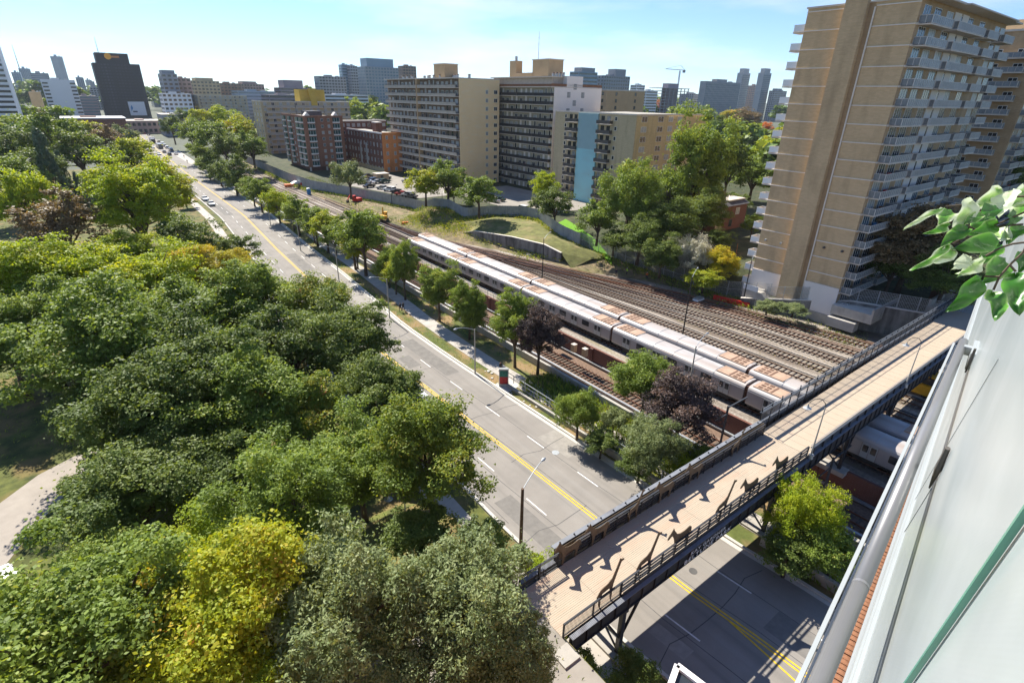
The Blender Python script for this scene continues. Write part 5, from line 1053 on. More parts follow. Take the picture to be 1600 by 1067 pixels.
def block(name, label, pxl, pxr, ytop, s, depth, m, floors, side='S', z0=3.5, cols=8, v=None, rz=0.0, extra=None, balc_=False, sink=0.0):
    nl, nr = nhit(s, pxl, ytop), nhit(s, pxr, ytop); top = zat((nl+nr)/2, s, (pxl+pxr)/2, ytop)-z0; Wd = nr-nl
    t = thing(name, label, 'building', nl, s, z0, rz)
    part('wall', MB().box(0, Wd, 0, depth, 0, top, m, 'roofing'), t); part('parapet', MB().box(-.15, Wd+.15, -.15, .2, top, top+.5, 'slab').box(-.15, .2, .2, depth, top, top+.5, 'slab').box(Wd-.2, Wd+.15, .2, depth, top, top+.5, 'slab'), t)
    fh = top/floors; v = v or [win(1.4, 1.4, 'glass', 'frame_w', 1), win(1.4, 1.4, 'glass2', 'frame_w', 1)]
    wins(t, 'S', 0, [Wd*(j+.5)/cols for j in range(cols)], [fh*i+1 for i in range(floors)], v)
    wins(t, 'W', 0, [depth*(j+.5)/3 for j in range(3)], [fh*i+1 for i in range(floors)], v)
    if balc_:
        bb = balcony_mesh(Wd/3.2, 1.3, 1.0, 'slab', 'panel')
        for i in range(1, floors):
            for j in (0.2, .52, .84): balc(t, 'S', 0, Wd*j, fh*i, bb, .3)
    return t, Wd, top
block('apartment_block', 'dark red brick building with small balconies behind the orange-ended walk-up', 531, 603, 190, 272, 16, 'dark_brick', 6, cols=9, balc_=False)
t, Wd, top = block('apartment_block', 'tan brick apartment block with pale balcony lines behind the red-brown apartments', 407, 545, 160, 330, 18, 'beige_brick', 10, cols=12, balc_=True)
part('penthouse', MB().box(Wd*.45, Wd*.74, 3, 12, top, top+6.5, 'yellow_wall').box(Wd*.55, Wd*.62, -.4, 3, top-2, top+7, 'yellow_wall'), t)
t, Wd, top = block('brown_block', 'plain brown brick block behind the yellow brick one with the blue strip', 948, 1008, 143, 190, 14, 'tan', 12, cols=2, v=[win(1.2, 1.4, 'glass', 'frame_d', 0)])
block('apartment_block', 'beige brick apartment block low among the trees right of the stepped tower', 308, 385, 150, 620, 25, 'beige_brick', 10, cols=10, balc_=True)
# houses by the tower
hn, hs = P(1110, 372, 4.5)
t = thing('brick_house', 'dark red brick house with a grey flat roof beside the tall tower', 'house', hn+6, hs+3, 4.5)
part('wall', MB().box(0, 14, 0, 9, 0, 6.4, 'dark_brick').box(.0, 3, -.12, 0, 0, 2.8, 'beige_brick'), t)
part('roof', MB().prism([(-.5, 6.4), (9.5, 6.4), (7.5, 7.5), (2, 7.5)], 'x', -.5, 14.5, 'tile_dark').box(6, 14.2, 1, 8, 7.3, 7.6, 'slab'), t)
wins(t, 'S', 0, [3.2, 9.6], [3.9], [win(1.6, 1.6, 'glass2', 'frame_w', 1)]); wins(t, 'S', 0, [7.0], [.9], [win(1.3, 1.7, 'glass', 'frame_d', 1)])
part('chimney', MB().box(11, 12, 6, 7, 7.4, 8.8, 'dark_brick'), t)
t = thing('brick_house', 'house with a bright red tiled roof behind the grey-roofed house', 'house', hn+12, hs+16, 4.5)
part('wall', MB().box(0, 14, 0, 9, 0, 6.0, 'beige_brick'), t); part('roof', MB().prism([(-.5, 6), (9.5, 6), (4.5, 9.2)], 'x', -.5, 14.5, 'tile_red'), t)
wins(t, 'S', 0, [3, 7, 11], [3.6], [win(1.4, 1.4, 'glass2', 'frame_w', 1)])
t = thing('brick_house', 'dark gabled house half hidden by the big tree left of the red roof', 'house', hn-6, hs+14, 4.5)
part('wall', MB().box(0, 10, 0, 9, 0, 6.5, 'dark_brick'), t); part('roof', MB().prism([(-.5, 6.5), (10.5, 6.5), (5, 10.2)], 'y', -.5, 9.5, 'tile_dark'), t)
wins(t, 'S', 0, [3, 7], [3.9], [win(1.2, 1.4, 'glass', 'frame_w', 1)])
for px, py, lb, m, nn_ in ((1150, 398, 'orange-brown board fence between the yellow tree and the tower', 'wood_orange', 14), (1345, 430, 'weathered grey board fence behind the foot of the tall tower', 'wood_grey', 60), (1450, 470, 'brown board fence above the far end of the footbridge', 'wood_fence', 26)):
    n, s = P(px, py, 4.5); t = thing('board_fence', lb, 'fence', n, s, 4.5, R(-20) if nn_ != 14 else R(30))
    bd_ = MB().box(0, .17, -.02, .02, 0, 2.0, m).mesh('board')
    for j in range(nn_): part('board', bd_, t, (j*.2, (.02 if j % 2 else 0), random.uniform(-.03, .03)))
    part('rail', MB().box(0, nn_*.2, .04, .1, .4, .5, m).box(0, nn_*.2, .04, .1, 1.5, 1.6, m), t)
# small hut
n, s = P(590, 283, 4.5); single('tan_hut', MB().box(0, 5, 0, 4, 0, 2.4, 'tan').box(-.2, 5.2, -.2, 4.2, 2.4, 2.65, 'slab').box(1.5, 2.6, -.05, 0, 0, 2, 'frame_d'), 'small tan hut with a flat roof in the parking lot', 'hut', n, s, 4.55)

# --- skyline
def sky_b(label, pxl, pxr, ytop, D, depth, m, style='bands', floors=None, z0=0, glass='glass', rz=0, name='tower_block', crown=None, mast=None):
    nl, sl_, _ = PD(pxl, ytop, D); nr = nhit(sl_, pxr, ytop) if abs(rz) < 1e-6 else nl + (pxr-pxl)/FPX*D
    zt_ = zat(nl, sl_, pxl, ytop); top = zt_-z0; Wd = abs(nr-nl)
    t = thing(name, label, 'high-rise' if top > 25 else 'building', nl, sl_, z0, rz)
    part('wall', MB().box(0, Wd, 0, depth, 0, top, m, 'roofing'), t)
    floors = floors or max(3, int(top/3.4)); fh = top/floors; q = D/700.0; e = .12*q
    if style == 'bands':
        b = MB().box(.6, Wd-.6, -e, 0, fh*.25, fh*.72, glass).box(-e, 0, .8, depth-.8, fh*.25, fh*.72, glass).mesh('window_band')
        for i in range(floors): part('window_band', b, t, (0, 0, i*fh))
    elif style == 'grid':
        nc = max(3, int(Wd/3.6)); mb = MB()
        for j in range(nc): x = Wd*(j+.5)/nc; mb.box(x-Wd/nc*.3, x+Wd/nc*.3, -e, 0, fh*.25, fh*.75, glass)
        for j in range(max(2, int(depth/4))): y = depth*(j+.5)/max(2, int(depth/4)); mb.box(-e, 0, y-.9, y+.9, fh*.25, fh*.75, glass)
        mm = mb.mesh('window_row')
        for i in range(floors): part('window_row', mm, t, (0, 0, i*fh), stuff=True)
    elif style == 'fins':
        nc = max(4, int(Wd/3.5)); mm = MB().box(-Wd/nc*.16, Wd/nc*.16, -e*3, 0, 0, top*.97, glass).mesh('window_strip')
        for j in range(nc): part('window_strip', mm, t, (Wd*(j+.5)/nc, 0, 0))
        b = MB().box(0, Wd, -e*3.4, -e*3, -.15*q, .15*q, m).mesh('floor_line')
        for i in range(1, floors): part('floor_line', b, t, (0, 0, i*fh))
    if crown: part('crown', MB().box(Wd*crown[0], Wd*crown[1], depth*.1, depth*.9, top, top+crown[2], crown[3] if len(crown) > 3 else m), t)
    if mast: part('mast', MB().tube([(Wd*mast[0], depth*.4, top), (Wd*mast[0], depth*.4, top+mast[1])], [.5*q, .15*q], 'galv', 6), t)
    part('roof_unit', MB().box(Wd*.3, Wd*.55, depth*.3, depth*.7, top, top+1.6*q, m).box(Wd*.7, Wd*.8, depth*.3, depth*.5, top, top+1.0*q, 'galv'), t)
    return t, Wd, top
t, Wd, top = sky_b('broad black office tower with an orange sign on its crown', 144, 217, 98, 935, 40, 'dark_tower', 'grid', 18, glass='glass4', crown=(.10, .80, 12, 'dark_tower'), mast=(.20, 30))
dk = mat('smoky_grey_glass', (0.028, 0.03, 0.038), 0.5, var=0.7, scale=0.12, spec=0.3)
for o in t.children:
    if o.name.startswith('window_row'):
        for sl in o.material_slots: sl.link = 'OBJECT'; sl.material = dk
M['sign'] = mat('orange_sign', (0.85, 0.36, 0.01), .5, var=.05)
sg = part('sign', MB().tube([(Wd*.36, 3.6, top+8), (Wd*.36, 3.3, top+8)], 3.8, 'sign', 12).box(Wd*.41, Wd*.60, 3.4, 3.8, top+6.6, top+9.0, 'wood_orange'), t)
bl = part('billboard', MB().box(Wd*.53, Wd*.90, -1.0, -.5, 3, 20, 'far_white'), t); part('billboard_mark', MB().prism([(Wd*.57, 8), (Wd*.62, 12), (Wd*.60, 16), (Wd*.57, 13)], 'y', -1.2, -1.0, 'blue').box(Wd*.60, Wd*.70, -1.2, -1.0, 7, 8.5, 'navy'), bl)
SK = [
 ('dark tower with broad white stripes cut by the left edge', -95, -10, 58, 560, 40, 'far_white', 'bands', 'glass', None, None),
 ('slim blue-grey tower just right of the striped tower', 17, 31, 113, 1900, 40, 'far_blue', 'grid', 'glass4', None, None),
 ('pale blue tower with a thin mast', 28, 46, 107, 2300, 50, 'far_blue', 'fins', 'glass4', None, (.1, 62)),
 ('grey blue-windowed slab behind the white slab', 46, 75, 114, 1500, 40, 'far_grey', 'bands', 'glass4', None, None),
 ('tallest slim blue-green tower left of the black tower', 78, 97, 88, 2700, 55, 'far_blue', 'bands', 'glass4', None, None),
 ('narrow brown slab in front of the white slab', 44, 62, 144, 640, 18, 'tan', 'none', 'glass', None, None),
 ('white slab building with a blank white wall', 62, 116, 124, 760, 20, 'far_white', 'none', 'glass', None, None),
 ('dark blue tower between the white slab and the black tower', 118, 130, 121, 1800, 40, 'far_blue', 'fins', 'glass', None, None),
 ('small pale blue tower left of the black tower', 133, 143, 125, 2600, 50, 'far_blue', 'bands', 'glass4', None, None),
 ('grey stepped block tucked against the black tower', 140, 154, 137, 1300, 30, 'far_grey', 'grid', 'glass', (.2, .7, 10), None),
 ('low grey buildings between the white slab and the black tower', 118, 150, 150, 1000, 30, 'far_mauve', 'bands', 'glass4', None, None),
 ('distant pale blue tower right of the black tower', 229, 243, 142, 2200, 60, 'far_blue', 'grid', 'glass4', (.1, .6, 10), None),
 ('grey blue block right of the black tower', 238, 252, 150, 1500, 50, 'far_blue', 'bands', 'glass', None, None),
 ('stepped dark and white apartment tower with terraces', 251, 276, 115, 640, 22, 'far_grey', 'grid', 'glass', (.1, .9, 3), None),
 ('white framed lower wing of the stepped tower', 252, 298, 146, 615, 20, 'far_white', 'grid', 'glass', None, None),
 ('upper pinkish wing of the stepped tower', 275, 297, 122, 650, 20, 'far_pink', 'grid', 'glass', None, None),
 ('beige office block with ranks of large windows', 300, 342, 126, 760, 30, 'beige_brick', 'grid', 'glass', (.15, .8, 3), None),
 ('long brown brick block right of the beige offices', 343, 376, 130, 820, 30, 'far_brown', 'grid', 'glass', None, None),
 ('pinkish stepped block on the skyline', 376, 412, 131, 860, 30, 'far_pink', 'grid', 'glass', (.1, .7, 3), None),
 ('low green-grey block below the pinkish one', 371, 430, 142, 700, 30, 'far_blue', 'bands', 'glass4', None, None),
 ('mauve stepped tower group', 438, 484, 137, 820, 30, 'far_mauve', 'bands', 'glass', (.15, .8, 9, 'far_mauve'), None),
 ('wide low grey-brown block below the mauve tower', 420, 478, 148, 640, 30, 'far_mauve', 'bands', 'glass', None, None),
 ('grey tower with white grid left of the glass tower', 498, 540, 119, 780, 18, 'far_grey', 'grid', 'glass', None, None),
 ('glass-topped tower on the skyline', 533, 546, 101, 840, 10, 'far_blue', 'bands', 'glass4', None, None),
 ('grey grid tower right of the glass-topped one', 547, 558, 103, 830, 12, 'far_grey', 'grid', 'glass', None, None),
 ('white balcony block at the foot of the grid towers', 507, 575, 148, 640, 26, 'far_white', 'bands', 'glass', None, None),
 ('broad grey office tower on the middle skyline', 570, 622, 104, 720, 22, 'far_grey', 'grid', 'glass4', (.08, .88, 9, 'far_blue'), None),
 ('dark brown tower behind the broad grey tower', 629, 650, 103, 820, 14, 'far_brown', 'grid', 'glass', None, None),
 ('blue glass tower with white lines right of the off-white end wall', 905, 934, 112, 620, 14, 'far_blue', 'bands', 'glass', (.18, .9, 4, 'far_grey'), None),
 ('dark grey tower in two stepped halves', 944, 985, 118, 660, 14, 'far_grey', 'grid', 'glass', (.45, .85, 7, 'far_grey'), None),
 ('white block with balconies behind the brown one', 995, 1008, 133, 900, 12, 'far_white', 'bands', 'glass', None, None),
 ('low white terrace building left of the crane', 1010, 1028, 142, 850, 12, 'far_white', 'bands', 'glass', None, None),
 ('small grey building right of the crane', 1084, 1096, 147, 1100, 30, 'far_grey', 'grid', 'glass', None, None),
 ('long pale slab building on the right skyline', 1104, 1158, 127, 1050, 12, 'far_grey', 'fins', 'glass4', (.3, .6, 4, 'far_grey'), None),
 ('left one of two slim pointed twin towers', 1161, 1173, 114, 1300, 12, 'far_pale', 'fins', 'glass4', (.15, .85, 8, 'far_pale'), None),
 ('right one of two slim pointed twin towers', 1194, 1206, 114, 1300, 12, 'far_pale', 'fins', 'glass4', (.15, .85, 8, 'far_pale'), None),
 ('small tower between the twin towers', 1177, 1187, 134, 1400, 12, 'far_pink', 'grid', 'glass4', None, None),
 ('grey tower right of the twin towers', 1211, 1230, 142, 1300, 12, 'far_grey', 'grid', 'glass', (.2, .6, 4, 'far_grey'), None),
]
for lb, a, b, y, D, dp, m, st, gl, cw, ms in SK:
    t, Wd, top = sky_b(lb, a, b, y, D, dp, m, st, glass=gl, crown=cw, mast=ms)
    if lb.startswith('white slab'):
        for x in (.12, .92):
            bb = MB().box(Wd*x-Wd*.09, Wd*x+Wd*.07, -.4, 0, .8, 2.2, 'glass').mesh('window_band')
            for i in range(int(top/3.4)): part('window_band', bb, t, (0, 0, i*3.4+.5))
# construction site with crane
nl, sl_, zt_ = PD(1036, 137, 900); wd_ = nhit(sl_, 1077, 137)-nl
t = thing('building_site', 'unfinished concrete frame building on the skyline', 'building site', nl, sl_, 0)
for i in range(int(zt_/4)): part('floor_slab', MB().box(-2, wd_+2, 0, 24, i*4+3.5, i*4+4.1, 'far_grey'), t)
for j in range(8): part('column', MB().box(j*wd_/7-.5, j*wd_/7+.5, .5, 1.5, 0, int(zt_/4)*4, 'far_grey'), t)
part('core', MB().box(wd_*.3, wd_*.7, 6, 16, 0, zt_+6, 'far_mauve'), t)
t = thing('tower_crane', 'white tower crane above the unfinished building', 'crane', nl+wd_*.72, sl_+8, 0)
part('mast', MB().box(-.9, .9, -.9, .9, 0, zt_+24, 'white'), t); part('jib', MB().bar((-34, 0, zt_+25), (12, 0, zt_+25), 1.0, 'white').bar((-34, 0, zt_+25.4), (0, 0, zt_+31), .35, 'galv').bar((12, 0, zt_+25.4), (0, 0, zt_+31), .35, 'galv'), t); part('counterweight', MB().box(8, 12, -1.2, 1.2, zt_+21.5, zt_+25, 'far_grey'), t)
# low buildings at the end of the street
for a, b, y, D, m, lb in ((95, 196, 186, 480, 'dark_brick', 'long low dark brick building with a pale roof beyond the park trees'), (196, 252, 190, 600, 'far_pink', 'row of shops closing the view at the end of the street'), (252, 312, 180, 560, 'far_grey', 'low grey flat building right of the distant traffic'), (24, 44, 186, 520, 'far_white', 'small white block beneath the striped tower')):
    t, Wd, top = sky_b(lb, a, b, y, D, 30, m, 'grid' if D != 480 else 'none', 2 if D != 480 else 1, name='low_building')
    part('flat_roof', MB().box(-.4, Wd+.4, -.4, 30.4, top, top+.5, 'white' if D in (480,) else 'slab'), t)
# ------------------------------------------------------------------ trees
def crown_mesh(name, nc, nl, leaf, seed, shape='round', aspect=1.0, elong=1.5, fluff=.20, zmin=-.62):
    r = np.random.default_rng(seed)
    d = r.normal(size=(nc*3, 3)); d /= np.linalg.norm(d, axis=1)[:, None]
    d = d[d[:, 2] > zmin][:nc]; k = len(d)
    lob = 1 + .16*np.sin(3*np.arctan2(d[:, 1], d[:, 0])+seed) + .12*np.sin(5*np.arctan2(d[:, 1], d[:, 0])+2*d[:, 2]*3+seed*2)
    rad = r.uniform(.52, .90, k)*lob
    rad[: k//6] *= .55
    c = d*rad[:, None]
    if shape == 'cone': 
        h = r.uniform(0, 1, k)**1.3; an = r.uniform(0, 2*np.pi, k); rr_ = (1-h)*.80+.04; c = np.stack([np.cos(an)*rr_, np.sin(an)*rr_, h*2-1], 1)
    if shape == 'tuft': c[:, 2] = c[:, 2]*1.0 + r.uniform(-.1, .15, k)
    cr_ = r.uniform(.6, 1.35, k)*fluff
    big = c; nsub = 8 if shape != 'cone' else 4
    sd_ = r.normal(size=(k*nsub, 3)); sd_ /= np.linalg.norm(sd_, axis=1)[:, None]
    c2 = np.repeat(c, nsub, 0) + sd_*np.repeat(cr_, nsub)[:, None]*r.uniform(.35, 1.0, k*nsub)[:, None]*np.array([1, 1, .75]); cr2 = np.repeat(cr_, nsub)*r.uniform(.34, .68, k*nsub)
    idx = r.integers(0, k*nsub, nl); cc = c2[idx]; rr2 = cr2[idx]
    v = r.normal(size=(nl, 3)); v /= np.linalg.norm(v, axis=1)[:, None]
    v[:, 2] = np.where(v[:, 2] < 0, v[:, 2]*-.6 if shape != 'tuft' else v[:, 2]*.6, v[:, 2]); q = r.uniform(.45, 1, nl)**.5
    sc_ = np.array([1.15, 1.15, .70]) if shape != 'tuft' else np.array([.85, .85, 1.15])
    p = cc + v*(rr2*q)[:, None]*sc_
    # a share of loose leaves on the outside
    ex = r.random(nl) < .12; p[ex] += r.normal(size=(ex.sum(), 3))*fluff*.35
    p[:, 2] *= aspect
    nrm = v*.75 + r.normal(size=(nl, 3))*.55 + np.array([0, 0, .55]); nrm /= np.linalg.norm(nrm, axis=1)[:, None]
    a = np.cross(nrm, r.normal(size=(nl, 3))); a /= np.linalg.norm(a, axis=1)[:, None]
    if shape == 'tuft': a = a*.5+v*.7+np.array([0, 0, .3]); a -= nrm*(a*nrm).sum(1)[:, None]; a /= np.linalg.norm(a, axis=1)[:, None]
    b = np.cross(nrm, a); ls = leaf*r.uniform(.6, 1.35, nl); L1 = a*(ls*elong/2)[:, None]; L2 = b*(ls/2)[:, None]
    V = np.stack([p-L1, p+L2-L1*.15, p+L1, p-L2-L1*.15], 1).reshape(-1, 3)
    me = bpy.data.meshes.new(name); me.vertices.add(nl*4); me.vertices.foreach_set('co', V.ravel())
    me.loops.add(nl*4); me.loops.foreach_set('vertex_index', np.arange(nl*4)); me.polygons.add(nl)
    me.polygons.foreach_set('loop_start', np.arange(0, nl*4, 4)); me.polygons.foreach_set('loop_total', np.full(nl, 4))
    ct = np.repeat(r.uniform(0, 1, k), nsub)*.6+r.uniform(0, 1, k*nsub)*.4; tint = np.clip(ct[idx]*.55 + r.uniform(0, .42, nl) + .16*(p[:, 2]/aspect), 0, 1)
    at = me.attributes.new('tint', 'FLOAT', 'POINT'); at.data.foreach_set('value', np.repeat(tint, 4))
    me.materials.append(L['green']); me.update(); me.validate(); return me, c*np.array([1, 1, aspect])
CRN = {'near': [crown_mesh('crown', 74, 46000, .029, s_, fluff=.225) for s_ in (1, 2, 3, 4)], 'mid': [crown_mesh('crown', 46, 15000, .046, s_, fluff=.27) for s_ in (5, 6, 7)], 'far': [crown_mesh('crown', 36, 3200, .11, s_, fluff=.32) for s_ in (8, 9)],
       'tuft': [crown_mesh('crown', 90, 46000, .020, s_, 'tuft', elong=2.6, fluff=.22) for s_ in (12, 13)], 'tuftmid': [crown_mesh('crown', 46, 14000, .036, 14, 'tuft', elong=2.4, fluff=.26)], 'cone': [crown_mesh('crown', 90, 9000, .06, s_, 'cone', fluff=.20, elong=2.2) for s_ in (15,)]}
def trunk_mesh(cl, seed, zc, full=False):     # trunk and limbs in unit of the crown radius; crown centre at height zc
    r = random.Random(seed); mb = MB(); mb.tube([(0, 0, 0), (.01, .02, zc*.35), (.0, .03, zc*.62)], [.075, .055, .045], 'bark', 8)
    L_ = sorted(range(len(cl)), key=lambda i: r.random())[:26 if full else 12]
    for i in L_:
        c = cl[i]; m_ = (c[0]*.35+r.uniform(-.06, .06), c[1]*.35+r.uniform(-.06, .06), zc*.62+(c[2]+zc*.38)*.5)
        mb.tube([(0, .03, zc*r.uniform(.42, .62)), m_, (c[0]*.95, c[1]*.95, zc+c[2]*.95)], [.035, .022, .006], 'bark', 5, False)
    return mb.mesh('trunk', True)
TRK = {}
SPACE = {'near': 1.30, 'mid': 1.35, 'far': 1.2, 'tuft': 1.35, 'tuftmid': 1.4, 'cone': 1.05}
TREES = 0
def tree_at(label, n, s, r_, kind, col, rz_=.85, zbase=None, clear=.55, res_i=None, rot=None, cat='tree', grp=None, name=None):
    global TREES
    TREES += 1; zb = gh(n, s) if zbase is None else zbase
    lst = CRN[kind]; i = (TREES if res_i is None else res_i) % len(lst); me, cl = lst[i]
    zc = clear+rz_                                       # crown centre height in units of r (before vertical scale)
    t = bpy.data.objects.new(name or {'cone': 'conifer'}.get(kind, 'tree'), None); COL.objects.link(t); t.location = W(n, s, zb-.05); t.rotation_euler = (0, 0, random.uniform(0, 6.28) if rot is None else rot)
    t['label'] = label; t['category'] = cat
    if grp: t['group'] = grp
    c = ob('crown', me, t, (0, 0, zc*r_)); kk = .95 if kind in ('near', 'tuft') else .88
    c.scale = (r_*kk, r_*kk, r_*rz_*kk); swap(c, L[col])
    key = (kind, i)
    if key not in TRK: TRK[key] = trunk_mesh(cl, i+3, 1.5, kind in ('near', 'tuft'))
    k_ = ob('trunk', TRK[key], t); k_.scale = (r_*.88, r_*.88, r_*zc/1.5)
    return t
def tree(label, px, py, rpx, kind, col, rz_=.85, clear=.55, zb=None, **k):
    r_ = 5.0; n, s = 0, 0
    for _ in range(12):
        base = (gh(n, s) if zb is None else zb); n, s = P(px, py, min(30, base+(clear+rz_)*r_))
        D = math.sqrt(n*n+s*s+(CAMZ-base-(clear+rz_)*r_)**2); r_ = .5*r_+.5*rpx/FPX*D*1.02
    return tree_at(label, n, s, r_, kind, col, rz_, zb, clear, **k)
# foreground left, park
T_ = [
 ('big mid-green maple filling the bottom left corner', 115, 1000, 138, 'near', 'green', .8), ('smaller green maple just above the one filling the bottom left corner', 165, 895, 68, 'near', 'green', .8),
 ('yellow-green tree with orange tips left of the grey-green willows', 360, 960, 128, 'near', 'turn', .85), ('bright yellow-green small crown at the bottom edge', 165, 1075, 62, 'near', 'gold', .8),
 ('yellow crown with bright leaves behind the orange-tipped tree', 290, 880, 66, 'near', 'lime', .85),
 ('grey-green willow-like tree, left of the two beside the plaza', 545, 955, 118, 'tuft', 'silver', .95), ('grey-green willow-like tree nearest the footbridge plaza', 725, 935, 112, 'tuft', 'silver', .9),
 ('thin olive tree over the pale plaza', 800, 1035, 66, 'tuft', 'silver', .9), ('olive crown at the bottom edge between the willows', 660, 1050, 80, 'tuft', 'silver', .9),
 ('dull green tree behind the left willow', 440, 790, 112, 'tuft', 'green', .85), ('maple with yellow and orange tips beside the street', 672, 712, 98, 'near', 'maple', .95), ('yellowish top of the roadside maple', 640, 668, 56, 'near', 'turn', .8),
 ('green maple left of the orange-tipped roadside one', 560, 720, 82, 'near', 'green', .9), ('dark maple reaching over the kerb near the centre line', 600, 615, 70, 'near', 'dark', .9), 
 ('low dark shrub tree in the shade behind the shaded park lamp', 655, 830, 62, 'mid', 'dark', .7), ('low bush beside the brown utility pole', 755, 845, 44, 'mid', 'green', .7),
 ('small yellow-green bush at the left end of the footbridge', 848, 880, 34, 'mid', 'lime', .8), ('dark undergrowth tree in the middle of the park shade', 205, 760, 92, 'near', 'dark', .7), ('low shaded tree right of the park path', 172, 800, 52, 'near', 'dark', .7),
 ('round dark tree over the park path bend', 168, 640, 60, 'near', 'dark', .7), ('shaded maple behind the yellow crown', 310, 740, 78, 'near', 'dark', .8), ('dark maple in the hollow of the canopy', 235, 640, 92, 'near', 'dark', .8),
 ('green maple in the middle of the canopy', 390, 640, 90, 'near', 'green', .85), ('maple with a few orange sprays in mid canopy', 470, 640, 76, 'near', 'maple', .85), ('dark maple near the centre of the canopy', 320, 585, 98, 'near', 'dark', .85),
 ('green maple at the left edge, halfway up', 5, 528, 68, 'near', 'green', .65), ('wide green maple left of centre', 150, 545, 96, 'near', 'green', .85), ('dark green maple in the canopy front', 450, 550, 84, 'near', 'dark', .85),
 ('dark maple with a ragged right edge by the street', 545, 525, 72, 'near', 'dark', .9), ('maple with reddish sprays next to the street edge', 500, 480, 60, 'near', 'maple', .9), ('green maple behind the ragged dark one', 410, 470, 66, 'near', 'green', .9),
 ('green maple crown beneath the golden row', 320, 490, 76, 'near', 'green', .85), ('lime-topped maple, third from the left in the sunny row', 225, 450, 72, 'near', 'lime', .85), ('lime-topped maple, second from the left in the sunny row', 120, 440, 68, 'near', 'lime', .85),
 ('lime-topped maple at the left end of the sunny row', 20, 455, 66, 'near', 'lime', .85), ('green maple in the second row at the left edge', 60, 500, 66, 'near', 'green', .85), ('dense green maple in the left half of the second row', 230, 525, 64, 'near', 'green', .85),
 ('golden crown in the middle of the sunny row', 300, 420, 42, 'near', 'gold', .8), ('golden crown at the right end of the sunny row', 365, 425, 36, 'near', 'gold', .8), ('lime crown between the bronze tree and the golden ones', 205, 400, 44, 'near', 'lime', .8),
 ('large bright lime maple left of the street', 208, 312, 60, 'near', 'lime', 1.0), ('lime maple with a rusty top behind the large bright one', 252, 300, 46, 'near', 'turn', .9), ('round bronze-purple tree left of the large lime maple', 95, 352, 50, 'mid', 'bronze', .85),
 ('dark green tree under the large lime maple', 298, 372, 42, 'mid', 'dark', .95), ('dark tree with a small yellow patch beside the street', 368, 392, 34, 'mid', 'dark', .9), ('tiny yellow tree in front of the dark roadside tree', 345, 386, 15, 'mid', 'gold', .9),
 ('pale weeping tree at the left edge', 42, 312, 42, 'tuftmid', 'lime', 1.0), ('green tree at the left edge above the weeping one', 18, 275, 36, 'mid', 'green', .9), ('small round grey-green tree on the left verge of the street', 286, 299, 14, 'mid', 'silver', .9),
 ('small dark tree on the left verge farther up', 265, 283, 14, 'mid', 'dark', .9), ('tiny yellow-green tree on the left verge near the traffic', 247, 268, 10, 'mid', 'lime', .9), ('tall dark bushy tree below the long low brick building', 80, 215, 38, 'mid', 'green', .9),
 ('dark round tree left of the tall bushy one', 22, 235, 32, 'mid', 'dark', .9), ('dark tree right of the tall bushy one', 122, 235, 34, 'mid', 'dark', .9), ('dark tree with a bronze top near the distant street', 160, 222, 24, 'mid', 'bronze', .85),
 ('very dark wide tree behind the large lime maple', 175, 248, 28, 'mid', 'dark', .8), ('olive tree lining the far street', 208, 240, 30, 'mid', 'turn', .9), ('olive-green tree nearest the shops', 196, 218, 20, 'mid', 'silver', .9), ('dark tree in the second row of the park, left', 55, 265, 30, 'mid', 'dark', .9),
 ('small lime shrub tree between the spruce and the lime maple', 143, 285, 20, 'mid', 'green', .9), ('yellow-green bush at the left edge below the striped tower', 12, 200, 16, 'far', 'lime', .8), ('round yellow-green tree right of the tall bushy one', 138, 203, 18, 'far', 'turn', .7)]
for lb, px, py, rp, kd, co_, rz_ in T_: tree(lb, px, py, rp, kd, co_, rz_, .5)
for lb, px, py, rp in (('grey-green spruce in front of the dark park trees', 78, 268, 20), ('slim dark cypress left of the large lime maple', 125, 300, 8), ('second spruce just right of the grey-green one', 100, 275, 12)):
    tree(lb, px, py, rp, 'cone', 'spruce', 2.4 if rp > 10 else 3.0, .1)
# street row on the right pavement: by trunk base
row = [(839.8, 585, 3.1, 'purple', 'dark purple pavement tree beside the ad pillar, right of the pair', 1.25), (801.9, 575, 3.1, 'green', 'green pavement tree beside the dark purple one', 1.35), (728.5, 532, 2.6, 'green', 'slender green pavement tree, third from the bridge end', 1.5), (679, 504, 3.2, 'green', 'spreading pavement tree, fourth from the bridge end', 1.2), (633.6, 469, 2.7, 'green', 'tall dense pavement tree above the two walkers', 1.6), (612, 462, 2.5, 'turn', 'yellowish pavement tree left of the tall dense one', 1.1),
 (561.5, 433.5, 5.0, 'green', 'full round pavement tree, right one of the touching pair', 1.15), (537, 425, 3.4, 'dark', 'dark pavement tree, left one of the touching pair', 1.1), (497, 398, 3.2, 'turn', 'pavement tree with a golden side', 1.0), (478, 388, 3.4, 'green', 'pavement tree just left of the golden-sided one', 1.0), (455, 370, 3.3, 'green', 'green pavement tree with a lime top', 1.1), (432, 350, 3.4, 'lime', 'lime pavement tree in the middle of the row', 1.1),
 (404, 333, 3.8, 'green', 'pavement tree above the lime one', 1.1), (372, 303, 5.2, 'dark', 'wide dark pavement tree beside the far railing', .9), (347, 282, 4.6, 'green', 'pavement tree where the railing starts', .9), (330, 268, 4.6, 'green', 'pavement tree opposite the front of the queue', .9), (312, 255, 4.4, 'green', 'pavement tree beside the head of the queue', .9)]
for px, py, r_, co_, lb, rz_ in row:
    n, s = P(px, py); tree_at(lb, max(n, TR0-3.2), s, r_*(1.22 if py > 430 else 1.42), 'near' if py > 450 else 'mid', co_, rz_, None, .42 if py > 380 else .2)
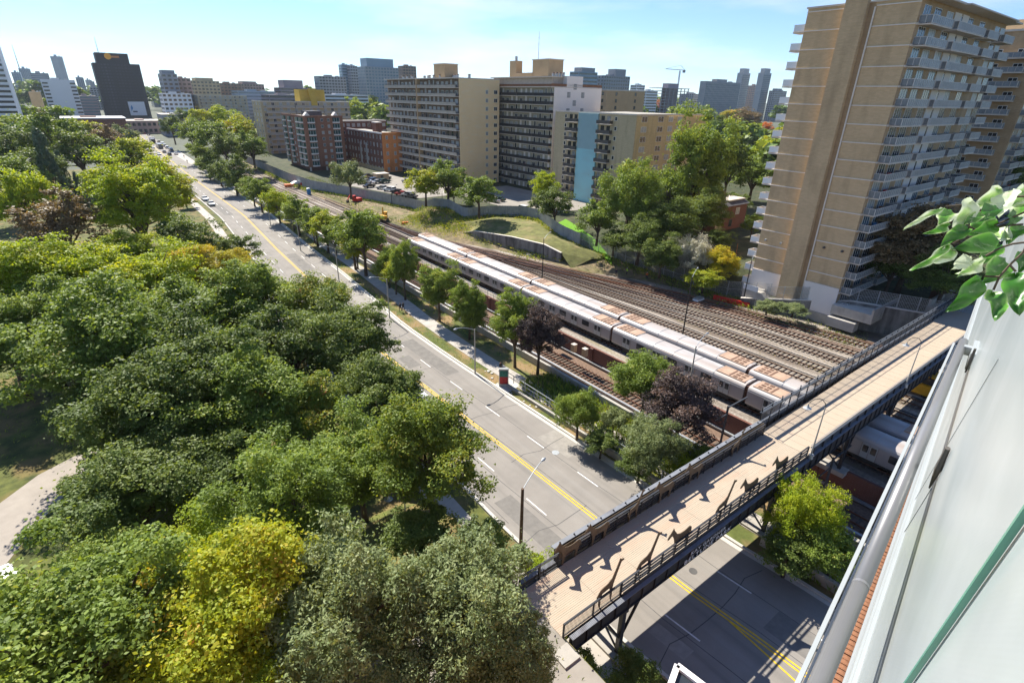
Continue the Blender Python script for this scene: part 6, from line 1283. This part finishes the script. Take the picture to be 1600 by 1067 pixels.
for k, (s_, r_, co_, rz_, lb) in enumerate([(97, 3.3, 'green', 1.2, 'small round tree between the walkers and the touching pair'), (113, 3.2, 'turn', 1.2, 'yellow-tinged tree just beyond the touching pair'), (126, 3.6, 'green', 1.1, 'full green tree between the touching pair and the golden-sided one'), (141, 3.4, 'dark', 1.2, 'dark slim tree beyond the golden-sided one'), (158, 4.0, 'green', 1.0, 'broad green tree before the lime pavement tree'), (172, 3.6, 'turn', 1.0, 'yellow-green tree next to the lime pavement tree'), (201, 4.6, 'green', 1.0, 'rounded tree before the wide dark pavement tree'), (226, 5.0, 'green', .95, 'leafy tree just past the wide dark pavement tree'), (252, 5.2, 'dark', .9, 'dark leafy tree near the start of the railing'), (276, 5.2, 'green', .9, 'green tree on the verge just before the queue'), (66, 2.6, 'green', 1.4, 'young slim tree between the third and fourth pavement trees')]):
    tree_at(lb, TR0-2.6, s_, r_, 'near' if s_ < 115 else 'mid', co_, rz_, None, .3)
# dense planting between the pavement and the footbridge
for lb, px, py, rp, kd, co_, rz_ in [('green tree in front of the train cars near the footbridge', 1010, 596, 56, 'near', 'green', .9), ('big dark purple tree in front of the train cars', 1066, 640, 58, 'near', 'purple', 1.0), ('light green bush tree left of the thicket by the street', 905, 645, 38, 'tuft', 'green', 1.0), ('pale olive tree in front of the big purple one', 1022, 690, 50, 'tuft', 'silver', .9), ('low green bush at the bottom of the thicket', 1000, 725, 34, 'mid', 'dark', .7), ('bush with a yellow patch against the footbridge rail', 1058, 722, 26, 'mid', 'lime', .8), ('dark bushes along the street wall', 940, 690, 30, 'mid', 'dark', .7), ('pale bush in the gap beside the street wall', 960, 655, 28, 'tuftmid', 'silver', .8), ('green bush where the footbridge crosses the thicket', 1100, 708, 24, 'mid', 'green', .8),
    ('yellow-green tree on the near side of the footbridge', 1255, 800, 48, 'tuft', 'lime', 1.2), ('green bush between the bridge tree and the balcony rail', 1305, 862, 42, 'mid', 'green', .9), ('dark bush in the shade under the footbridge', 1235, 862, 40, 'mid', 'dark', .8), ('dark bush beside the first bridge pier', 990, 1055, 38, 'mid', 'dark', .8), ('bright green bush below the plaza corner', 915, 1050, 36, 'mid', 'green', .8)]:
    tree(lb, px, py, rp, kd, co_, rz_, .3, zb=0.0 if px != 915 else 1.0)
# upper ground to the right of the yard
for lb, px, py, rp, kd, co_, rz_, zb in [('yellow-topped tree in front of the cream end wall', 664, 286, 29, 'mid', 'turn', .95, 4.5), ('grey-green maple in front of the cream end wall', 699, 282, 33, 'mid', 'green', .9, 4.5), ('small bright tree between the two parking maples', 709, 302, 14, 'mid', 'lime', .9, 4.5), ('round grey-green tree in front of the dark-railed block', 748, 300, 33, 'mid', 'green', .95, 4.5), ('round grey-green tree alone at the edge of the parking lot', 545, 276, 27, 'tuftmid', 'silver', .95, 4.5),
    ('round dark tree beside the blue painted strip', 868, 318, 30, 'mid', 'dark', 1.0, 4.5), ('slim lime tree against the brick corner', 852, 290, 22, 'mid', 'lime', 1.3, 4.5), ('olive bush left of the round dark tree', 838, 318, 15, 'tuftmid', 'silver', .8, 4.5), ('big olive tree in front of the yellow brick block', 985, 312, 56, 'tuft', 'green', .95, 4.5), ('tall bright green tree right of the yellow brick block', 1092, 262, 48, 'near', 'green', 1.6, 4.5), ('dark tall tree behind the tall bright one', 1140, 262, 30, 'mid', 'dark', 1.4, 4.5), ('dark leafy tree below the big olive one', 1000, 370, 42, 'near', 'dark', .8, 2.5), ('deep green tree between the olive one and the silvery one', 1045, 345, 44, 'near', 'dark', .9, 4.0),
    ('silvery white-leaved shrub tree above the mesh fence', 1082, 398, 32, 'tuft', 'pale', .9, 1.5), ('bright yellow tree left of the tan tower', 1130, 413, 27, 'near', 'gold', .9, 1.5), ('dark golden bush under the bright yellow tree', 1100, 435, 28, 'mid', 'turn', .6, 1.0), ('green tree beside the white balconies of the tower', 1177, 350, 15, 'mid', 'green', 1.1, 4.5), ('bright maple left of the tower balconies', 1178, 275, 34, 'mid', 'green', .8, 4.5), ('lime tree beyond the bright maple', 1200, 240, 30, 'mid', 'lime', .8, 4.5), ('dark tree between the lime tree and the tall bright one', 1125, 205, 22, 'mid', 'dark', .9, 4.5),
    ('rusty brown tree in the middle of the far neighbourhood', 1172, 188, 20, 'mid', 'bronze', .9, 4.5), ('small rust-red tree beside the tower edge', 1197, 200, 10, 'mid', 'red', 1.0, 4.5), ('golden tree in the far neighbourhood', 1140, 182, 16, 'far', 'gold', .6, 4.5), ('orange-red tree near the brown block', 1030, 166, 9, 'far', 'red', .9, 4.5), ('lime tree behind the roof of the blue-stripe block', 1048, 172, 14, 'far', 'lime', .7, 4.5), ('dark round tree on the far rise', 1085, 166, 12, 'far', 'dark', .8, 4.5),
    ('dark green tree right below the yellow brick wall', 1030, 300, 34, 'mid', 'dark', 1.2, 4.5), ('tall green tree between the tall bright one and the house', 1100, 335, 36, 'near', 'dark', 1.0, 4.0), ('leafy green tree filling the slope above the lawn', 935, 345, 34, 'mid', 'green', .9, 4.0), ('shaded tree above the mesh fence, left of the silvery one', 1035, 398, 32, 'near', 'dark', .9, 2.0), ('dark low tree behind the bright lawn', 960, 375, 24, 'mid', 'dark', .8, 3.5), ('green tree in front of the dark gabled house', 1070, 300, 34, 'mid', 'green', 1.0, 4.5), ('round shaded tree beside the brick house', 1128, 372, 20, 'mid', 'dark', .9, 4.0), ('dark tree at the back of the gardens left of the tower', 1150, 318, 22, 'mid', 'dark', .9, 4.5), ('very dark tree behind the second tower', 1540, 285, 52, 'near', 'dark', .9, 4.5), ('dull dark tree under the tower balconies', 1425, 385, 62, 'near', 'bronze', .8, 4.5), ('dark tree below the hanging leaves', 1480, 430, 45, 'near', 'dark', .8, 4.5), ('shaded tree right of the grey board fence', 1395, 420, 34, 'mid', 'dark', .8, 4.5), ('pale weedy bush on the slope below the white tower base', 1200, 478, 20, 'tuftmid', 'silver', .5, .6), ('pale weedy bush on the slope right of the white tower base', 1240, 482, 22, 'tuftmid', 'silver', .4, 1.0),
    ('round dark green tree at the bend of the corrugated fence', 393, 232, 24, 'mid', 'green', .95, 3), ('grey-green tree above the bend of the corrugated fence', 385, 215, 18, 'mid', 'silver', .9, 3), ('small lime tree left of the tan apartment block', 407, 212, 9, 'far', 'lime', 1.0, 3)]:
    tree(lb, px, py, rp*1.05, kd, co_, rz_, .15, zb)
# big trees in front of the beige blocks, right of the far street
k = 0
for px, py, rp, co_, lb in ((268, 197, 15, 'dark', 'dark tree nearest the distant traffic on its right'), (298, 207, 21, 'green', 'broad green tree right of the traffic queue'), (332, 213, 28, 'green', 'big green tree in the middle of the far grove'), (352, 232, 22, 'dark', 'very dark tree in the far grove'), (368, 205, 26, 'turn', 'yellowish tree at the right of the far grove'), (312, 187, 19, 'turn', 'yellow-green tree at the back of the far grove'), (287, 183, 12, 'green', 'small green tree at the back of the far grove'), (350, 185, 20, 'lime', 'lime crown at the top of the far grove'), (312, 236, 14, 'green', 'green tree at the kerb end of the far grove'), (398, 165, 13, 'dark', 'dark tree left of the tan apartment block'), (330, 247, 11, 'green', 'small tree in front of the far grove'), (375, 244, 12, 'dark', 'dark small tree behind the railing end'),
    (550, 172, 18, 'lime', 'lime tree behind the red-brown apartments'), (575, 165, 16, 'turn', 'yellowish tree left of the long brown block'), (590, 182, 15, 'dark', 'dark tree behind the dark red brick building'), (525, 165, 12, 'green', 'green tree beside the mustard penthouse')):
    tree(lb, px, py, rp, 'mid', co_, .95, .5, zb=3.0)
# the far neighbourhood canopy: one mass of leaves
def canopy(name, boxes, cols, seed):
    r = np.random.default_rng(seed); me0, _ = CRN['far'][0]; nv = len(me0.vertices); base = np.empty(nv*3); me0.vertices.foreach_get('co', base); base = base.reshape(-1, 4, 3)
    tt = np.empty(nv); me0.attributes['tint'].data.foreach_get('value', tt); tt = tt.reshape(-1, 4)
    VV, TT = [], []
    for (n0_, n1_, s0_, s1_, cnt, rad, z_) in boxes:
        for _ in range(cnt):
            n_, s_ = r.uniform(n0_, n1_), r.uniform(s0_, s1_); rd = rad*r.uniform(.7, 1.4); sel = r.integers(0, len(base), 330)
            q = base[sel]; ctr = q.mean(1, keepdims=True); q = ctr + (q-ctr)*2.3; a = r.uniform(0, 6.28); ca, sa = math.cos(a), math.sin(a)
            x = q[..., 0]*ca-q[..., 1]*sa; y = q[..., 0]*sa+q[..., 1]*ca
            VV.append(np.stack([n_+x*rd, s_+y*rd, z_+rd*.85+q[..., 2]*rd*.85], -1)); TT.append(np.clip(tt[sel]*.5+r.uniform(0, .5), 0, 1))
    V = np.concatenate(VV); T2 = np.concatenate(TT).ravel(); nl = len(V)
    me = bpy.data.meshes.new(name); me.vertices.add(nl*4); me.vertices.foreach_set('co', V.ravel()); me.loops.add(nl*4); me.loops.foreach_set('vertex_index', np.arange(nl*4)); me.polygons.add(nl)
    me.polygons.foreach_set('loop_start', np.arange(0, nl*4, 4)); me.polygons.foreach_set('loop_total', np.full(nl, 4))
    at = me.attributes.new('tint', 'FLOAT', 'POINT'); at.data.foreach_set('value', T2); me.materials.append(cols); me.update()
    o = struct(name, me, 0, 'stuff'); return o
L['mixed'] = leafmat('mixed_far_leaves', [(0, (.03, .055, .02)), (.45, (.07, .11, .03)), (.72, (.12, .15, .03)), (.86, (.22, .20, .03)), (.95, (.28, .13, .04)), (1, (.26, .08, .04))], .3)
L['mixed2'] = leafmat('mixed_park_leaves', [(0, (.03, .055, .02)), (.6, (.06, .10, .025)), (1, (.13, .16, .03))], .3)
canopy('far_wood', [(200, 470, 205, 420, 90, 9, 4), (330, 900, 420, 1000, 170, 12, 6), (150, 330, 420, 800, 60, 11, 5), (230, 330, 60, 200, 40, 8, 4.5), (600, 1500, 900, 1600, 120, 17, 8), (150, 220, 640, 1000, 30, 11, 4)], L['mixed'], 5)
canopy('park_wood', [(-330, -20, 330, 560, 90, 9, 2), (-200, -12, 250, 330, 24, 7, 1), (-700, -100, 560, 1100, 110, 13, 4), (-420, -150, 60, 330, 60, 9, 0), (-110, -5, 560, 900, 30, 10, 1), (-900, 400, 1100, 2600, 160, 22, 4)], L['mixed2'], 6)
# undergrowth and weeds
def ground_cover(name, quads, cnt, size, m, seed, zadd=0.0, h=.5):
    r = random.Random(seed); mb = MB()
    for _ in range(cnt):
        n_, s_ = r.choice(quads)(r)
        while -32 < n_ < -4 and 42 < s_ < 67: n_, s_ = r.choice(quads)(r)
        z_ = gh(n_, s_)+zadd; a = r.uniform(0, 3.14); q = size*r.uniform(.5, 1.4); dx, dy = math.cos(a)*q, math.sin(a)*q; hh = h*r.uniform(.3, 1.2)
        mb.quadf([(n_-dx, s_-dy, z_), (n_+dx*.2, s_+dy*.2, z_+hh*.5), (n_+dx, s_+dy, z_+hh), (n_-dy*.4, s_+dx*.4, z_+hh*.8)], m)
    me = mb.mesh(name); at = me.attributes.new('tint', 'FLOAT', 'POINT'); at.data.foreach_set('value', np.repeat(RNG.uniform(0, 1, cnt), 4)); return struct(name, me, 0, 'stuff')
def rect(n0_, n1_, s0_, s1_): return lambda r: (r.uniform(n0_, n1_), r.uniform(s0_, s1_))
ground_cover('undergrowth', [rect(40, 46, 19, 50), rect(39.5, 46, -10, 14)], 7000, .22, L['green'], 3, 0, .9)
ground_cover('verge_weeds', [lambda r: (lambda s: (curbR(s)+r.uniform(.4, 2.2), s))(r.uniform(25, 300)), lambda r: (r.uniform(43.6, 46), r.uniform(25, 300))], 7000, .12, L['turn'], 4, 0, .22)
ground_cover('park_grass_tufts', [rect(-60, 20, 8, 110)], 16000, .16, L['green'], 8, 0, .25)
ground_cover('bank_weeds', [lambda r: (lambda s: (r.uniform(E_(s), F_(s)), s))(r.uniform(60, 190)), lambda r: (r.uniform(92, 100), r.uniform(28, 60)), lambda r: (r.uniform(70.5, 74), r.uniform(150, 230))], 5000, .2, L['silver'], 9, 0, .4)
ground_cover('bank_shrubs', [lambda r: (lambda s: (F_(s)-abs(r.gauss(0, 1.6))-.3, s))(r.choice((r.uniform(94, 155), r.uniform(46, 92)))), lambda r: (lambda s: (F_(s)-abs(r.gauss(0, .7))-.3, s))(r.uniform(156, 300)), lambda r: (lambda a, b: (a[0]+b[0], a[1]+b[1]))(r.choice(((86, 118), (90, 108), (80, 130), (84, 100), (78, 146))), (r.gauss(0, 2.2), r.gauss(0, 3)))], 9000, .26, L['green'], 19, .15, .6)
ground_cover('mound_grass_tufts', [lambda r: (lambda s: (r.uniform(E_(s)+1, F_(s)-.5), s))(r.uniform(90, 150))], 9000, .2, L['turn'], 21, .5, .35)
ground_cover('yard_weeds', [rect(88, 98, 15, 34), rect(76, 84, 10, 50)], 1200, .12, L['gold'], 10, .05, .15)
stones = MB(); r_ = random.Random(5)
for _ in range(26):
    s = r_.uniform(30, 56); n = curbR(s)+r_.uniform(.6, 2.0); q = r_.uniform(.12, .38); stones.prism([(n+q*math.cos(a)*r_.uniform(.7, 1), s+q*math.sin(a)*r_.uniform(.7, 1)) for a in (0, 1, 2, 3, 4, 5)], 'z', -.02, q*.5, 'kerb')
struct('verge_stones', stones, 0, 'stuff')

# ------------------------------------------------------------------ our own building: window wall, rail, brick ledge, leaves
BAZ = R(41.9); U = Vector((math.sin(BAZ), math.cos(BAZ), 0)); Vv = Vector((math.cos(BAZ), -math.sin(BAZ), 0))
own_rz = math.pi/2 - BAZ
def ownthing(name, label, cat): o = bpy.data.objects.new(name, None); COL.objects.link(o); o.location = (0, 0, CAMZ); o.rotation_euler = (0, 0, own_rz); o['label'] = label; o['category'] = cat; return o
# local frame here: x along the facade (away from the camera), y = towards the street side (-Vv), z = height relative to the camera
AW = -.12
def onwall(px, py, off=0.0):
    d = Vector(ray(px, py)); a = d.dot(Vv); t_ = (-AW-off)/a; return (d.dot(U)*t_, AW+off, d.z*t_)
wt = ownthing('window_wall', 'pale frosted window wall of our own building at the right edge', 'window wall')
part('pane', MB().box(-2.5, 9.6, AW-.02, AW, -2.28, 1.6, 'frost'), wt)
part('bottom_frame', MB().box(-2.5, 9.6, AW-.06, AW+.018, -2.40, -2.28, 'alu').box(-2.5, 9.6, AW, AW+.030, -2.46, -2.42, 'alu').box(-2.5, 9.6, AW, AW+.012, -2.20, -2.17, 'alu'), wt)
for p, q, w_, m in (((1417.6, 1067), (1600, 803), .0075, 'glass_edge'), ):
    a, b = Vector(onwall(*p, .006)), Vector(onwall(*q, .006)); dd = (b-a); part('glass_edge', MB().bar(a-dd*.9, b+dd*2.2, w_, m, .008), wt)
for p, q, w_ in (((1357, 921), (1455, 763), .0025), ((1400, 830), (1560, 560), .0015)):
    a, b = Vector(onwall(*p, .002)), Vector(onwall(*q, .002)); part('joint', MB().bar(a, b, w_, 'fence', .004), wt)
for p, q in (((1452, 762), (1481, 700)), ((1508, 582), (1524, 545))):
    a, b = Vector(onwall(*p, .012)), Vector(onwall(*q, .012)); part('handle', MB().tube([a, a.lerp(b, .5), b], [.003, .012, .009] if p[0] < 1500 else [.003, .008, .006], 'frame_d', 8), wt)
tt_ = ownthing('hand_rail', 'thick round grey hand rail running down the right side', 'hand rail')
part('tube', MB().tube([(-.6, .0227, -1.30), (1.55, -.013, -1.30)], .0225, 'tube', 24).tube([(1.56, -.0131, -1.30), (4.05, -.055, -1.30)], .0225, 'tube', 24), tt_, smooth=True)
part('sleeve', MB().tube([(1.55, -.013, -1.30), (1.562, -.013, -1.30)], .0231, 'tube', 24), tt_)
part('bracket', MB().box(3.9, 3.94, -.16, -.06, -1.33, -1.28, 'alu').box(3.75, 4.0, AW, AW+.02, -1.36, -1.26, 'alu'), tt_)
gt = ownthing('glass_guard', 'thin white guard frame just outside the grey hand rail', 'guard frame')
def off_bar(mb, o_, w_, z_, h_, m): return mb.bar((-.6, .0227+o_, z_), (4.0, -.054+o_, z_), w_, m, h_)
part('channel', off_bar(MB(), .040, .011, -1.33, .05, 'alu'), gt); part('inner_channel', off_bar(MB(), .0275, .006, -1.33, .03, 'galv'), gt)

cl_ = MB().box(-.05, .05, 0, .004, -.012, .012, 'frame_d').mesh('clip')
for i in range(9): part('clip', cl_, gt, (.15+i*.45, .0227+.0335-(.75+i*.45)*.0167, -1.32))
# brick ledge some storeys below: bricks one by one
bt_ = ownthing('brick_ledge', 'narrow brick ledge of our own building below the hand rail', 'ledge')
part('ledge_core', MB().box(-1, 20, -.85, -.10, -8.9, -8.12, 'mortar'), bt_)
br_ = MB().box(0, .098, 0, .2, 0, .1, 'near_brick').mesh('brick'); br2 = MB().box(0, .2, 0, .094, 0, .1, 'near_brick').mesh('brick')
for i in range(160): part('brick', br_, bt_, (1.5+i*.113, -.33-random.uniform(0, .006), -8.12+random.uniform(-.004, .008)))
for i in range(85): part('brick', br2, bt_, (1.5+i*.212, -.437, -8.12+random.uniform(-.004, .008)))
for i in range(85): part('brick', br2, bt_, (1.6+i*.212, -.543, -8.12+random.uniform(-.004, .008)))
ow = ownthing('own_facade', 'brick wall of our own building under the window wall', 'wall')
part('wall_body', MB().box(-12, 20, -14, -.62, -CAMZ, -2.5, 'red_brick').box(-12, 9.6, -14, AW-.03, -2.5, 1.75, 'off_white'), ow)
# white cornered frame below
fn, fs_ = P(1058, 1040, 27.0)
t = thing('glass_canopy', 'corner of a white framed glass canopy at the bottom edge', 'canopy', fn, fs_, 27.0, R(-38+2))
part('frame', MB().bar((0, 0, 0), (1.1, -1.15, 0), .10, 'white', .08).bar((0, 0, 0), (-.75, -1.15, 0), .10, 'white', .08).bar((1.1, -1.15, 0), (.35, -2.3, 0), .10, 'white', .08).bar((-.75, -1.15, 0), (.35, -2.3, 0), .10, 'white', .08), t)
part('glass_pane', MB().quadf([(0, -.05, -.02), (1.05, -1.15, -.02), (.35, -2.25, -.02), (-.7, -1.15, -.02)], 'glass'), t)
# hanging plant
lf = bpy.data.materials.new('variegated_leaf'); lf.use_nodes = True; T3 = lf.node_tree; pb = T3.nodes['Principled BSDF']; pb.inputs['Roughness'].default_value = .35
at = T3.nodes.new('ShaderNodeAttribute'); at.attribute_name = 'edge'; at2 = T3.nodes.new('ShaderNodeAttribute'); at2.attribute_name = 'pale'
nz2 = T3.nodes.new('ShaderNodeTexNoise'); nz2.inputs['Scale'].default_value = 26; nz2.inputs['Detail'].default_value = 4; tc2 = T3.nodes.new('ShaderNodeTexCoord'); T3.links.new(tc2.outputs['Object'], nz2.inputs[0])
sm = T3.nodes.new('ShaderNodeMath'); sm.operation = 'MULTIPLY_ADD'; sm.inputs[1].default_value = .62; T3.links.new(nz2.outputs[0], sm.inputs[0]); T3.links.new(at.outputs['Fac'], sm.inputs[2])
ad2 = T3.nodes.new('ShaderNodeMath'); ad2.operation = 'ADD'; T3.links.new(sm.outputs[0], ad2.inputs[0]); T3.links.new(at2.outputs['Fac'], ad2.inputs[1])
rp = T3.nodes.new('ShaderNodeValToRGB'); e = rp.color_ramp.elements; e[0].position = .55; e[0].color = (.035, .14, .012, 1); e[1].position = 1.25 if False else 1.0; e[1].color = (.62, .68, .48, 1)
x = e.new(.78); x.color = (.10, .28, .03, 1); x = e.new(.90); x.color = (.36, .50, .18, 1)
T3.links.new(ad2.outputs[0], rp.inputs[0]); T3.links.new(rp.outputs[0], pb.inputs['Base Color'])
tl3 = T3.nodes.new('ShaderNodeBsdfTranslucent'); T3.links.new(rp.outputs[0], tl3.inputs[0]); ms3 = T3.nodes.new('ShaderNodeMixShader'); ms3.inputs[0].default_value = .3
T3.links.new(pb.outputs[0], ms3.inputs[1]); T3.links.new(tl3.outputs[0], ms3.inputs[2]); T3.links.new(ms3.outputs[0], T3.nodes['Material Output'].inputs[0])
pr_ = bpy.data.objects.new('hanging_plant', None); COL.objects.link(pr_); pr_['label'] = 'sprays of green and white leaves hanging in from the right edge'; pr_['category'] = 'plant'
Z1 = lambda x, y: (1400+x/4.27, 250+y/4.27)
def pt3(x, y, D): px, py = Z1(x, y); return Vector(ray(px, py))*D + Vector((0, 0, CAMZ))
org = pt3(854, 560, 1.15); pr_.location = org
lv = [(330, 310, 60, 450, 34, .34, .95), (368, 330, 288, 430, 95, .22, 1.0), (372, 432, 205, 492, 48, .15, .98), (485, 440, 305, 572, 85, .0, 1.0), (520, 268, 398, 442, 118, .34, 1.05), (712, 190, 530, 322, 100, .30, 1.1), (778, 190, 678, 372, 118, .36, 1.1), (705, 530, 392, 592, 108, .04, 1.0), (575, 352, 455, 430, 62, .12, 1.05), (690, 420, 498, 500, 84, .05, 1.08), (375, 560, 115, 740, 52, .20, .95), (392, 590, 262, 680, 95, .32, .97), (500, 640, 388, 722, 74, .34, 1.0), (606, 655, 420, 762, 84, .28, 1.02), (735, 650, 590, 822, 120, .06, 1.05), (585, 775, 355, 1012, 115, .0, .95), (650, 868, 680, 1056, 108, .04, .95), (800, 745, 822, 1022, 132, .0, .98), (625, 480, 765, 525, 105, .34, 1.1), (655, 300, 600, 385, 90, -.1, 1.0), (805, 345, 755, 432, 66, -.1, 1.1), (856, 610, 832, 745, 74, -.05, 1.1), (860, 440, 745, 545, 95, .04, 1.1), (866, 290, 790, 402, 96, .26, 1.15), (700, 560, 560, 690, 90, .1, 1.12), (640, 350, 500, 460, 95, .05, 1.15), (560, 700, 420, 770, 60, .15, 1.1), (880, 180, 790, 300, 90, .25, 1.18)]
for i, (bx_, by_, tx, ty, wd, pale, D) in enumerate(lv):
    b0, t0 = pt3(bx_, by_, D), pt3(tx, ty, D-.04); ax = t0-b0; ln = ax.length; ax.normalize(); view = (b0-Vector((0, 0, CAMZ))).normalized()
    sd = ax.cross(view).normalized(); up = sd.cross(ax).normalized(); 
    if up.z < 0: up = -up
    tilt = random.uniform(-.6, .6); sd2 = (sd*math.cos(tilt)+up*math.sin(tilt)); up2 = ax.cross(sd2).normalized(); hw = wd/4.27/FPX*D/2*.86
    V, F, Eg = [], [], []; N1, N2 = 12, 6
    for a in range(N1+1):
        u = a/N1; w_ = hw*(math.sin(math.pi*min(1, u**.72))**.8 if 0 < u < 1 else .0)+.0004
        for c in range(N2+1):
            v = c/N2*2-1; p = b0 + ax*ln*u + sd2*w_*v + up2*(abs(v)*w_*.35 - (u-.5)**2*ln*.25 + math.sin(u*11+v*3+i)*.0030)
            V.append(p-org); Eg.append(abs(v)**2*.34)
    for a in range(N1):
        for c in range(N2): k = a*(N2+1)+c; F.append((k, k+1, k+N2+2, k+N2+1))
    me = bpy.data.meshes.new('leaf'); me.from_pydata(V, [], F); me.materials.append(lf); me.polygons.foreach_set('use_smooth', [True]*len(F))
    q = me.attributes.new('edge', 'FLOAT', 'POINT'); q.data.foreach_set('value', Eg); q = me.attributes.new('pale', 'FLOAT', 'POINT'); q.data.foreach_set('value', [pale*1.35+.12+random.uniform(-.03, .08)]*len(V)); me.update()
    ob('leaf', me, pr_)
for pts, D in (([(900, 545), (780, 560), (700, 585), (600, 640)], 1.03), ([(900, 520), (845, 620), (760, 700), (690, 780), (650, 868)], 1.0), ([(850, 430), (700, 440), (560, 480), (480, 440)], 1.08), ([(900, 240), (760, 250), (520, 300), (330, 310)], 1.1), ([(760, 700), (800, 745)], 1.0), ([(900, 330), (700, 420), (520, 470), (380, 560)], 1.08), ([(690, 780), (585, 775)], 1.0)):
    P3 = [pt3(x_, y_, D)-org for x_, y_ in pts]; part('stem', MB().tube(P3, .0015, 'bark', 5), pr_)
print('objects', len(bpy.data.objects), 'tris', sum(len(m.polygons)*2 for m in bpy.data.meshes), 'trees', TREES)

hz = bpy.data.materials.new('haze_air'); hz.use_nodes = True; ht = hz.node_tree; ht.nodes.clear(); ho = ht.nodes.new('ShaderNodeOutputMaterial'); hv = ht.nodes.new('ShaderNodeVolumePrincipled')
hv.inputs['Color'].default_value = (0.80, 0.90, 1.0, 1); hv.inputs['Density'].default_value = 0.00005; hv.inputs['Anisotropy'].default_value = 0.2; ht.links.new(hv.outputs[0], ho.inputs['Volume'])
hb = MB().box(-4200, 4200, -500, 4600, -4, 340, 'white'); hm = hb.mesh('haze'); hm.materials.clear(); hm.materials.append(hz); ho_ = struct('haze', hm, 0, 'stuff')
